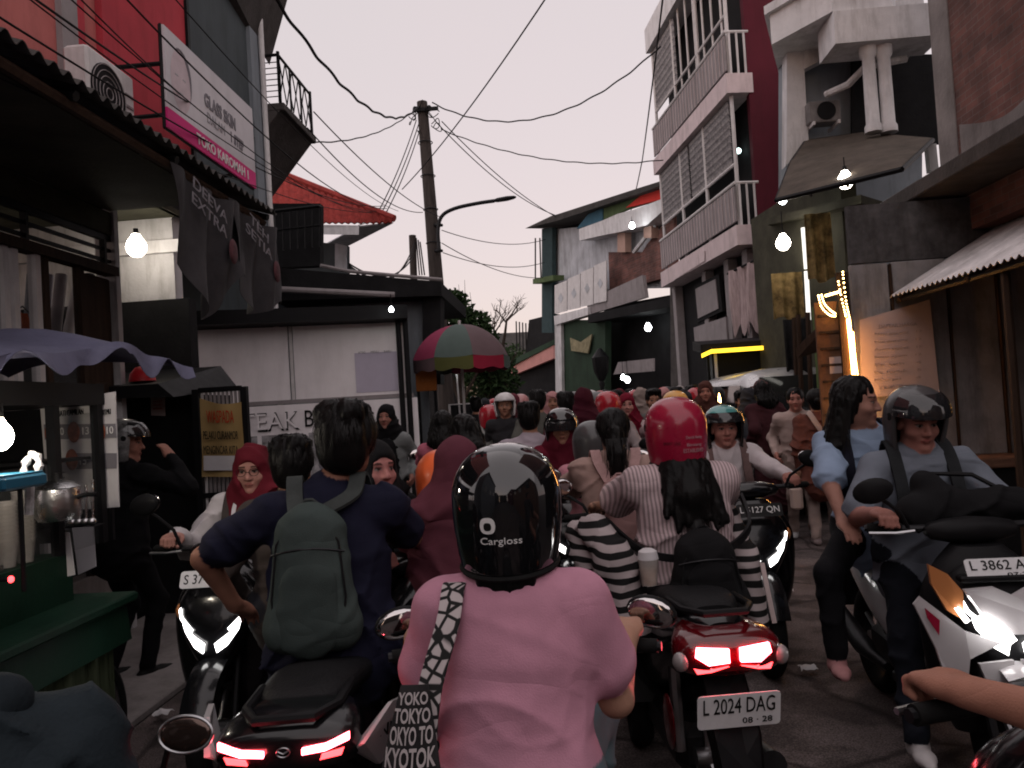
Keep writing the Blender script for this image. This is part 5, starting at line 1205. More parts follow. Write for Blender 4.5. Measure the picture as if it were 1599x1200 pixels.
MB().box(a.x-.01,b.x+.01,13.175,13.195,b.z,b.z+.02).build('case_edge', 'metal_white', ct)
done()
ob = thing('sign_board', 'orange board on a dark stand beside the white stall end', 'sign', at(664,660,11).xy.to_3d(), world=True)
a, b = at(650,612,11), at(680,572,11)
MB().bevelbox(a.x,b.x,11,11.05,a.z,b.z,.01).build('board', 'orange_board', ob)
for x in (a.x+.03,b.x-.03): MB().box(x-.02,x+.02,11.01,11.045,0,a.z).build('leg', 'metal_black', ob)
lettering('ES TEH', mat('ink_orange',(.5,.2,.08),.6,var=0), ob, Vector(((a.x+b.x)/2,10.997,(a.z+b.z)/2-.02)), (1,0,0), (0,0,1), .12, .04)
done()
# ---- greenery
def leaf_crown(name, m, parent, blobs, n, size, seed, droop=0., long=1.):
    rg = np.random.RandomState(seed); mb = MB()
    tot = sum(b[1]**2 for b in blobs)
    for c, r, sq in blobs:
        k = int(n*r*r/tot); 
        for _ in range(k):
            d = rg.normal(size=3); d /= np.linalg.norm(d); rr = r*rg.uniform(.35,1.05)**.6
            p = np.array(c) + d*rr*np.array([1,1,sq]); a = rg.normal(size=3)+d*.8; a[2] -= droop; a /= np.linalg.norm(a); b = np.cross(a, rg.normal(size=3)); b /= np.linalg.norm(b)+1e-9
            s = size*rg.uniform(.6,1.4); i = len(mb.v); nn = np.cross(a,b)*.18*s
            mb.v += [tuple(p), tuple(p+a*s*.5*long+b*s*.32+nn), tuple(p+a*s*long), tuple(p+a*s*.5*long-b*s*.32+nn)]; mb.f.append((i,i+1,i+2,i+3))
    return mb.build(name, m, parent)
tr = thing('tree', 'dense dark green tree behind the umbrella', 'tree', (at(715,600,22).x,22,0), world=True)
tb = Vector((at(715,600,22).x,22,0))
MB().tube([tb, tb+Vector((.1,0,1.2)), tb+Vector((.0,.1,2.4))], [.16,.13,.08], 8).build('trunk', 'bark', tr, True)
for k in range(5): a = k*1.3; MB().tube([tb+Vector((0,0,1.6+.15*k)), tb+Vector((.6*math.cos(a),.4*math.sin(a),2.6+.2*k)), tb+Vector((1.0*math.cos(a),.7*math.sin(a),3.4+.1*k))], [.06,.04,.015], 6).build('limb', 'bark', tr, True)
leaf_crown('crown', 'leaf_dark', tr, [(tuple(at(712,500,22)),.62,.8),(tuple(at(735,508,22)),.55,.7),(tuple(at(700,478,22)),.45,.8),(tuple(at(752,535,22)),.5,.8),(tuple(at(700,545,22)),.7,.9),(tuple(at(715,468,22)),.25,1.)], 3600, .16, 5)
rg = np.random.RandomState(3)
for k in range(7): p = at(rg.uniform(690,745),rg.uniform(470,480),22); MB().tube([p-Vector((0,0,.5)), p+Vector((rg.uniform(-.1,.1),0,rg.uniform(.3,.9)))], [.014,.005], 5).build('twig', 'bark', tr)
done()
for kx, ky, lb in ((765,24,'dark leafy tree closing the street beyond the plants'),(800,34,'far dark tree at the street end')):
    t2 = thing('tree', lb, 'tree', (at(kx,600,ky).x,ky,0), world=True); b2 = Vector((at(kx,600,ky).x,ky,0))
    MB().tube([b2, b2+Vector((.05,0,1.6)), b2+Vector((0,.1,3))], [.15,.12,.06], 8).build('trunk', 'bark', t2, True)
    for q in range(4): a = q*1.6; MB().tube([b2+Vector((0,0,1.6)), b2+Vector((.5*math.cos(a),.4*math.sin(a),2.6)), b2+Vector((.9*math.cos(a),.7*math.sin(a),3.2))], [.06,.04,.015], 6).build('limb', 'bark', t2, True)
    leaf_crown('crown', 'leaf_dark', t2, [(tuple(at(kx+dx,ry,ky)),rr*ky/22,.8) for dx, ry, rr in ((-12,575,.55),(12,580,.5),(0,560,.5),(20,600,.5),(-22,600,.6))], 2200, .17, 31+ky); done()
def bare(label, base, top, seed, spread):
    t = thing('bare_tree', label, 'tree', (base.x,base.y,0), group='bare trees against the sky', world=True); rg = np.random.RandomState(seed); mb = MB()
    MB().tube([(base.x,base.y,0), base], [.10,.07], 7).build('trunk', 'bark', t, True)
    def br(p, d, L, r, lev):
        q = p+d*L; m = lerp(p,q,.5)+Vector(rg.normal(size=3)*L*.06); mb.tube([p,m,q], [r,r*.8,r*.55], 5)
        if lev == 0: return
        for _ in range(3 if lev > 1 else 2):
            e = Vector(d)+Vector(rg.normal(size=3)*spread); e.z = abs(e.z)*.8+.25; br(lerp(p,q,rg.uniform(.55,1)), e.normalized(), L*rg.uniform(.5,.8), r*.55, lev-1)
    br(base, (top-base).normalized(), (top-base).length*.42, .06, 4); mb.build('branches', 'bark', t, True); done()
bare('leafless tree with fine twigs beyond the umbrella', at(785,540,25), at(800,440,25), 4, .5)
bare('smaller leafless tree rising behind the dense green tree', at(770,560,24), at(775,455,24), 9, .45)
def fronds(name, label, base, n, L, m, seed, group):
    t = thing(name, label, 'plant', base, group=group, world=True); rg = np.random.RandomState(seed); base = Vector(base)
    MB().loft([sring(base+Vector((0,0,z)), (1,0,0), (0,1,0), r, r, 2, 14) for r, z in ((.16,0),(.20,.25),(.22,.35),(.19,.34))]).build('pot', 'concrete_dark', t, True)
    for k in range(n):
        a = rg.uniform(0,6.28); up_ = rg.uniform(.5,1.3); l = L*rg.uniform(.6,1.1); pts = []
        for i in range(7): s = i/6; pts.append(base+Vector((math.cos(a)*l*s*.55*(1+s*.3), math.sin(a)*l*s*.4, .3+l*up_*s*(1-.45*s*s))))
        mb = MB(); w = .045*L
        rings = []
        for i, p in enumerate(pts):
            ww = w*math.sin(math.pi*min(1,(i+.6)/6.6))+.004; sx = Vector((-math.sin(a),math.cos(a),0)); rings.append([p+sx*ww, p+Vector((0,0,.01)), p-sx*ww, p-Vector((0,0,.012))])
        mb.loft(rings).build('leaf', m, t, True)
    done()
for k, (pxx, Y, L, lb) in enumerate(((735,15.2,1.5,'tall bushy potted plant under the umbrella edge'),(760,15.6,1.6,'broad leafy potted plant beside the corner shop'),(690,15.6,1.5,'dark leafy potted plant behind the orange board'),(778,16.4,1.3,'small leafy potted plant near the pink fascia'))):
    fronds('potted_plant', lb, (at(pxx,640,Y).x,Y,0), 34, L, 'leaf_palm' if k in (0,1) else 'leaf_dark', 20+k, 'potted plants under the umbrella')
# ---- distant row closing the street
fb = thing('far_house', 'dark distant house front closing the end of the street', 'building', (at(800,600,36).x,36,0), world=True)
panel('wall', 'wall_dark', fb, [(at(660,640,38).x,38,0),(at(880,640,38).x,38,0),(at(880,560,38).x,38,4.0),(at(660,560,38).x,38,4.2)], .4)
panel('roof', 'zinc_dark', fb, [(at(655,640,37.5).x,37.5,4.0),(at(885,640,37.5).x,37.5,3.9),(at(870,560,39).x,39,5.2),(at(680,560,39).x,39,5.3)], .1)
for k in range(4): panel('window', 'glass_dark', fb, [(at(690+k*40,640,37.9).x,37.9,1.4),(at(708+k*40,640,37.9).x,37.9,1.4),(at(708+k*40,640,37.9).x,37.9,2.8),(at(690+k*40,640,37.9).x,37.9,2.8)], .05)
done()

# ---- the street goes on behind the camera
for nm, lb, x0, x1, y0, y1, z, m in (('row_house','plain grey row house across from the brick house, behind the camera',-7,-3.5,-9,-1.0,7.2,'plaster_bluegrey'),('row_house','brown row house behind the camera next to the brick house',4.0,7.5,-8,.5,3.8,'wood_worn'),('row_house','dark row house further behind on the cart side',-7,-3.2,-20,-9.2,4.4,'plaster_grey'),('row_house','dark row house further behind on the brick side',3.8,7.5,-20,-8.2,5.2,'paint_maroon'),('row_house','house closing the street far behind the camera',-3.1,3.7,-26,-22,5.5,'concrete_dark')):
    h_ = thing(nm, lb, 'building', ((x0+x1)/2,(y0+y1)/2,0), group='row houses behind the camera', world=True)
    MB().box(x0,x1,y0,y1,0,z).build('wall', m, h_)
    MB().box(x0-.3,x1+.3,y0-.0,y1+.0,z+.001,z+.2).build('roof', 'zinc_dark', h_)
    for k in range(3):
        yy = y0+(y1-y0)*(.2+.3*k); xs = x1+.01 if x0 < 0 else x0-.03
        if abs(x0+x1) > 2: MB().box(xs,xs+.02,yy,yy+1.0,2.8,4.0).build('window', 'glass_dark', h_)
    done()

for px_, py_, Y_, lb in ((1228,925,4.6,'crumpled white paper scrap on the asphalt beside the dark plate scooter'),(1262,1050,3.2,'flattened pale wrapper on the road near the bare foot'),(255,1120,2.9,'torn pale paper on the pavement by the cart wheel')):
    p = onZ(px_, py_, .03); o = MB(); rg = np.random.RandomState(int(px_))
    o.thick(lambda u, v: (p.x+(u-.5)*.09, p.y+(v-.5)*.07, .04 + .022*vn1(u*7+v*3+px_) + .015*vn1(v*9)), 8, 6, .002)
    tag(o.build('paper_scrap', 'paper', None, True), lb, 'litter')
# ================================================================== people
SKIN = (.30,.155,.105); SKIN2 = (.36,.20,.14); HAIR = (.005,.0045,.0045)
def rotm(yaw=0, pitch=0, roll=0):
    return np.array(Matrix.Rotation(yaw, 3, 'Z') @ Matrix.Rotation(pitch, 3, 'X') @ Matrix.Rotation(roll, 3, 'Y'))
def ik(a, t, l1, l2, hint):
    a = np.array(a, float); t = np.array(t, float); d = t-a; L = np.linalg.norm(d); mx = (l1+l2)*.995
    if L > mx: t = a + d*mx/L; d = t-a; L = mx
    u = d/L; x = (l1*l1 - l2*l2 + L*L)/(2*L); h = math.sqrt(max(l1*l1-x*x, 1e-6))
    hv = np.array(hint, float); hv = hv - u*(hv@u); hv /= (np.linalg.norm(hv)+1e-9)
    return a + u*x + hv*h, t
def head_prims(H, Rm, skin, detail=True):
    g = lambda *c: H + Rm @ np.array(c)
    P = [ellp(g(0,-.012,.03), (.076,.094,.088), skin, .02, Rm), ellp(g(0,.022,-.045), (.059,.066,.074), skin, .03, Rm), ellp(g(0,.070,-.097), (.024,.020,.018), skin, .02, Rm)]
    if detail:
        P += [cone(g(0,.084,.012), g(0,.103,-.026), .008, .0135, skin, .012, rough=.5), ellp(g(.014,.092,-.03), (.009,.010,.008), skin, .008, Rm), ellp(g(-.014,.092,-.03), (.009,.010,.008), skin, .008, Rm),
              cone(g(-.036,.074,.028), g(.036,.074,.028), .012, .012, skin, .015, rough=.5),
              ellp(g(.032,.098,.006), (.020,.017,.012), skin, .012, Rm, sub=True), ellp(g(-.032,.098,.006), (.020,.017,.012), skin, .012, Rm, sub=True),
              ellp(g(.031,.070,.006), (.014,.0145,.0125), skin, .004, Rm), ellp(g(-.031,.070,.006), (.014,.0145,.0125), skin, .004, Rm),
              ellp(g(.040,.050,-.028), (.028,.030,.026), skin, .02, Rm), ellp(g(-.040,.050,-.028), (.028,.030,.026), skin, .02, Rm),
              ellp(g(0,.083,-.058), (.023,.013,.006), skin, .006, Rm), ellp(g(0,.081,-.068), (.019,.013,.007), skin, .006, Rm)]
        for s in (-1,1): P.append(ellp(g(s*.076,-.004,-.002), (.010,.020,.032), skin, .008, Rm))
    return P
def face_paint(H, Rm, skin):
    def fn(V, c):
        q = (V - H.astype(np.float32)) @ Rm.astype(np.float32); x, y, z = np.abs(q[:,0]), q[:,1], q[:,2]
        fr = (y > .055) & (np.linalg.norm(q, axis=1) < .14)
        br = fr & (np.abs(z-.031+(x-.03)**2*6) < .0042) & (x > .014) & (x < .052); c[br,:3] = np.array(skin)*.18
        ey = fr & (((x-.031)/.0135)**2 + ((z-.006)/.0062)**2 < 1); c[ey,:3] = (.20,.18,.17); c[ey,3] = .25
        ir = fr & (((x-.031)/.0062)**2 + ((z-.006)/.0062)**2 < 1); c[ir,:3] = (.012,.008,.006)
        ld = fr & (np.abs(z-.013+(x-.031)**2*14) < .0026) & (np.abs(x-.031) < .015); c[ld,:3] = np.array(skin)*.15
        lp = fr & (((x)/.023)**2 + ((z+.062)/.0115)**2 < 1); c[lp,:3] = (skin[0]*.80, skin[1]*.56, skin[2]*.60)
        ln = fr & (np.abs(z+.0625) < .0014) & (x < .019); c[ln,:3] = np.array(skin)*.25
        return c
    return fn
def hand_prims(wr, tip, up, skin, side, grip=True, fingers=True):
    """palm from the wrist, four fingers curled round a grip and a thumb on the inner side"""
    wr = np.array(wr, float); tip = np.array(tip, float); d = tip-wr; d /= np.linalg.norm(d)+1e-9
    up = np.array(up, float); up = up - d*(up@d); up /= np.linalg.norm(up)+1e-9
    sx = np.cross(d, up)*side       # towards the thumb
    P = [cone(wr, wr+d*.045, .026, .034, skin, .02, n=up, fl=.62, rough=.5), cone(wr+d*.04+sx*.016, wr+d*.085+sx*.022, .024, .018, skin, .02, n=up, fl=.75, rough=.5), cone(wr+d*.04-sx*.016, wr+d*.085-sx*.024, .024, .016, skin, .02, n=up, fl=.75, rough=.5)]
    if not fingers:
        P.append(cone(wr+d*.085, wr+d*.10-up*.03, .026, .022, skin, .02, rough=.5)); return P
    for i in range(4):
        o = sx*(.028-.0185*i); L = (.036,.040,.037,.029)[i]
        a = wr+d*.088+o
        if grip: b = a+d*L*.75+(-up)*L*.30; c = b+(-up)*L*.72+d*L*.05; e = c+(-up)*L*.2-d*L*.6
        else: b = a+d*L*.95-up*L*(.10+.08*i); c = b+d*L*.6-up*L*.35; e = c+d*L*.4-up*L*.4
        P += [cone(a, b, .0098, .0092, skin, .006, rough=.5), cone(b, c, .0092, .0086, skin, .004, rough=.5), cone(c, e, .0086, .0074, skin, .004, rough=.5)]
    a = wr+d*.025+sx*.024; b = a+sx*.020+d*.030-up*.012; c = b+d*.028+(-up)*(.022 if grip else .004)+sx*(-.004); e = c+d*.016+(-up)*(.012 if grip else .0)
    P += [cone(a, b, .0145, .0118, skin, .010, rough=.5), cone(b, c, .0115, .0102, skin, .005, rough=.5), cone(c, e, .0102, .0082, skin, .004, rough=.5)]
    return P
HELMET_R = (.129,.143)
def helmet_point(az, v, R0=HELMET_R, lo=-.118, grow=1.):
    """az 0 = front; v 0..1 from the lower rim to the crown"""
    if v < .42:
        t = v/.42; z = lo + (.035-lo)*t; k = 1 - .13*(1-t)**2.2
    else:
        t = (v-.42)/.58*math.pi/2; z = .035 + .126*math.sin(t); k = math.cos(t)**.86 if math.cos(t) > 0 else 0
    if v < .42 and math.cos(az) < 0: z -= .015*(1-v/.42)*(-math.cos(az))
    return Vector((math.sin(az)*R0[0]*k*grow, (math.cos(az)*R0[1]*k)*grow - .012, .0 + z*grow))
def helmet(parent, H, Rm, shellm, visor=None, vm='visor_smoke', trim='rubber', res=48, sc=1.):
    mb = MB(); nu, nv = res, res*5//8
    pts = {}; 
    def idx(i, j):
        i %= nu
        if (i,j) not in pts: pts[(i,j)] = len(mb.v); mb.v.append(tuple(helmet_point(2*math.pi*i/nu, j/nv)))
        return pts[(i,j)]
    for j in range(nv):
        for i in range(nu):
            az = 2*math.pi*(i+.5)/nu; az = (az+math.pi) % (2*math.pi) - math.pi; v = (j+.5)/nv
            z = helmet_point(az, v).z
            if abs(az) < R(70) and z < .052 + .012*math.cos(az*1.2): continue
            mb.f.append((idx(i,j), idx(i,j+1), idx(i+1,j+1), idx(i+1,j)))
    o = mb.build('helmet', shellm, parent, True, False)
    md = o.modifiers.new('shell', 'SOLIDIFY'); md.thickness = .018; md.offset = -1
    o.location = H; o.rotation_euler = Matrix(Rm.tolist()).to_euler(); o.scale = (sc,)*3
    if visor:
        a0, a1 = visor
        def vf(u, v):
            az = R(-74)+R(148)*u; p = helmet_point(az, a0+(a1-a0)*v, grow=1.0); q = Vector((p.x, p.y+.012, p.z-.035)); return (p.x*1.07, (p.y+.012)*1.09-.012, p.z + (.006 if a0 > .4 else 0))
        vz = MB().thick(vf, 24, 10, .003).build('visor', vm, o, True)
    # rim trim
    rim = [helmet_point(R(70)+R(220)*i/30, 0.0) for i in range(31)]
    MB().tube([p*1.0 for p in rim], .007, 6).build('rim_trim', trim, o, True)
    for s in (-1,1): MB().tube([(s*.118*1.03,.005,.035),(s*.118*1.09,.005,.035)], .017, 12).build('visor_pivot', trim, o, True)
    return o
def helmet_text(hm, s, m, az0, z0, width, height=None, name='lettering'):
    Rr = .137
    def warp(a, b, c):
        az = az0 - a/.128; z = z0+b
        lo, hi = 0., .99
        for _ in range(24):
            mid = (lo+hi)/2
            if helmet_point(az, mid).z < z: lo = mid
            else: hi = mid
        p = helmet_point(az, lo); q = Vector((p.x, p.y+.012, max(p.z-.035, 0))); 
        return p + q.normalized()*(.0006+c)
    return lettering(s, m, hm, (0,0,0), (1,0,0), (0,0,1), width, height, .0015, warp, name)
def hair_material():
    if 'hair_strands' in MATS: return MATS['hair_strands']
    m = attr_mat('hair_strands', .5, 160); p = m.node_tree.nodes['Principled BSDF']; p.inputs['Sheen Weight'].default_value = 0; p.inputs['Specular IOR Level'].default_value = .12; return m
def hair_mesh(parent, H, Rm, style, h=.009, col=HAIR, length=.25, seed=1, kk=1.):
    g = lambda *c: H + Rm @ np.array(c)*kk
    P = [ellp(g(0,-.022,.040), (.088*kk,.100*kk,.096*kk), col, .02, Rm, .38, amp=.010)]
    if style == 'short': P += [ellp(g(.03,-.06,.10), (.05*kk,.05*kk,.04*kk), col, .03, Rm, .4, amp=.014), ellp(g(-.045,-.02,.10), (.045*kk,.06*kk,.035*kk), col, .03, Rm, .4, amp=.014), ellp(g(0,-.055,-.02), (.074*kk,.062*kk,.072*kk), col, .03, Rm, .4, amp=.004), ellp(g(0,.045,.105), (.070,.055,.034), col, .03, Rm, .4, amp=.010)]
    if style in ('long','under'):
        z0 = -.02
        P += [cone(g(0,-.07,z0), g(0,-.135,-.02)-np.array([0,0,length]), .080, .095, col, .04, n=Rm @ np.array([0,1.,0]), fl=.55, rough=.38, amp=.010),
              cone(g(.055,-.035,z0+.02), g(.090,-.10,-.02)-np.array([0,0,length*.9]), .050, .045, col, .04, rough=.38, amp=.012), cone(g(-.055,-.035,z0+.02), g(-.090,-.10,-.02)-np.array([0,0,length*.9]), .050, .045, col, .04, rough=.38, amp=.012)]
        if style == 'under':
            P = []
            bk_ = min(.105, 1.3*length)
            sh_ = length < .06
            P.append(cone(g(0,-.055 if sh_ else -.075,-.10 if sh_ else -.125), g(0,-.088 if sh_ else -.080-bk_,-.135)-np.array([0,0,length*.5]), .078, .072, col, .03, n=Rm @ np.array([0,1.,0]), fl=.6, rough=.4, amp=.006))
            for q_, x_ in enumerate((-.085,-.055,-.025,.005,.035,.062,.090) if length > .06 else ()):
                L_ = length*(.80,1.05,.92,1.12,.85,1.08,.95)[q_]
                P.append(cone(g(x_*.8,-.085+abs(x_)*.3-bk_*.35,-.14), g(x_*(1.1+1.4*length),-.095+abs(x_)*.25-bk_*1.15,-.14)-np.array([0,0,L_]), .036, .014, col, .03, n=Rm @ np.array([0,1.,0]), fl=.8, rough=.4, amp=.006))
    if style in ('pony','bun'):
        P += [ellp(g(0,-.06,-.03), (.066,.055,.06), col, .03, Rm, .4), ellp(g(0,-.125,.01), (.034,.036,.034), col, .02, Rm, .4)]
        if style == 'pony': P += [cone(g(0,-.13,0), g(0,-.165,-.10), .040, .046, col, .03, rough=.38, amp=.01), cone(g(0,-.165,-.10), g(.01,-.15,-.10-length*.5), .046, .016, col, .03, rough=.38, amp=.01)]
    # the face stays free
    P += [ellp(g(0,.105,-.035), (.072,.075,.092), col, .012, Rm, sub=True)]
    if style not in ('long','under'): P += [ellp(g(0,.02,-.10), (.10,.05,.06), col, .02, Rm, sub=True)]
    def strands(Q):
        q = (Q-H.astype(np.float32)) @ Rm.astype(np.float32); th = np.arctan2(q[:,0], -q[:,1]); s = np.stack([th*22, q[:,2]*9+th*3, q[:,1]*20], 1).astype(np.float32); return vnoise(s, seed)-.5 + .5*(vnoise(s*2.3, seed+3)-.5)
    return sdf_mesh('hair', P, hair_material(), parent, h, fold=strands, seed=seed)
def strand_mesh(parent, H, Rm, style, kk, length, n):
    rg = np.random.RandomState(int(abs(H[2])*1000) % 999); mb = MB(); r = np.array([.090,.102,.099])*kk; c0 = np.array([0,-.022,.040])
    for _ in range(n):
        az = rg.uniform(-2.4,2.4); el = rg.uniform(-.35,1.45) if style != 'under' else -.2
        pts = []; w = rg.uniform(.0008,.0017); lift = rg.uniform(-.004,.009); st = rg.uniform(.010,.016); swing = rg.normal()*.05
        if style in ('short','pony','bun'):
            for i in range(6):
                e = el-i*st/r[2]*1.0; a = az+swing*i*.6
                d = np.array([math.sin(a)*math.cos(e), -math.cos(a)*math.cos(e), math.sin(e)]); pts.append(c0 + d*(r+lift*(.4+.25*i)))
            if style == 'pony' and rg.rand() < .45:
                x, y = rg.normal()*.022, rg.normal()*.022; pts = [np.array([x,-.15+y,-.02-.05*i]) + np.array([rg.normal()*.004,-.012*min(i,2)+.006*max(0,i-2),0]) for i in range(6)]
        else:
            z0 = -.12 if style == 'under' else rg.uniform(.0,.08); a = rg.uniform(-1.7,1.7); rr = .092 if style == 'under' else .098; L_ = length*rg.uniform(.85,1.15)+(.05 if length > .06 else .03)
            for i in range(7):
                t = i/6; pts.append(np.array([math.sin(a)*rr*(1+.25*t), -.02-math.cos(a)*(rr*.85+(.55 if style == 'under' else .24)*L_*t), z0-L_*t]) + rg.normal(size=3)*.0015)
        P = [H + Rm @ p for p in pts]; sd_ = np.cross(P[-1]-P[0], P[0]-H); sd_ /= np.linalg.norm(sd_)+1e-9; b = len(mb.v)
        for i, p in enumerate(P):
            ww = w*(1-.8*i/len(P)); mb.v += [tuple(p-sd_*ww), tuple(p+sd_*ww)]
        for i in range(len(P)-1): mb.f.append((b+2*i, b+2*i+1, b+2*i+3, b+2*i+2))
    o = mb.build('hair_strands', mat('hair_black', (.006,.005,.005), .45, var=0, spec=.25), parent, True, False); o['kind'] = 'stuff'; return o
def hijab_mesh(parent, H, Rm, N, col, h=.011, drape=.25, wide=.17, seed=3, back=.10, open_=True):
    g = lambda *c: H + Rm @ np.array(c)
    P = [ellp(g(0,-.012,.034), (.092,.110,.106), col, .03, Rm, .85, amp=.009), ellp(g(0,.0,-.06), (.086,.095,.09), col, .04, Rm, .85, amp=.012),
         cone(g(0,-.02,-.06), N+np.array([0,-.02,-.0]), .088, .11, col, .05, rough=.85, amp=.016),
         cone(N+np.array([-.07,0,.0]), N+np.array([-wide,-.01,-.10]), .070, .070, col, .06, rough=.85, amp=.016), cone(N+np.array([.07,0,.0]), N+np.array([wide,-.01,-.10]), .075, .075, col, .06, rough=.85, amp=.010),
         cone(N+np.array([0,.03,-.02]), N+np.array([0,.085,-drape]), .11, .10, col, .06, n=(0,1,0), fl=.6, rough=.85, amp=.02), cone(N+np.array([0,-.03,-.02]), N+np.array([0,-.07,-drape]), .12, .15, col, .06, n=(0,1,0), fl=.6, rough=.85, amp=.022)]
    if open_: P += [ellp(g(0,.115,-.022), (.060,.090,.080), col, .014, Rm, sub=True)]
    return sdf_mesh('headscarf', P, attr_mat('scarf_cloth', .3, 220, fold=.2), parent, h, seed=seed)
def cap_mesh(parent, H, Rm, col, h=.01): 
    g = lambda *c: H + Rm @ np.array(c)
    return sdf_mesh('cap', [ellp(g(0,-.012,.05), (.086,.104,.088), col, .01, Rm, .8), ellp(g(0,.10,.055), (.07,.075,.012), col, .02, Rm, .8), ellp(g(0,.0,-.07), (.15,.2,.09), col, .01, Rm, sub=True)], attr_mat('scarf_cloth'), parent, h)
def person(label, loc, rotz, pose='ride', topz=1.52, top=(.4,.4,.4), sleeve='short', pants=(.02,.02,.025), shoe=(.3,.3,.3), skin=SKIN, hair=None, scarf=None, hm=None, cap=None,
           lean=8, py=-.22, pz=.83, w=1., head=(0,0), hands=None, feet=None, res='mid', group=None, loose=0., clothm=None, hairlen=.25, tilt=0., under=None, fold=None, elbow=None, grip=True, bare_feet=False, over=None, headoff=(0,0,0), hem=.05, fingers=None, knees=None, long=None, face=True, scarf_kw=None, slv=.82, hair_k=1., drop=.060, vox=None):
    root = thing('person', label, 'person', loc, rotz, group)
    near = res == 'near'; far = res == 'far'
    hh = {'near':.0095,'mid':.013,'far':.020}[res]
    hh = vox or hh
    if pose == 'stand': pz = .90*topz/1.65; py = 0.
    hgt = topz - pz - (.035 if hm else .012)
    s = hgt/.765
    P0 = np.array([0., py, pz]); la = R(lean); ti = R(tilt)
    up = np.array([math.sin(ti), math.sin(la), math.cos(la)*math.cos(ti)]); up /= np.linalg.norm(up)
    N = P0 + up*.49*s; C = P0 + up*.27*s
    H = N + np.array([0, .035, .155])*s + np.array(headoff); Rm = rotm(R(head[0]), R(head[1]))
    sw = .172*w
    S = {k: N + np.array([k*sw, 0, -drop*s]) for k in (-1,1)}
    am = (.008 if near else .006) if not far else 0.
    lo = loose
    prims = [cone(P0+up*.02, C, (.150+lo)*w, (.142+lo)*w, top, .05, n=(0,1,0), fl=.72, amp=am*1.3), cone(C, N-up*.10*s, (.150+lo*.6)*w, (.135)*w, top, .06, n=(0,1,0), fl=.70, amp=am),
             cone(S[-1], S[1], .060+lo*.2, .060+lo*.2, top, .06, amp=am*.4), cone(N-up*.06, N+np.array([0,.0,.015]), .085, .058, top, .05, n=(0,1,0), fl=.9),
             cone(N+np.array([0,0,.0]), H+Rm@np.array([0,-.02,-.06]), .052, .054, skin, .015, rough=.5)]
    # hips and hem of the top
    prims += [cone(P0+np.array([-.07*w,0,-.01]), P0+np.array([.07*w,0,-.01]), .125, .125, pants, .04, n=(0,1,0), fl=.95, amp=am*.5)]
    prims += [cone(P0-up*hem, P0+up*.12, (.172+lo)*w, (.150+lo)*w, top, .02, n=(0,1,0), fl=.80, amp=am*1.8)]
    ua, fa = .275*s**.5, .235*s**.5
    if hands is None:
        hands = {-1:(-.30,.37,1.045), 1:(.30,.37,1.045)} if pose == 'ride' else {-1:(-.24,.06,pz-.02), 1:(.24,.06,pz-.02)}
    sk = skin
    J = {}
    for k in (-1,1):
        if hands.get(k) is None: continue
        hint = (elbow or {}).get(k, (k*.45,-.30,-.85) if pose == 'ride' else (k*.3,-1,-.1))
        wr_t = np.array(hands[k], float)
        dirn = wr_t - S[k]; back = dirn/np.linalg.norm(dirn)
        el, wr = ik(S[k], wr_t - back*.06, ua, fa, hint)
        J[k] = (el, wr)
        fd = (wr-el)/np.linalg.norm(wr-el)
        if sleeve == 'short':
            se = S[k] + (el-S[k])*slv
            prims += [cone(S[k], se, .060+lo*.3, .066+lo*.55, top, .035, amp=am), cone(S[k], el, .046, .041, sk, .008, rough=.5), cone(el, wr, .041, .027, sk, .012, rough=.5)]
        else:
            prims += [cone(S[k], el, .058+lo*.3, .052+lo*.35, top, .04, amp=am*1.4), cone(el, wr-fd*.01, .052+lo*.35, .037+lo*.3, top, .03, amp=am*1.6), cone(wr-fd*.03, wr, .028, .026, sk, .008, rough=.5)]
        tgt = np.array(hands[k], float)
        fdir = fd if pose != 'ride' else (fd*.6 + np.array([0,.8,-.05])); 
        prims += hand_prims(wr, wr+fdir, (0,0,1) if pose == 'ride' else (k*1.,0,.15), sk, -k if pose == 'ride' else k, grip, fingers=(res != 'far') if fingers is None else fingers)
    if feet is None:
        feet = {-1:(-.14,.30,.37), 1:(.14,.30,.37)} if pose == 'ride' else {-1:(-.10,-.02,.075), 1:(.10,.10,.075)}
    th, sh = (.41*s**.5, .40*s**.5) if pose == 'ride' else (pz*.485, pz*.47)
    for k in (-1,1):
        if feet.get(k) is None: continue
        hp = P0 + np.array([k*.085*w, .01, -.02])
        kn, an = ik(hp, feet[k], th, sh, (knees or {}).get(k, (k*.35,1,.6) if pose == 'ride' else (0,1,0)))
        prims += [cone(hp, kn, .085*w**.5, .062, pants, .04, amp=am*.8), cone(kn, an+np.array([0,0,.03]), .062, .050, pants, .03, amp=am*1.2)]
        fw = np.array([k*.12, 1., 0.]); fw /= np.linalg.norm(fw); f = an + np.array([0,0,-.035])
        fc = sk if bare_feet else shoe
        prims += [cone(an+np.array([0,0,.02]), f, .040, .040, fc, .01, rough=.6), cone(f-fw*.045, f+fw*.09, .038, .036, fc, .02, n=(0,0,1), fl=.8, rough=.6), cone(f+fw*.09, f+fw*.15, .036, .026, fc, .02, n=(0,0,1), fl=.72, rough=.6)]
    if long is not None:   # a long skirt or tunic
        prims += [cone(P0, P0+np.array([0,.0,-long]), .17*w, .22*w, top, .04, n=(0,1,0), fl=.85, amp=am*2.5)]
    prims += head_prims(H, Rm, sk, face and not far)
    fine = None
    if face and not far:
        e = .0045 if near else .007
        fine = [[(H[0]-.085,H[0]+.085,e)], [(H[1]-.02,H[1]+.12,e)], [(H[2]-.13,H[2]+.06,e)]]
    fine = fine or [[],[],[]]
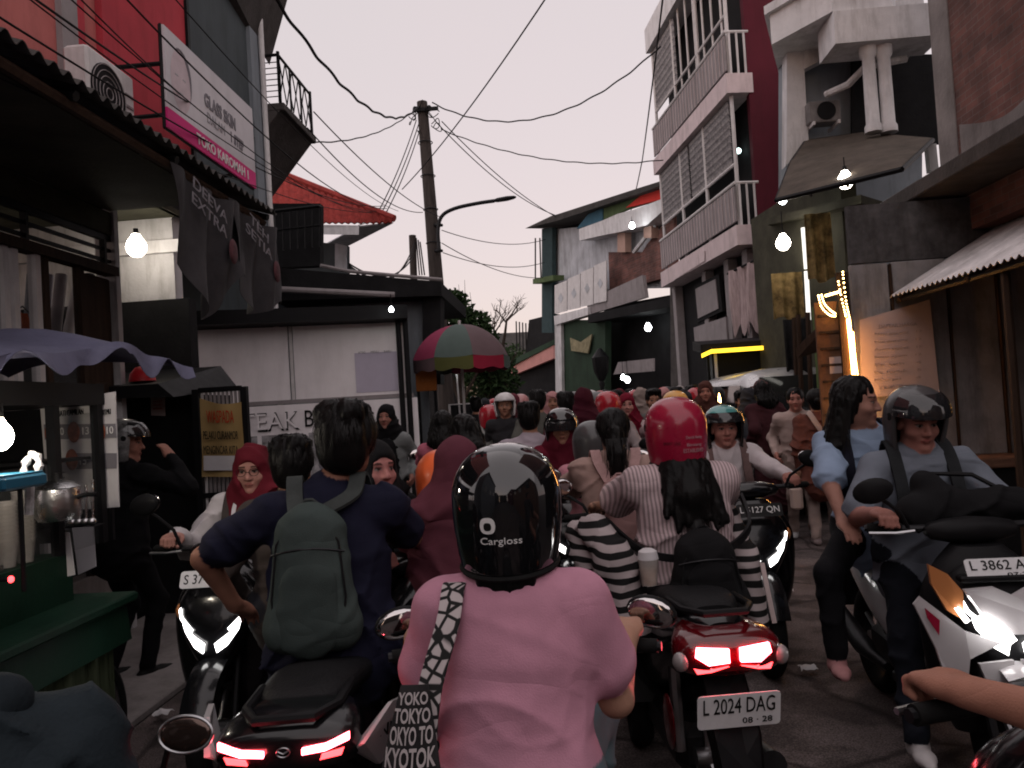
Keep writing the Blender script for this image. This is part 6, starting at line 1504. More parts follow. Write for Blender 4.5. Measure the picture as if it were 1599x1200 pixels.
    if near and fingers:
        for k in fingers if isinstance(fingers, (list,tuple)) else ():
            c = np.array(hands[k]); 
            for i in range(3): fine[i].append((c[i]-.07, c[i]+.07, .0045))
    o = sdf_mesh('body', prims, clothm or attr_mat('cloth', .3, 260, fold=.22), root, hh, fine, face_paint(H, Rm, sk) if (face and not far) else None, fold=fold, seed=int(abs(loc[0]*91+loc[1]*57)) % 97)
    hs = hh if far else .009
    if hair: hair_mesh(root, H, Rm, hair, hs if not far else .016, length=hairlen, kk=hair_k, seed=int(abs(loc[0]*31+loc[1]*17)) % 50)
    if hair and not far: strand_mesh(root, H, Rm, hair, hair_k, hairlen, 700 if near else 260)
    if scarf: hijab_mesh(root, H, Rm, N, scarf, .010 if near else (.013 if not far else .02), seed=int(abs(loc[0]*37)) % 50, **(scarf_kw or {}))
    if cap: cap_mesh(root, H, Rm, cap)
    hmo = helmet(root, H, Rm, hm[0], hm[1] if len(hm) > 1 else None, *(hm[2:3]), res=(56 if near else 32 if not far else 20)) if hm else None
    root['_H'] = [float(x) for x in H]; root['_N'] = [float(x) for x in N]; root['_P'] = [float(x) for x in P0]
    INFO[root.name] = dict(H=H, Rm=Rm, N=N, P=P0, S=S, J=J, helmet=hmo, up=up)
    del root['_H'], root['_N'], root['_P']
    return root
INFO = {}
def ribbon(path, width_dir, w, t=.006):
    pts = [Vector(p) for p in catmull(path, 6)]; n = len(pts); mb = MB(); wd = Vector(width_dir).normalized()
    rings = []
    for i, p in enumerate(pts):
        tg = (pts[min(i+1,n-1)]-pts[max(i-1,0)]).normalized(); a = (wd - tg*wd.dot(tg)).normalized(); nn = tg.cross(a)
        rings.append([p+a*w/2+nn*t/2, p-a*w/2+nn*t/2, p-a*w/2-nn*t/2, p+a*w/2-nn*t/2])
    return mb.loft(rings)
def backpack(label, who, size=(.15,.085,.40), col=(.05,.07,.065), strapc=None, dz=-.02, dy=-.17, h=.010, group=None, pocket=True, tiltx=0., name='backpack', cat='backpack', handle=True, straps=True, seam=True, over=.0, dx=0.):
    inf = INFO[who.name]; N, up = inf['N'], inf['up']
    root = thing(name, label, cat, who.location, who.rotation_euler.z, group)
    top = N + np.array([dx, dy, dz]); bot = top - up*size[2]
    cm = attr_mat('pack_cloth', .35, 300, fold=.25)
    a = size[0]; d = size[1]
    ex = np.array([1.,0,0])
    prims = [cone(bot+up*.07+ex*k*a*.46, top-up*.10+ex*k*a*.36, a*.54, a*.44, col, .06, n=(0,1,0), fl=min(1,d/(a*.54)), amp=.005) for k in (-1,1)] + [cone(bot+up*.08, top-up*a*.55, a*.62, a*.55, col, .05, n=(0,1,0), fl=min(1,d/(a*.6)), amp=.005),
             cone(bot+up*.05+np.array([-a*.6,0,0]), bot+up*.05+np.array([a*.6,0,0]), d*.72, d*.72, col, .05, amp=.003)]
    sdf_mesh('bag', prims, cm, root, h)
    if pocket:
        c2 = tuple(x*.85 for x in col)
        sdf_mesh('front_pocket', [cone(bot+up*.07+np.array([0,-d*.75,0]), bot+up*(size[2]*.42)+np.array([0,-d*.72,0]), a*.72, a*.66, c2, .03, n=(0,1,0), fl=.32, amp=.003)], cm, root, h)
        zy = -d*1.02
        MB().tube([bot+up*(size[2]*.50)+np.array([x*a*.62, zy+.028*abs(x)+.012, .02*(1-x*x)]) for x in (-1,-.6,-.2,.2,.6,1)], .003, 6).build('zip', 'plastic', root, True)
    if seam:
        for k in (-1,1): MB().tube([bot+up*.03+np.array([k*a*.70,-d*.62,0]), bot+up*size[2]*.35+np.array([k*a*.80,-d*.66,0]), top-up*.12+np.array([k*a*.68,-d*.60,0]), top-up*.045+np.array([k*a*.30,-d*.50,0])], .004, 5).build('piping', 'plastic', root, True)
        MB().tube([top-up*(size[2]*.30)+np.array([x*a*.80,-d*(.98-.42*x*x),.0-.02*x*x]) for x in (-1,-.6,-.2,.2,.6,1)], .0035, 5).build('zip', 'metal_dark', root, True)
    sc = strapc or col
    sm = mat('strap_%02d%02d%02d' % tuple(int(x*99) for x in sc), sc, .85, var=.2, scale=20, bump=.2, bscale=200)
    if straps:
        for k in (-1,1):
            S = inf['S'][k]; sh = N + np.array([k*.095, -.02, .045])
            pth = [top+np.array([k*.05,.03,-.03]), sh+np.array([k*.0,-.075-over,-.045]), sh+np.array([k*.012,.0,.012]), sh+np.array([k*.02,.085+over,-.06]), N+np.array([k*.12,.135+over,-.20]), N+np.array([k*.155,.06,-.32]), bot+up*.10+np.array([k*a*.7,.06,0])]
            ribbon(pth, (1,0,0), .052, .012).build('strap', sm, root, True)
    if handle: MB().tube([top+np.array([x, -.005, .03*(1-(x/.035)**2)-.02]) for x in (-.035,-.025,-.01,.01,.025,.035)], .006, 6).build('handle_loop', sm, root, True)
    return root
# ================================================================== left: green snack cart and what stands on it
XC = -2.0
fc = thing('food_cart', 'green snack cart with glass case, menu posters and violet tarpaulin roof', 'food cart', (-2.6,2.7,0), world=True)
yc0, yc1 = .9, onX(203,930,XC).y
zt0 = onX(100,975,XC).z
MB().hexa([(XC-1.1,yc0,zt0-.20),(XC,yc0,zt0-.20),(XC,yc1,zt0-.20),(XC-1.1,yc1,zt0-.20)], [(XC-1.1,yc0,zt0-.03),(XC-.02,yc0,zt0-.03),(XC-.02,yc1,zt0-.03),(XC-1.1,yc1,zt0-.03)]).build('counter_board', 'paint_darkgreen', fc)
MB().bevelbox(XC-1.12, XC+.03, yc0-.02, yc1+.02, zt0-.028, zt0+.012, .008).build('counter_top', 'paint_darkgreen', fc)
zc1 = zt0+.22
MB().hexa([(XC-1.05,yc0,zt0+.013),(XC-.20,yc0,zt0+.013),(XC-.20,yc1-.10,zt0+.013),(XC-1.05,yc1-.10,zt0+.013)], [(XC-1.05,yc0,zc1),(XC-.20,yc0,zc1),(XC-.20,yc1-.10,zc1),(XC-1.05,yc1-.10,zc1)]).build('case_base', 'paint_darkgreen', fc)
def skirt(u, v): Y = yc0+(yc1-.08-yc0)*u; return (XC-.05+.018*math.sin(Y*38)+.010*math.sin(Y*71+1), Y, zt0-.20-(.40)*v)
MB().thick(skirt, 110, 4, .003).build('apron', mat('apron_foil',(.07,.085,.05),.30,metal=.35,var=.5,scale=6,stretch=(8,8,.6)), fc, True)
yp = [yc0+.1, onX(82,800,XC-.22).y, onX(152,800,XC-.22).y]
zroof = at(150,600,yp[2]).z
for i, yy in enumerate(yp): MB().box(XC-.235, XC-.195, yy, yy+.04, zc1, zroof).build('post', 'metal_black', fc)
for yy in (yc0+.1, yp[2]): MB().box(XC-1.05, XC-1.01, yy, yy+.04, zc1, zroof).build('post', 'metal_black', fc)
MB().box(XC-.225,XC-.215,yp[1]+.045,yp[2]-.005,zc1,zc1+.62).build('glass_pane', 'glass', fc)
MB().box(XC-.225,XC-.215,yp[0]+.045,yp[1]-.005,zc1,zc1+.40).build('glass_pane', 'glass', fc)
MB().box(XC-1.0,XC-.24,yp[1],yp[2],zc1+.40,zc1+.415).build('shelf', 'metal_black', fc)
MB().box(XC-1.06,XC-.19,yc0,yp[2]+.05,zroof-.10,zroof).build('roof_frame', 'metal_black', fc)
# posters on the far side of the case
YF = yp[2]+.06
MB().box(XC-1.05,XC-.19,YF+.01,YF+.03,zc1,zroof-.1).build('end_board', 'metal_black', fc)
qs = [at(76,800,YF),at(186,792,YF),at(180,612,YF),at(62,628,YF)]
pst = panel('menu_poster', 'paper', fc, qs, .006)
pex = (qs[1]-qs[0]).normalized(); PZ = Vector((0,0,1))
def pp(px, py, d=.004): return at(px, py, YF-d)
lettering('NIKMATI CAMILAN', 'ink', pst, pp(105,645), (1,0,.03), PZ, .165, .028)
lettering('FAVORITMU', 'ink', pst, pp(160,644), (1,0,.03), PZ, .085, .026)
panel('poster_band', 'ink_grey', pst, [pp(70,687),pp(182,684),pp(180,662),pp(68,663)], .003)
panel('poster_band', 'ink_grey', pst, [pp(118,733),pp(182,732),pp(182,708),pp(116,708)], .003)
for (a, b) in ((79,676),(115,675),(155,675),(112,718)):
    c = pp(a,b,.008); MB().ell(c, (.031,.004,.052), 18, 8).build('food_print', 'print_food', pst, True)
for (a, b, t) in ((95,674,'10'),(134,673,'13'),(172,672,'10'),(130,720,'15')): lettering(t, 'ink_white', pst, pp(a,b,.009), (1,0,.03), PZ, .032, .036)
for k in range(7): lettering(('Pedas manis','Balado','Keju','Original','BBQ','Jagung bakar','Rumput laut')[k], 'ink_grey', pst, pp(92,738+8*k,.006), (1,0,.02), PZ, .06, .012)
panel('price_card', 'paper', fc, [at(84,905,yp[1]+.05),at(117,898,yp[1]+.05),at(108,832,yp[1]+.05),at(79,832,yp[1]+.05)], .004)
panel('menu_sheet', 'vinyl_white', fc, [at(122,898,YF-.05),at(150,885,YF-.05),at(146,820,YF-.05),at(112,822,YF-.05)], .004)
# tarpaulin
zt_ = zroof+.02
Tq = [at(-30,548,1.9),at(170,540,3.45),at(240,545,3.9),at(300,575,4.2)]
def tarp(u, v):
    P = catmull([tuple(at(-120,552,1.9)),tuple(at(0,551,2.6)),tuple(at(120,544,3.4)),tuple(at(190,532,3.7)),tuple(at(235,552,4.0)),tuple(at(300,572,4.2))], 10); i = min(int(u*(len(P)-1)), len(P)-2); p = lerp(Vector(P[i]),Vector(P[i+1]),u*(len(P)-1)-i)
    if v > .5: t = (v-.5)*2; drop = (.075+.035*math.sin(u*19)+.025*math.sin(u*41+1)); drop += .12*max(0,.25-u)/.25; return p + Vector((.045*t+.02*math.sin(u*25)*t, -.05*t, -drop*t + .02*math.sin(u*31)*t))
    t = 1-v*2; return p + Vector((-1.15*t, .1*t, .10*math.sin(math.pi*t)+.05*math.sin(u*9+t*6)*t-.02))
MB().thick(tarp, 60, 16, .004).build('tarpaulin', 'tarp', fc, True)
# spoked wheel
wc = Vector((XC-.10, onX(205,1140,XC+.03).y-.15, .31)); wr = .31
w_ = MB().tube([wc+Vector((0,wr*.9*math.cos(t),wr*.9*math.sin(t))) for t in [2*math.pi*i/36 for i in range(37)]], .012, 8, False).build('wheel', 'alloy', fc, True)
MB().tube([wc+Vector((0,wr*.96*math.cos(t),wr*.96*math.sin(t))) for t in [2*math.pi*i/36 for i in range(37)]], .026, 8, False).build('tyre', 'rubber', w_, True)
for k in range(14): t = 2*math.pi*k/14; MB().tube([wc+Vector((.02*(-1)**k,.02*math.cos(t),.02*math.sin(t))), wc+Vector((0,wr*.9*math.cos(t+.12),wr*.9*math.sin(t+.12)))], .003, 4).build('spoke', 'alloy', w_)
MB().tube([wc+Vector((-.06,0,0)),wc+Vector((.05,0,0))], .022, 10).build('hub', 'metal_dark', w_, True)
MB().box(XC-1.0,XC-.1,yc0+.1,yc1-.2,.30,.36).build('axle_frame', 'metal_black', fc)
for yy in (yc0+.15,yc1-.3): MB().box(XC-.18,XC-.12,yy,yy+.06,.361,zt0-.21).build('frame_leg', 'metal_black', fc)
done()
# cart goods
def cups(label, x, y, z, n):
    o = thing('cup_stack', label, 'cups', (x,y,z), world=True, group='stacks of clear cups on the snack cart')
    pr = None
    for k in range(n):
        mb = MB().loft([[(x+r*math.cos(t), y+r*math.sin(t), z+zz) for t in [2*math.pi*i/16 for i in range(16)]] for r, zz in ((.030,0),(.042,.10),(.046,.105),(.043,.105),(.028,.004))], cap=False) if pr is None else None
        if pr is None: pr = mb.build('cup', 'cup', o, True)
        else: share('cup', pr, o, (0,0,k*.016))
    done()
zsh = zc1+.004
p = at(40,880,yp[1]-.12); cups('taller stack of clear plastic cups beside the steel post', p.x, p.y, zsh, 13)
p = at(12,888,yp[1]-.22); cups('shorter stack of clear plastic cups nearer the lamp', p.x, p.y, zsh, 11)
fr = thing('fried_snacks', 'tray heaped with golden fried snacks under the cups', 'snacks', (XC-.32,yp[1]-.30,zsh), world=True)
MB().box(XC-.48,XC-.24,yp[1]-.6,yp[1]-.28,zsh,zsh+.02).build('tray', 'steel', fr)
o = MB()
for k in range(60): o.ell((XC-.36+RNG.normal()*.05, yp[1]-.44+RNG.normal()*.07, zsh+.03+abs(RNG.normal())*.03), (.02,.02,.012), 7, 5)
o = o.build('snack_pile', 'food_fry', fr, True); o['kind'] = 'stuff'; done()
bx = thing('blue_box', 'bright blue plastic tray on the cart shelf', 'tray', tuple(at(18,756,2.55)), world=True)
p = at(18,764,2.55); MB().bevelbox(p.x-.12,p.x+.05,p.y-.10,p.y+.12,p.z,p.z+.045,.008).build('tray', 'blue_plastic', bx); MB().box(p.x-.11,p.x+.04,p.y-.09,p.y+.11,p.z+.046,p.z+.052).build('lid', 'blue_plastic', bx)
[MB().tube([(p.x+dx_,p.y+.0,zc1),(p.x+dx_,p.y+.0,p.z-.001)], .008, 6).build('support', 'metal_black', bx) for dx_ in (-.08,.03)]; done()
ss = thing('plastic_bag_roll', 'roll of shiny clear plastic bags hung in the snack cart', 'plastic bags', tuple(at(46,760,2.7)), world=True)
c = at(46,735,2.7); MB().tube([c+Vector((.028*math.cos(t)+.012*math.sin(t), .01, .058*math.sin(t))) for t in [2*math.pi*i/24 for i in range(25)]], [.013+.005*math.sin(i*2.1) for i in range(25)], 8, False).build('roll', mat('clear_film',(.55,.55,.56),.15,var=.5,scale=30,coat=.5), ss, True)
MB().tube([c-Vector((0,0,.05)), c-Vector((.01,0,.16))], .016, 8).build('tail', 'clear_film', ss, True); done()
pot = thing('steel_pot', 'dented steel pot with dark lid on the cart shelf', 'pot', tuple(at(92,800,3.1)), world=True)
c = at(92,812,3.1); MB().loft([[(c.x+r*math.cos(t), c.y+r*math.sin(t), c.z+z) for t in [2*math.pi*i/24 for i in range(24)]] for r, z in ((.075,0),(.088,.02),(.09,.10),(.085,.13),(.088,.135),(.06,.155),(.015,.17))]).build('pot_body', 'steel', pot, True)
MB().tube([c+Vector((0,0,.17)),c+Vector((0,0,.195))], .014, 10).build('lid_knob', 'plastic', pot, True)
MB().tube([c+Vector((.088,0,.09)),c+Vector((.13,-.02,.10)),c+Vector((.19,-.03,.10))], .010, 8).build('handle', 'plastic', pot, True); done()
sg = thing('spoon_rack', 'small rack of steel ladles and sauce bottles on the cart', 'ladles', tuple(at(128,815,3.25)), world=True)
c = at(128,815,3.25)
for k in range(4): MB().tube([c+Vector((-.04+.03*k,0,0)),c+Vector((-.04+.03*k,.01,.12+.02*k))], .005, 6).build('ladle_handle', 'steel', sg, True)
for k in range(4): MB().ell(c+Vector((-.04+.03*k,-.01,.0)), (.02,.02,.016), 10, 6).build('ladle_bowl', 'steel', sg, True)
MB().box(c.x-.07,c.x+.08,c.y-.03,c.y+.04,c.z-.02,c.z-.016).build('rack_base', 'metal_black', sg); done()
bulb('glowing bulb inside the green snack cart', at(-4,682,2.55), .05, 'bulb_hot', .12)
rl = thing('indicator_lamp', 'tiny red power lamp on the cart case base', 'lamp', tuple(at(17,905,2.5)), world=True)
p = at(17,905,2.5); MB().ell(p, (.010,.010,.012), 10, 6).build('lens', 'tail_dim', rl, True); MB().tube([p+Vector((-.004,0,0)),p+Vector((-.06,0,0))], .008, 8).build('stalk', 'plastic', rl, True); done()
bulb('bright bare bulb hanging in the whitewashed niche beside the shop window', at(213,386,6.6), .088, 'bulb_warm', .1, to=at(216,362,6.7))
oc = thing('hanging_cloth', 'orange cloth hanging inside the shop window', 'cloth', tuple(onX(38,545,-3.7)), world=True)
p = onX(38,545,-3.7); MB().thick(lambda u, v: (p.x+.02*math.sin(u*14), p.y-.12+.24*u*(.6+.4*v), p.z+.30*(1-v)-.05), 10, 8, .004).build('cloth', 'orange_cloth', oc, True); MB().tube([p+Vector((0,-.1,.24)),p+Vector((0,0,.30)),p+Vector((0,.1,.24))], .006, 5).build('hanger', 'plastic', oc); done()
oc = thing('fabric_rolls', 'pale fabric rolls leaning in the dim shop window', 'fabric', tuple(onX(100,520,-3.8)), world=True)
for k in range(5):
    p = onX(45+20*k,530,-3.85); q = onX(52+22*k+(8 if k == 3 else 0),430,-3.85); MB().tube([p,q], .045, 10).build('fabric_roll', ('plaster_bluegrey','paper_lilac','rail_grey','paper','cloth_dark')[k], oc, True)
done()
# ================================================================== near riders
def lin(r,g,b,k=1.): return tuple(min(.9,x*k) for x in srgb(r,g,b))
def wpt(root, p):     # local point of a thing from a world point
    return np.array(Matrix.Rotation(-root[1],3,'Z') @ (Vector(p)-Vector(root[0])))
# ---- rider in pink
PK = ((-.135,1.74,0), R(0))
pk = scooter('motor_scooter', 'black motor scooter under the rider in the pink shirt', *PK, mir=False, grip_z=.93, body='paint_black')
mirrors(pk, .93, .42, .36, .04, (.072,.046), rim='plastic')
def pinkfold(P):
    low = np.clip((1.16-P[:,2])/.30, .40, 1.05); return (folds(P, 11, .50)*1.15 + .18*folds(P, 23, 1.2))*low
rp = person('rider in dusty pink T-shirt and glossy black helmet, seen from behind', *PK, topz=1.50, vox=.0075, slv=.58, top=(.51,.245,.325), sleeve='short', pants=(.11,.16,.18), hm=('helmet_black',), hair='under', hairlen=.02, skin=SKIN2, lean=10, py=-.02, pz=.77, w=.90, loose=.036, drop=.085, hands={-1:(-.30,.36,.945),1:(.30,.36,.945)}, feet={-1:(-.14,.36,.37),1:(.14,.36,.37)}, elbow={-1:(-.05,-.5,-1),1:(.05,-.5,-1)}, res='near', fold=pinkfold, head=(-4,0), face=False, fingers=(1,), hem=.16)
hm = INFO[rp.name]['helmet']
helmet_text(hm, 'Cargloss', 'ink_white', math.pi-.02, -.048, .095, .020)
bd = MB()
def badge(u, v):
    az = math.pi + .20 + (.017/.12)*v*math.cos(2*math.pi*u); z = -.012+.021*v*math.sin(2*math.pi*u)*(1+.15*math.cos(4*math.pi*u)); lo, hi = 0., .99
    for _ in range(20):
        m_ = (lo+hi)/2
        if helmet_point(az,m_).z < z: lo = m_
        else: hi = m_
    p = helmet_point(az,lo); return p*1.006
bd.grid(badge, 20, 3, True).build('badge', 'ink_white', hm, True)
def badge2(u, v):
    p = Vector(badge(u, v*.5)); return p*1.003 + Vector((0,0,-.002))
MB().grid(badge2, 16, 2, True).build('badge_mark', 'ink', hm, True)
# tote bag on her left shoulder
tb = thing('tote_bag', 'black and white lettered cloth tote bag on the pink rider shoulder', 'tote bag', PK[0], PK[1])
Nn, Sl = INFO[rp.name]['N'], INFO[rp.name]['S'][-1]
def printed():
    m = mat('tote_print', (.42,.38,.38), .85, var=.0); nt = m.node_tree; N_, L_ = nt.nodes, nt.links; p = N_['Principled BSDF']
    t = N_.new('ShaderNodeTexCoord'); v = N_.new('ShaderNodeTexVoronoi'); v.feature = 'DISTANCE_TO_EDGE'; v.inputs['Scale'].default_value = 36; L_.new(t.outputs['Object'], v.inputs['Vector'])
    r = N_.new('ShaderNodeValToRGB'); r.color_ramp.elements[0].position = .10; r.color_ramp.elements[0].color = (.02,.02,.02,1); r.color_ramp.elements[1].position = .16; r.color_ramp.elements[1].color = (.46,.41,.41,1)
    L_.new(v.outputs['Distance'], r.inputs[0]); L_.new(r.outputs[0], p.inputs['Base Color'])
printed()
SX = Sl[0]-.02
strap = [(Sl[0]+.035,.06,Sl[2]+.03),(Sl[0]+.03,.0,Sl[2]+.070),(Sl[0]+.022,-.075,Sl[2]+.005),(SX+.005,-.140,Sl[2]-.12),(SX-.01,-.185,Sl[2]-.26),(SX-.03,-.195,Sl[2]-.36)]
st = ribbon(strap, (1,-.15,0), .052, .006).build('strap', 'tote_print', tb, True)
tz = Sl[2]-.09
def tote(u, v):
    w_ = .028+.062*v+.012*math.sin(math.pi*v); a = (u-.5)*2
    return (SX-.018+a*w_-.040*v, -.175-.04*v-.020*math.sin(math.pi*min(1,v))*(1-a*a), tz-.46*v)
MB().thick(tote, 18, 18, .004).build('bag_face', mat('tote_dark',(.03,.028,.029),.85,var=.5,scale=16), tb, True)
for k, (s_, v) in enumerate((('YOKO',.05),('TOKYO',.12),('OKYO TO',.20),('KYOTOK',.29),('YOYO',.40),('OKYOTO',.515),('TOKYO',.63),('YOKYO',.75))):
    def wp(a, b, c, v=v):
        vv = v - b/.46; hw = .028+.062*max(0,vv); return Vector(tote(.5+a/(2*hw), max(0,min(1,vv)))) + Vector((0,-.007-c,0))
    lettering(s_, mat('print_bone',(.50,.45,.45),.8,var=0), tb, (0,0,0), (1,0,0), (0,0,1), (.028+.062*v)*1.85, (.024,.028,.034,.038,.050,.044,.052,.05)[k], .001, wp, bold=.02)
# ---- man in navy with grey-green backpack
NV = ((-.82,2.76,0), R(7))
scooter('motor_scooter', 'black and white scooter with two slim red tail light bars and round emblem', *NV, tail='bars', mir=False, body='paint_black')
nvs = bpy.data.objects['motor_scooter.001']
for s in (-1,1):
    e = .07 if s > 0 else 0
    mb = MB(); q = [(s*.150,-.90,.775),(s*.178,-.93,.80),(s*(.205+e*.5),-.84,.862),(s*(.24+e),-.70,.845),(s*(.25+e),-.66,.76),(s*(.17+e*.4),-.82,.70)]
    if s < 0: q = q[::-1]
    mb.slab(q, (s*.012,-.01,.004)).build('side_panel', 'paint_white', nvs)
lettering('NMAX', 'ink', nvs, (.262,-.835,.80), (.80,.60,-.06), (.1,.1,1), .11, .030, .003)
mirrors(nvs, 1.02, .40, .36, .0, (.06,.04), sides=(1,), rim='plastic')
nv = person('man in navy T-shirt with short black hair, seen from behind', *NV, topz=1.63, top=(.012,.0125,.027), sleeve='short', pants=(.010,.010,.014), hair='short', skin=(.30,.145,.10), lean=6, py=-.22, pz=.85, w=1.12, loose=.018, hands={-1:(-.40,-.02,.90),1:(.30,.33,1.03)}, elbow={-1:(-.9,-.25,.0),1:(.05,-.6,-1)}, feet={-1:(-.30,-.05,.10),1:(.16,.30,.37)}, res='near', head=(-12,0), face=False, grip=False, slv=.72, headoff=(.07,0,.0), hair_k=1.14)
backpack('grey-green backpack worn by the man in navy', nv, (.140,.088,.44), (.050,.066,.062), (.048,.054,.052), dz=-.01, dy=-.185, h=.009, dx=-.03)
# ---- rider in ribbed cream top, red helmet, plate L 2024 DAG
RD = ((.39,3.50,0), R(7))
rdS = scooter('motor_scooter', 'black scooter with bright twin red brake light and white plate', *RD, tail='twin', mir=True, pl=('L 2024 DAG','08 · 28'), mz=.12)
MB().ell((-.13,-.60,.40), (.012,.08,.10), 14, 8).build('side_reflector', 'red_lens', rdS, True)
MB().box(-.03,.03,-1.045,-1.035,.36,.39).build('rear_reflector', mat('reflector_red',(.7,.02,.03),.3,var=0,emit=(1,.03,.04),estr=.5), rdS)  # no lamp: the reflector's glow is put in as emission
RP = ((RD[0][0]+.075,RD[0][1],0), RD[1])
rd = person('rider in ribbed cream-pink top and red helmet with long black hair', *RP, topz=1.575, top=(.46,.36,.37), sleeve='short', pants=(.16,.15,.155), hm=('helmet_red',), hair='under', hairlen=.22, skin=SKIN2, lean=4, py=-.25, pz=.84, w=1.06, loose=.034, res='near', head=(3,0), face=False, clothm=attr_mat('rib_knit',.35,260,rib=21.,fold=.2), hem=.10)
hm = INFO[rd.name]['helmet']
for s_, z_, w_ in (('Derick Racing',-.010,.075),('Bintang',-.040,.07),('ESTABLISHED',-.062,.10)): helmet_text(hm, s_, mat('decal_pink',(.45,.25,.28),.5,var=0), math.pi-.25, z_, w_, .016)
helmet_text(hm, 'SPORT LINE', mat('decal_dark',(.12,.02,.03),.5,var=0), math.pi+.5, -.03, .07, .012)
bk = backpack('black backpack with silver zips on the scooter seat behind the red helmet rider', rd, (.145,.10,.34), (.010,.010,.011), dz=-.21, dy=-.26, h=.010, straps=False)
Pn = INFO[rd.name]['N']
tubep = [(-.30,-.10,Pn[2]-.22),(-.22,-.36,Pn[2]-.30),(-.08,-.44,Pn[2]-.33),(.10,-.44,Pn[2]-.31),(.24,-.34,Pn[2]-.24),(.30,-.10,Pn[2]-.15)]
ribbon(tubep, (0,0,1), .030, .012).build('strap', 'plastic', bk, True)
for x in (-.055,.06): MB().tube([(x,-.53+.03*abs(x)*8,Pn[2]-.36),(x+.02,-.535,Pn[2]-.44),(x+.03,-.52,Pn[2]-.50)], .004, 5).build('zip', 'steel', bk, True)
# striped jacket round her waist
zj = thing('striped_jacket', 'black and white striped jacket slung over the red helmet rider lap', 'jacket', (RD[0][0]+.02,RD[0][1],-.085), RD[1])
def zebra():
    m = mat('zebra_cloth', (.5,.45,.45), .85, var=0); nt = m.node_tree; N_, L_ = nt.nodes, nt.links; p = N_['Principled BSDF']
    t = N_.new('ShaderNodeTexCoord'); w = N_.new('ShaderNodeTexWave'); w.bands_direction = 'Z'; w.inputs['Scale'].default_value = 6.2; w.inputs['Distortion'].default_value = 3.0; w.inputs['Detail'].default_value = 1; w.inputs['Detail Scale'].default_value = .8
    L_.new(t.outputs['Object'], w.inputs['Vector']); r = N_.new('ShaderNodeValToRGB'); r.color_ramp.elements[0].position = .44; r.color_ramp.elements[0].color = (.012,.012,.012,1); r.color_ramp.elements[1].position = .52; r.color_ramp.elements[1].color = (.36,.31,.31,1); L_.new(w.outputs['Fac'], r.inputs[0]); L_.new(r.outputs[0], p.inputs['Base Color'])
zebra(); ZM = MATS['zebra_cloth']
sdf_mesh('sleeve', [cone((-.30,-.12,1.13),(-.26,-.32,1.02),.068,.080,(.5,.5,.5),.04,amp=.016), cone((-.26,-.32,1.02),(-.22,-.38,.78),.080,.092,(.5,.5,.5),.05,amp=.018), cone((-.36,-.02,1.10),(-.33,-.16,.95),.055,.07,(.5,.5,.5),.05,amp=.01)], ZM, zj, .011)
sdf_mesh('sleeve', [cone((.30,-.08,1.15),(.27,-.36,1.0),.045,.045,(.5,.5,.5),.04,amp=.007), cone((.27,-.36,1.0),(.28,-.42,.76),.045,.042,(.5,.5,.5),.04,amp=.008)], ZM, zj, .011)
ribbon([(.30,-.44,1.0),(.30,-.48,.90),(.31,-.50,.78)], (1,0,0), .018, .006).build('drawcord', 'paper_pink', zj, True)
cp = thing('iced_drink', 'clear cup of orange iced drink hanging beside the black backpack', 'drink', RD[0], RD[1])
MB().loft([[(-.13+r*math.cos(t), -.43+r*math.sin(t), .86+z) for t in [2*math.pi*i/16 for i in range(16)]] for r, z in ((.030,0),(.040,.10),(.040,.102))]).build('cup', 'cup', cp, True)
MB().loft([[(-.13+r*math.cos(t), -.43+r*math.sin(t), .862+z) for t in [2*math.pi*i/16 for i in range(16)]] for r, z in ((.026,0),(.034,.065))]).build('drink', 'lens_amber', cp, True)
MB().loft([[(-.13+r*math.cos(t), -.43+r*math.sin(t), .962+z) for t in [2*math.pi*i/16 for i in range(16)]] for r, z in ((.042,0),(.036,.03),(.02,.04))]).build('lid', 'paper', cp, True)
# ---- couple on the white scooter coming towards us
CW = ((1.57,3.50,0), R(180-2))
cw = scooter('motor_scooter', 'white scooter with blazing headlights carrying two riders, facing us', *CW, body='paint_white', shield='plastic', cover='plastic', head=True, mir=True, mz=.14, plf=('L 3862 AB','07·27',(0,.632,.905),'plate_white'))
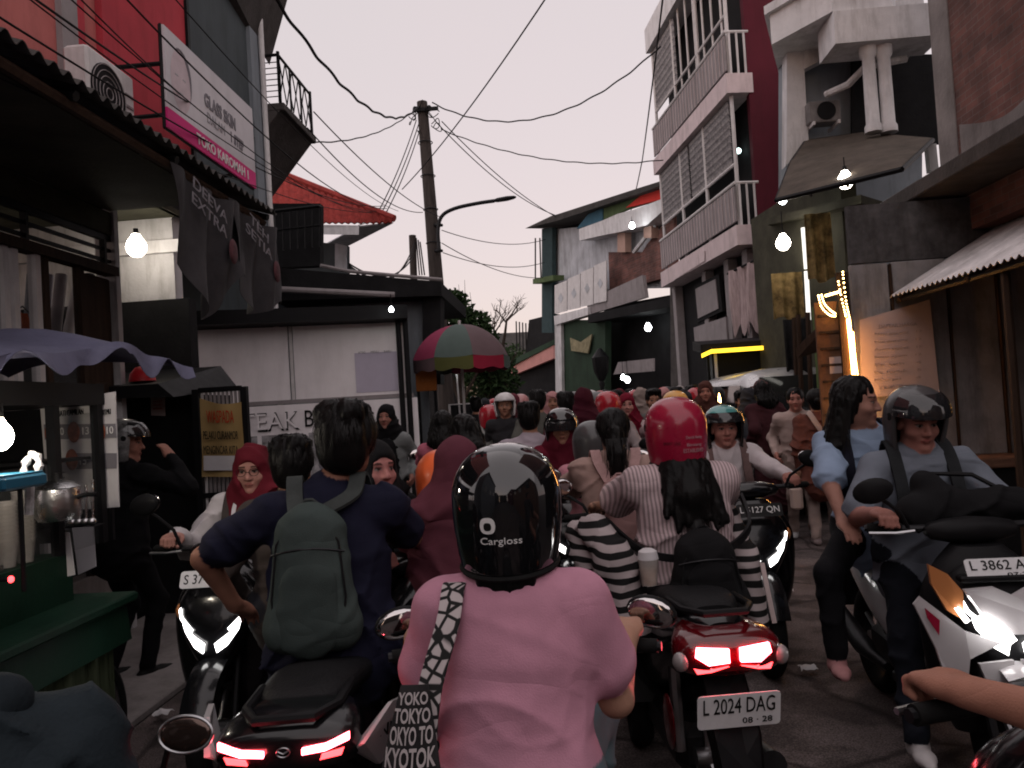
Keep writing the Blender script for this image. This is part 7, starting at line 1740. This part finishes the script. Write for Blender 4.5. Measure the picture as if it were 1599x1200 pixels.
# front face details
ck = cw
vpan = MB().slab([(-.155,.690,.845),(-.06,.705,.855),(0,.71,.825),(.06,.705,.855),(.155,.690,.845),(.10,.718,.74),(.03,.73,.70),(-.03,.73,.70),(-.10,.718,.74)][::-1], (0,-.03,0)); vpan.build('nose_panel', 'paint_white', ck)
MB().bevelbox(-.15,.15,.60,.655,.862,.885,.006).build('nose_gap', 'plastic', ck)
for s in (-1,1):
    mb = MB(); headlamp_shape(mb, s, [(.03,.008,.690),(.06,.0,.735),(.115,-.01,.775),(.14,-.02,.76),(.115,-.01,.70),(.06,.0,.665)], .735, .014); mb.build('headlight', 'lamp_white', ck)
    mb = MB(); headlamp_shape(mb, s, [(.16,0,.84),(.20,-.02,.90),(.25,-.05,.93),(.245,-.05,.86),(.21,-.02,.77),(.165,0,.74)], .665, .016); mb.build('turn_signal', 'lens_amber', ck)
    mb = MB(); headlamp_shape(mb, s, [(.155,.004,.745),(.185,.0,.79),(.197,-.004,.785),(.168,.0,.735)], .69, .012); mb.build('running_light', 'lamp_white', ck)
    mb = MB(); headlamp_shape(mb, s, [(.05,.02,.66),(.16,.0,.70),(.28,-.06,.81),(.30,-.07,.78),(.24,-.05,.62),(.20,-.03,.42),(.17,-.02,.42),(.15,.0,.60)], .66, .014); mb.build('fairing_wing', 'paint_white', ck)
    mb = MB(); headlamp_shape(mb, s, [(.235,-.032,.735),(.275,-.052,.775),(.27,-.05,.74),(.24,-.034,.68)], .682, .004); mb.build('side_decal', 'helmet_red', ck)
    mb = MB(); headlamp_shape(mb, s, [(.014,0,.60),(.012,.0,.47),(.10,0,.50),(.13,0,.59)], .68, .014); mb.build('lower_panel', 'paint_white', ck)
gr = person('woman rider in grey T-shirt and dark helmet with raised visor', *CW, topz=1.555, top=(.155,.175,.21), sleeve='short', pants=(.012,.014,.02), shoe=(.55,.52,.52), hm=('helmet_grey',(.44,.78)), skin=(.34,.155,.125), lean=5, py=-.06, pz=.84, w=1.05, loose=.018, feet={-1:(-.16,.32,.37),1:(.22,.34,.10)}, knees={1:(.6,1,.3)}, hands={-1:(-.32,.36,1.045),1:(.32,.36,1.045)}, res='near', head=(6,-14), fingers=(-1,1), hem=.10)
backpack('black backpack strapped on the front of the woman in grey', gr, (.16,.09,.36), (.012,.013,.014), (.022,.024,.026), dy=-.17, h=.013, pocket=False)
hb_ = thing('black_handbag', 'black handbag lying across the white scooter handlebar', 'handbag', CW[0], CW[1])
sdf_mesh('bag', [cone((-.24,.30,1.09),(.16,.32,1.07),.062,.075,(.010,.010,.011),.05,amp=.016), cone((.02,.30,1.10),(.10,.27,1.18),.06,.05,(.010,.010,.011),.05,amp=.012)], attr_mat('pack_cloth',.35,300,fold=.25), hb_, .010)
MB().tube([(-.2,.30,1.13),(-.1,.25,1.20),(.05,.24,1.21),(.14,.28,1.14)], .010, 6).build('strap', 'plastic', hb_, True)
PB = ((CW[0][0]-.075,CW[0][1],0), CW[1])
bl = person('pillion passenger in light blue T-shirt with long dark hair', *PB, topz=1.63, top=(.26,.34,.47), sleeve='short', pants=(.010,.010,.012), shoe=(.45,.22,.22), hair='long', hairlen=.22, skin=(.33,.17,.13), lean=2, py=-.42, pz=.90, w=1.0, loose=.02, hands={-1:(-.30,-.02,.98),1:(.27,.05,.93)}, elbow={-1:(-1,.2,-.3),1:(1,-.1,-.6)}, feet={-1:(-.26,-.15,.34),1:(.30,-.12,.35)}, knees={-1:(-.7,1,.5),1:(.8,1,.5)}, head=(62,-6), tilt=2, headoff=(.03,0,0), res='near', bare_feet=False, grip=False)
backpack('black backpack on the back of the blue shirt passenger', bl, (.14,.08,.36), (.012,.013,.018), (.014,.015,.024), dy=-.17, h=.014, pocket=False)
# ---- rider just out of frame on the right: one arm and the bar
AR = ((.94,1.03,0), R(0))
scooter('motor_scooter', 'black scooter whose bar end and grip reach in below the white scooter', *AR, mir=False, lvl=2)
person('rider whose bare left forearm grips a black handlebar', *AR, topz=1.6, top=(.05,.05,.05), sleeve='short', pants=(.02,.02,.025), hair='short', skin=(.36,.17,.12), lean=6, py=-.12, pz=.84, w=1.05, res='near', face=False, fingers=(-1,), hands={-1:(-.30,.37,1.045),1:(.30,.37,1.045)}, elbow={-1:(.6,0,-.7),1:(.6,-.3,-.7)})
# ---- hooded shoulder at the lower left
HD = ((-.94,1.14,0), R(20))
scooter('motor_scooter', 'scooter under the hunched rider in the slate hooded jacket', (-1.20,.98,0), R(20), mir=False, lvl=1)
hd = person('hunched rider in slate grey hooded jacket', *HD, topz=1.42, top=(.017,.024,.029), sleeve='long', pants=(.02,.02,.025), hair='short', lean=30, py=-.12, pz=.80, w=1.10, loose=.03, res='near', face=False, clothm=attr_mat('jacket_cloth',.6,120,fold=.5), head=(20,-40), headoff=(-.12,.12,-.12), tilt=-8, hands={-1:(-.25,.35,.80),1:(.22,.22,.72)}, elbow={1:(.3,-.6,-.6)})
N_ = INFO[hd.name]['N']
sdf_mesh('hood', [cone(N_+np.array([-.10,-.05,.045]),N_+np.array([.10,-.05,.045]),.045,.045,(.013,.018,.022),.04,amp=.01), cone(N_+np.array([-.06,-.10,.0]),N_+np.array([.06,-.10,.0]),.05,.05,(.013,.018,.022),.05,amp=.01)], attr_mat('cloth'), hd, .012)
rm_ = thing('loose_mirror', 'round scooter mirror rim low beside the cart wheel', 'mirror', tuple(at(290,1150,1.75)), world=True)
c = at(290,1147,1.75); M = Matrix.Translation(c) @ Matrix.Rotation(R(-12),4,'X')
MB().ell((0,0,0), (.062,.010,.038), 24, 10).xform(M).build('mirror_glass', mat('mirror_dim',(.10,.07,.06),.12,metal=.8,var=0), rm_, True)
MB().tube([M @ Vector((.064*math.cos(t),0,.040*math.sin(t))) for t in [2*math.pi*i/28 for i in range(29)]], .004, 6, False).build('rim', 'alloy', rm_, True)
MB().tube([c-Vector((.04,0,.02)), c-Vector((.08,-.02,.12)), c-Vector((.10,-.04,.35))], .007, 6).build('stem', 'metal_dark', rm_, True); done()
# ---- woman in maroon headscarf coming towards us on the left
MH = ((-1.60,3.92,0), R(180+4))
scooter('motor_scooter', 'dark scooter with slim white headlights ridden by the woman with lanyard', *MH, head=True, mir=True, mz=.20, plf=('S 3741 XA',None,(0,.655,.925),'plate_white'))
mh = person('woman in maroon headscarf, glasses and white jacket with lanyard', *MH, topz=1.455, top=(.50,.47,.47), sleeve='long', pants=(.015,.015,.016), scarf=(.115,.012,.020), skin=(.40,.20,.16), lean=6, py=-.05, pz=.80, w=1.0, loose=.018, res='near', hands={-1:(-.30,.36,1.045),1:(.30,.36,1.045)}, fingers=(1,), head=(4,-4), scarf_kw=dict(drape=.16, wide=.10))
H_, Rm_ = INFO[mh.name]['H'], INFO[mh.name]['Rm']
sdf_mesh('inner_vest', [cone(INFO[mh.name]['N']+np.array([0,.085,-.10]), INFO[mh.name]['P']+np.array([0,.135,.10]), .075,.07,(.008,.008,.008),.02,n=(0,1,0),fl=.5,amp=.004)], attr_mat('cloth'), mh, .012)
gm = MB()
for s in (-1,1): gm.tube([Vector(H_+Rm_@np.array([s*.032+.023*math.cos(t),.098,.004+.019*math.sin(t)])) for t in [2*math.pi*i/18 for i in range(19)]], .0016, 5, False)
gm.tube([Vector(H_+Rm_@np.array([-.010,.101,.006])),Vector(H_+Rm_@np.array([.010,.101,.006]))], .0016, 5); gm.build('glasses', 'ink', mh, True)
ly = thing('lanyard', 'white printed lanyard round the neck of the woman in maroon', 'lanyard', MH[0], MH[1])
Nh = INFO[mh.name]['N']
for s in (-1,1): ribbon([(s*.065,.03,Nh[2]+.03),(s*.075,.11,Nh[2]-.06),(s*.060,.16,Nh[2]-.18),(s*.012,.185,Nh[2]-.33)], (1,0,0), .020, .004).build('ribbon', 'paper', ly, True)
MB().bevelbox(-.035,.035,.182,.187,Nh[2]-.43,Nh[2]-.33,.002).build('badge_card', 'paper_lilac', ly)
backpack('brown backpack straps on the woman in the maroon headscarf', mh, (.13,.08,.34), (.05,.042,.038), (.055,.046,.042), dy=-.17, h=.014, pocket=False)
# ---- standing figure in black by the cart
SB = ((at(185,880,4.7).x,4.7,0), R(-20))
sb = person('figure in black clothes and helmet with painted mottled reflections reaching out a hand', *SB, pose='stand', topz=1.65, top=(.006,.006,.007), sleeve='long', pants=(.006,.006,.007), shoe=(.01,.01,.01), skin=(.34,.16,.12), hm=(mat('helmet_painted_reflection',(.16,.16,.16),.25,var=.95,scale=14,coat=.6),(.44,.75)), w=1.05, loose=.03, hands={-1:(-.16,.18,1.0),1:(.24,.30,1.40)}, elbow={1:(.6,-.2,-.8)}, res='mid', head=(-50,-5), grip=False)  # grey mottling in the helmet colour stands in for its reflections
# ---- maroon-mauve cloaked rider
MV = ((-.42,3.22,0), R(2))
scooter('motor_scooter', 'black scooter under the rider in the long mauve headscarf', *MV, mir=True, lvl=1, mz=.04)
person('rider in long draped mauve headscarf and cloak, seen from behind', *MV, topz=1.465, top=(.095,.028,.040), sleeve='long', pants=(.02,.015,.02), scarf=(.105,.030,.044), lean=4, py=-.25, pz=.80, w=1.05, loose=.05, res='mid', face=False, scarf_kw=dict(drape=.40, wide=.20, open_=False), long=.30)
OR = ((-.53,3.62,0), R(0))
person('child with bright orange helmet seated ahead of the mauve cloak', (-.53,3.62,0), 0, topz=1.38, top=(.30,.10,.13), sleeve='long', pz=.82, py=-.25, w=.8, hm=('helmet_orange',), res='mid', face=False, hands={-1:(-.2,.1,1.0),1:(.2,.1,1.0)})
# ---- two more by the navy man
person('person with short black hair standing just beyond the man in navy', (-1.13,3.12,0), R(3), pose='stand', topz=1.51, top=(.05,.04,.036), sleeve='long', hair='short', skin=SKIN, res='mid', face=False)
person('woman in black headscarf with bare pink cheeks beside the man in navy', (-.80,3.30,0), R(180+50), topz=1.47, top=(.012,.012,.013), sleeve='long', scarf=(.012,.012,.013), skin=(.46,.20,.18), pz=.80, py=-.1, res='mid', head=(-8,0))
scooter('motor_scooter', 'black scooter of the woman in the black headscarf', (-.84,3.34,0), R(180+38), mir=True, lvl=1, mz=.15)
# ================================================================== the crowd further along
def ride(label, px, pyt, Y, away=True, scl=None, sc=True, rot=0, res='mid', **kw):
    p = at(px, pyt, Y); tz = min(max(p.z, 1.34), 1.66)
    rz = R(rot) if away else R(180+rot)
    hy = -.22; off = Matrix.Rotation(rz,3,'Z') @ Vector((0,hy,0)); loc = (p.x-off.x, Y-off.y, 0)
    d = dict(topz=tz, pz=.82, py=hy, face=not away, res=res); d.update(kw)
    if sc:
        s = dict(lvl=1, mir=True, mz=.14); s.update(scl or {})
        lb = s.pop('label'); scooter('motor_scooter', lb, loc, rz, **s)
    return person(label, loc, rz, **d)
def walk(label, px, pyt, Y, rot=0, res='mid', tz=None, **kw):
    p = at(px, pyt, Y); t = tz or min(max(p.z, 1.50), 1.74)
    d = dict(pose='stand', topz=t, sleeve='long', res=res, face=abs(rot) > 90); d.update(kw)
    return person(label, (p.x,Y,0), R(rot), **d)
# beige top, rose backpack, ponytail
b = ride('woman in beige top with black ponytail, seen from behind', 957, 640, 4.05, scl=dict(label='scooter under the woman with the rose backpack', mz=.10), res='near', top=(.34,.23,.20), sleeve='long', pants=(.10,.07,.06), hair='pony', hairlen=.30, skin=SKIN2, loose=.03, w=1.02, face=False)
backpack('dusty rose backpack on the woman with the ponytail', b, (.13,.085,.36), (.36,.21,.20), (.40,.25,.24), dz=-.06, dy=-.18, h=.012)
b = ride('rider in matt grey helmet and pink sleeves beside the ponytail woman', 925, 664, 4.75, scl=dict(label='scooter under the rider in the matt grey helmet'), top=(.46,.20,.24), sleeve='long', hm=('helmet_grey',), pz=.80)
b = ride('rider facing us in black helmet and maroon cloak', 875, 640, 5.9, False, dict(label='scooter with one lit headlight under the maroon cloaked rider', head=True), top=(.12,.012,.024), sleeve='long', hm=('helmet_black',(.30,.50)), loose=.04, scarf=(.10,.010,.020), scarf_kw=dict(drape=.3, wide=.15))
b = walk('woman in dark maroon headscarf and robe walking away', 911, 606, 7.0, top=(.055,.008,.016), scarf=(.050,.008,.015), loose=.03, long=.75, scarf_kw=dict(drape=.35, wide=.16, open_=False))
b = ride('woman in wine red headscarf and pale blouse facing us', 975, 602, 8.3, False, dict(label='scooter with bright headlight under the woman in wine red', head=True), top=(.40,.30,.31), sleeve='long', scarf=(.15,.008,.022), skin=(.42,.20,.17), scarf_kw=dict(drape=.18, wide=.10))
b = ride('man in pale lilac shirt with short black hair, seen from behind', 824, 627, 5.9, scl=dict(label='scooter under the man in the lilac shirt'), top=(.36,.31,.35), sleeve='short', hair='short', loose=.03, w=1.12)
b = walk('man in dark olive grey shirt beyond the lilac shirt', 838, 603, 8.2, top=(.085,.085,.075), hair='short', sleeve='short', w=1.1)
b = ride('rider in scarlet helmet and grey vest, seen from behind', 762, 632, 9.2, scl=dict(label='scooter under the rider in the scarlet helmet', tail='small'), top=(.16,.16,.16), sleeve='long', hm=('helmet_red2',))
backpack('grey drawstring backpack on the rider in the scarlet helmet', b, (.13,.08,.36), (.20,.20,.19), (.30,.30,.29), dy=-.17, h=.015, pocket=False)
b = ride('rider in white shirt and dark helmet next to the scarlet helmet', 776, 609, 10.2, scl=dict(label='scooter under the rider in the white shirt'), top=(.52,.46,.50), sleeve='long', hm=('helmet_grey',))
b = ride('rider in rose pink shirt with black hair by the stall corner', 688, 641, 6.6, scl=dict(label='scooter under the rider in the rose shirt'), top=(.42,.12,.17), sleeve='long', hair='long', hairlen=.12)
b = ride('rider with bushy black hair ahead of the mauve cloak', 721, 648, 4.7, scl=dict(label='scooter under the rider with bushy hair'), top=(.13,.045,.055), sleeve='long', hair='long', hairlen=.06)
b = ride('rider in scarlet jacket and dark grey helmet', 880, 606, 10.0, scl=dict(label='scooter under the scarlet jacket', tail='small'), top=(.50,.012,.035), sleeve='long', hm=('helmet_grey',))
b = ride('rider in salmon pink helmet and black jacket', 854, 604, 11.5, scl=dict(label='scooter under the salmon helmet rider', tail='small'), top=(.012,.012,.014), sleeve='long', hm=('helmet_pink',))
b = ride('woman in white jacket and black helmet with painted teal reflection facing us', 1124, 638, 5.25, False, dict(label='scooter with white headlight and amber signals under the white jacket', head=True, plf=('L 5127 QN',None,(0,.655,.925),'plate_black','ink_white')), res='near', top=(.50,.45,.46), sleeve='long', pants=(.10,.06,.065), hm=('helmet_black',(.44,.62)), skin=(.34,.15,.12), loose=.02)
MB().thick(lambda u, v: helmet_point(2*math.pi*u, .66+.335*v)*1.012, 28, 8, .001).build('painted_crown_reflection', mat('reflection_teal',(.06,.25,.24),.2,var=.3,scale=6,coat=.8), INFO[b.name]['helmet'], True)  # thin teal cap: a reflection on the black crown, put in as colour
backpack('brown backpack straps on the woman in the white jacket', b, (.13,.08,.34), (.10,.06,.055), (.13,.085,.08), dy=-.17, h=.014, pocket=False)
b = ride('rider in amber yellow helmet facing us behind the red helmet', 1051, 610, 7.6, False, dict(label='scooter with headlight under the amber helmet rider', head=True), top=(.05,.03,.03), sleeve='long', hm=('helmet_yellow',))
b = ride('rider in white helmet facing us in the far crowd', 1028, 598, 11.0, False, dict(label='scooter with headlight under the white helmet rider', head=True), top=(.06,.06,.06), sleeve='long', hm=('helmet_white',(.30,.5)), res='mid')
b = walk('person in red cap standing tall near the far shop', 1030, 583, 14.5, rot=180, top=(.10,.02,.03), cap=(.40,.06,.06), tz=1.74)
b = walk('woman in brown headscarf beside the neon kiosk', 1100, 592, 9.4, rot=170, top=(.03,.02,.02), scarf=(.075,.030,.024), skin=(.36,.16,.12), loose=.03)
# pedestrians at the right
b = walk('woman in cream blouse stepping past the string lights', 1240, 606, 8.4, rot=165, top=(.44,.34,.31), pants=(.22,.17,.15), hair='bun', skin=(.42,.19,.15), loose=.022, hem=.22)
b = walk('woman in rust brown blouse and taupe trousers, seen from behind', 1276, 622, 7.9, rot=-12, tz=1.56, top=(.145,.055,.042), pants=(.30,.235,.215), hair='bun', skin=SKIN2, loose=.030, hem=.20, shoe=(.25,.2,.2), hands={-1:(-.22,.04,.72),1:(.24,.10,.80)}, res='near', face=False, fingers=False)
hb = thing('cream_handbag', 'cream handbag held low by the woman in rust brown', 'handbag', b.location, b.rotation_euler.z)
MB().bevelbox(-.32,-.20,-.02,.10,.36,.58,.02).build('bag', mat('leather_cream',(.46,.36,.32),.6,var=.1), hb)
for y in (.02,.06): MB().tube([(-.31,y,.58),(-.28,y,.70),(-.24,y,.70),(-.21,y,.58)], .006, 6).build('handle', 'leather_cream', hb, True)
ribn = thing('shoulder_strap', 'pale strap slung across the rust brown blouse', 'strap', b.location, b.rotation_euler.z)
Nb = INFO[b.name]['N']
ribbon([(-.10,.06,Nb[2]+.02),(-.09,-.05,Nb[2]+.035),(0,-.155,Nb[2]-.14),(.13,-.175,Nb[2]-.34),(.21,-.06,Nb[2]-.46)], (1,0,1), .05, .008).build('strap', 'leather_cream', ribn, True)
b = walk('person in dark wine clothes carrying a red shopping bag', 1196, 592, 8.9, rot=20, top=(.05,.016,.02), cap=(.10,.05,.05), hair='long', hairlen=.1, loose=.05, long=.55)
rb = thing('shopping_bag', 'bright red shopping bag in the hand of the dark wine figure', 'bag', b.location, b.rotation_euler.z)
MB().hexa([(.10,.0,.62),(.42,.0,.62),(.42,.14,.62),(.10,.14,.62)], [(.06,-.02,.98),(.46,-.02,.98),(.46,.16,.98),(.06,.16,.98)]).build('bag', 'red_plastic', rb)
for y in (0,.14): MB().tube([(.16,y,.98),(.20,y,1.12),(.32,y,1.12),(.36,y,.98)], .008, 6).build('handle', 'red_plastic', rb, True)
b = walk('woman in black headscarf and grey jacket standing at the white stall', 606, 631, 7.7, rot=178, top=(.17,.18,.18), pants=(.01,.01,.01), scarf=(.007,.007,.008), skin=(.30,.14,.11), loose=.03, scarf_kw=dict(drape=.62, wide=.12), face=True, w=.92, drop=.08)
sdf_mesh('tunic', [cone(INFO[b.name]['N']+np.array([0,.09,-.15]),(0,.12,.45),.10,.12,(.007,.007,.008),.04,n=(0,1,0),fl=.6,amp=.006)], attr_mat('cloth'), b, .016)
# the far crowd
CL = [(.30,.10,.12),(.05,.05,.055),(.40,.34,.34),(.08,.02,.03),(.16,.16,.15),(.02,.02,.022),(.30,.22,.20),(.10,.11,.13)]
SCF = [(.40,.20,.20),(.44,.40,.40),(.03,.03,.035),(.10,.02,.03),(.25,.20,.18),(.12,.12,.12)]
names = ['rose','charcoal','cream','plum','grey','black','sand','slate']; snames = ['salmon','white','black','wine','tan','grey']
PLC = ['in the far crowd','near the lantern','before the green wall','by the potted plants','amid the scooters','past the umbrella','by the far shop','at the bend','along the kiosks']
k = 0
for px, py, Y, kind in ((844,604,15,'s'),(893,601,17,'s'),(908,600,19,'s'),(926,604,14,'s'),(944,603,12.5,'h'),(958,600,16,'s'),(1003,597,15,'h'),(806,602,16,'h'),(792,604,18,'s'),(820,604,20,'h'),(868,603,21,'s'),(935,600,23,'s'),(1062,600,12.6,'s'),(1078,602,11.6,'h'),(985,603,13,'h'),(830,606,13,'h'),(918,600,26,'s'),(880,603,27,'h'),(855,604,24,'s'),(780,606,14.5,'h'),(970,601,20,'h'),
  (742,612,11,'h'),(800,612,9.6,'s'),(812,606,11,'m'),(898,612,8.8,'m'),(936,610,9.6,'s'),(950,612,7.4,'m'),(1002,606,9.4,'s'),(1018,608,8.8,'h'),(1070,610,8.4,'s'),(1088,606,10.4,'m'),(862,611,9.4,'s'),(846,612,10.3,'m'),(922,604,11.4,'m'),(966,600,11.8,'s'),(990,600,16,'m'),(876,600,14,'m'),(902,603,12.6,'h'),(832,602,17,'m'),(852,601,19,'h'),(1040,602,13.5,'m'),(756,610,13,'s'),(770,606,15.5,'m'),(1012,600,19,'s'),(948,598,18,'m'),(888,599,23,'s'),(1155,612,10.2,'h'),(1172,606,9.6,'s'),(1112,604,11.2,'m'),(788,611,9,'m'),(818,609,12.4,'s'),(884,612,7.8,'h'),(930,613,8.2,'m'),(962,610,9.2,'h'),(994,609,10.4,'m'),(1034,606,9.8,'s'),(1058,604,10.6,'h'),(870,604,12.2,'s'),(838,604,14.2,'m'),(912,601,15,'m'),(954,601,14,'h'),(1022,601,16.4,'m'),(800,603,13.6,'h'),(760,604,17,'h'),(894,598,29,'h'),(905,599,31,'s'),(868,600,30,'m')):
    c = tuple(.65*q for q in CL[k % 8]); away = (k % 3) != 1
    lb = '%s top %s %s' % (names[k % 8], 'walking away' if away else 'facing us', PLC[k//8])
    kw = dict(top=c, rot=(5 if away else 180), res=('mid' if Y < 10.6 else 'far'), sleeve='long', loose=.012)
    if kind == 's': walk('person in %s headscarf and ' % snames[(k*5+1) % 6] + lb, px, py, Y, scarf=SCF[(k*5+1) % 6], **kw)
    elif kind == 'm': walk('person in %s helmet and ' % ('dark grey','white','scarlet','salmon')[k % 4] + lb, px, py, Y, hm=(('helmet_grey',),('helmet_white',),('helmet_red2',),('helmet_pink',))[k % 4], **kw)
    else: walk('person with short dark hair and ' % () + lb, px, py, Y, hair='short', **kw)
    k += 1
# lit shop lamps deep in the street
for px, py, Y, r, lb in ((973,590,17,.055,'pair of white lamps at the far food counter, the upper one'),(980,594,17,.06,'pair of white lamps at the far food counter, the lower one')): bulb(lb, at(px,py,Y), r, 'bulb_cool', .3)
# ---- silver van parked below the column house
VN = ((3.0,10.75,0), R(180+8))
vn = thing('van', 'silver van parked nose-on beside the neon kiosk', 'van', *VN)
loft_y([(-1.45,.75,.66,.34),(-1.40,.78,.70,.42),(-.5,.78,.72,.44),(.6,.78,.72,.44),(1.1,.74,.71,.40),(1.38,.66,.66,.32),(1.46,.60,.56,.22)], 4.5, 28).build('body', 'paint_silver', vn, True)
loft_y([(-1.42,1.30,.60,.40),(-1.3,1.36,.65,.46),(0,1.38,.66,.48),(.45,1.36,.65,.46),(.95,1.14,.62,.22),(1.10,1.06,.58,.12)], 4., 28).build('cabin', 'paint_silver', vn, True)
MB().slab([(-.54,1.02,1.16),(.54,1.02,1.16),(.50,.58,1.70),(-.50,.58,1.70)], (0,.06,.05)).build('windscreen', 'glass_dark', vn)
for s in (-1,1):
    MB().slab([(s*.665,-1.1,1.22),(s*.665,.55,1.22),(s*.655,.40,1.66),(s*.655,-1.1,1.68)][::s], (s*.012,0,0)).build('side_window', 'glass_dark', vn)
    MB().ell((s*.52,1.40,.74), (.13,.06,.10), 14, 8).build('headlight', 'lens_clear', vn, True)
    for y in (-.95,.95): wheel(vn, y, .28, .09, s*.64)
    MB().ell((s*.78,.72,1.14), (.06,.04,.09), 10, 6).build('wing_mirror', 'plastic', vn, True)
MB().bevelbox(-.36,.36,1.43,1.475,.60,.72,.01).build('grille', 'plastic', vn)
MB().bevelbox(-.64,.64,1.36,1.52,.36,.50,.02).build('bumper', 'plastic', vn)
plate(vn, (0,1.53,.45), (-1,0,0), (0,0,1), .40, .12, 'L 1480 KM', None, 'plate_black', 'ink_white')
print('script seconds', round(time.time()-T_START,1))
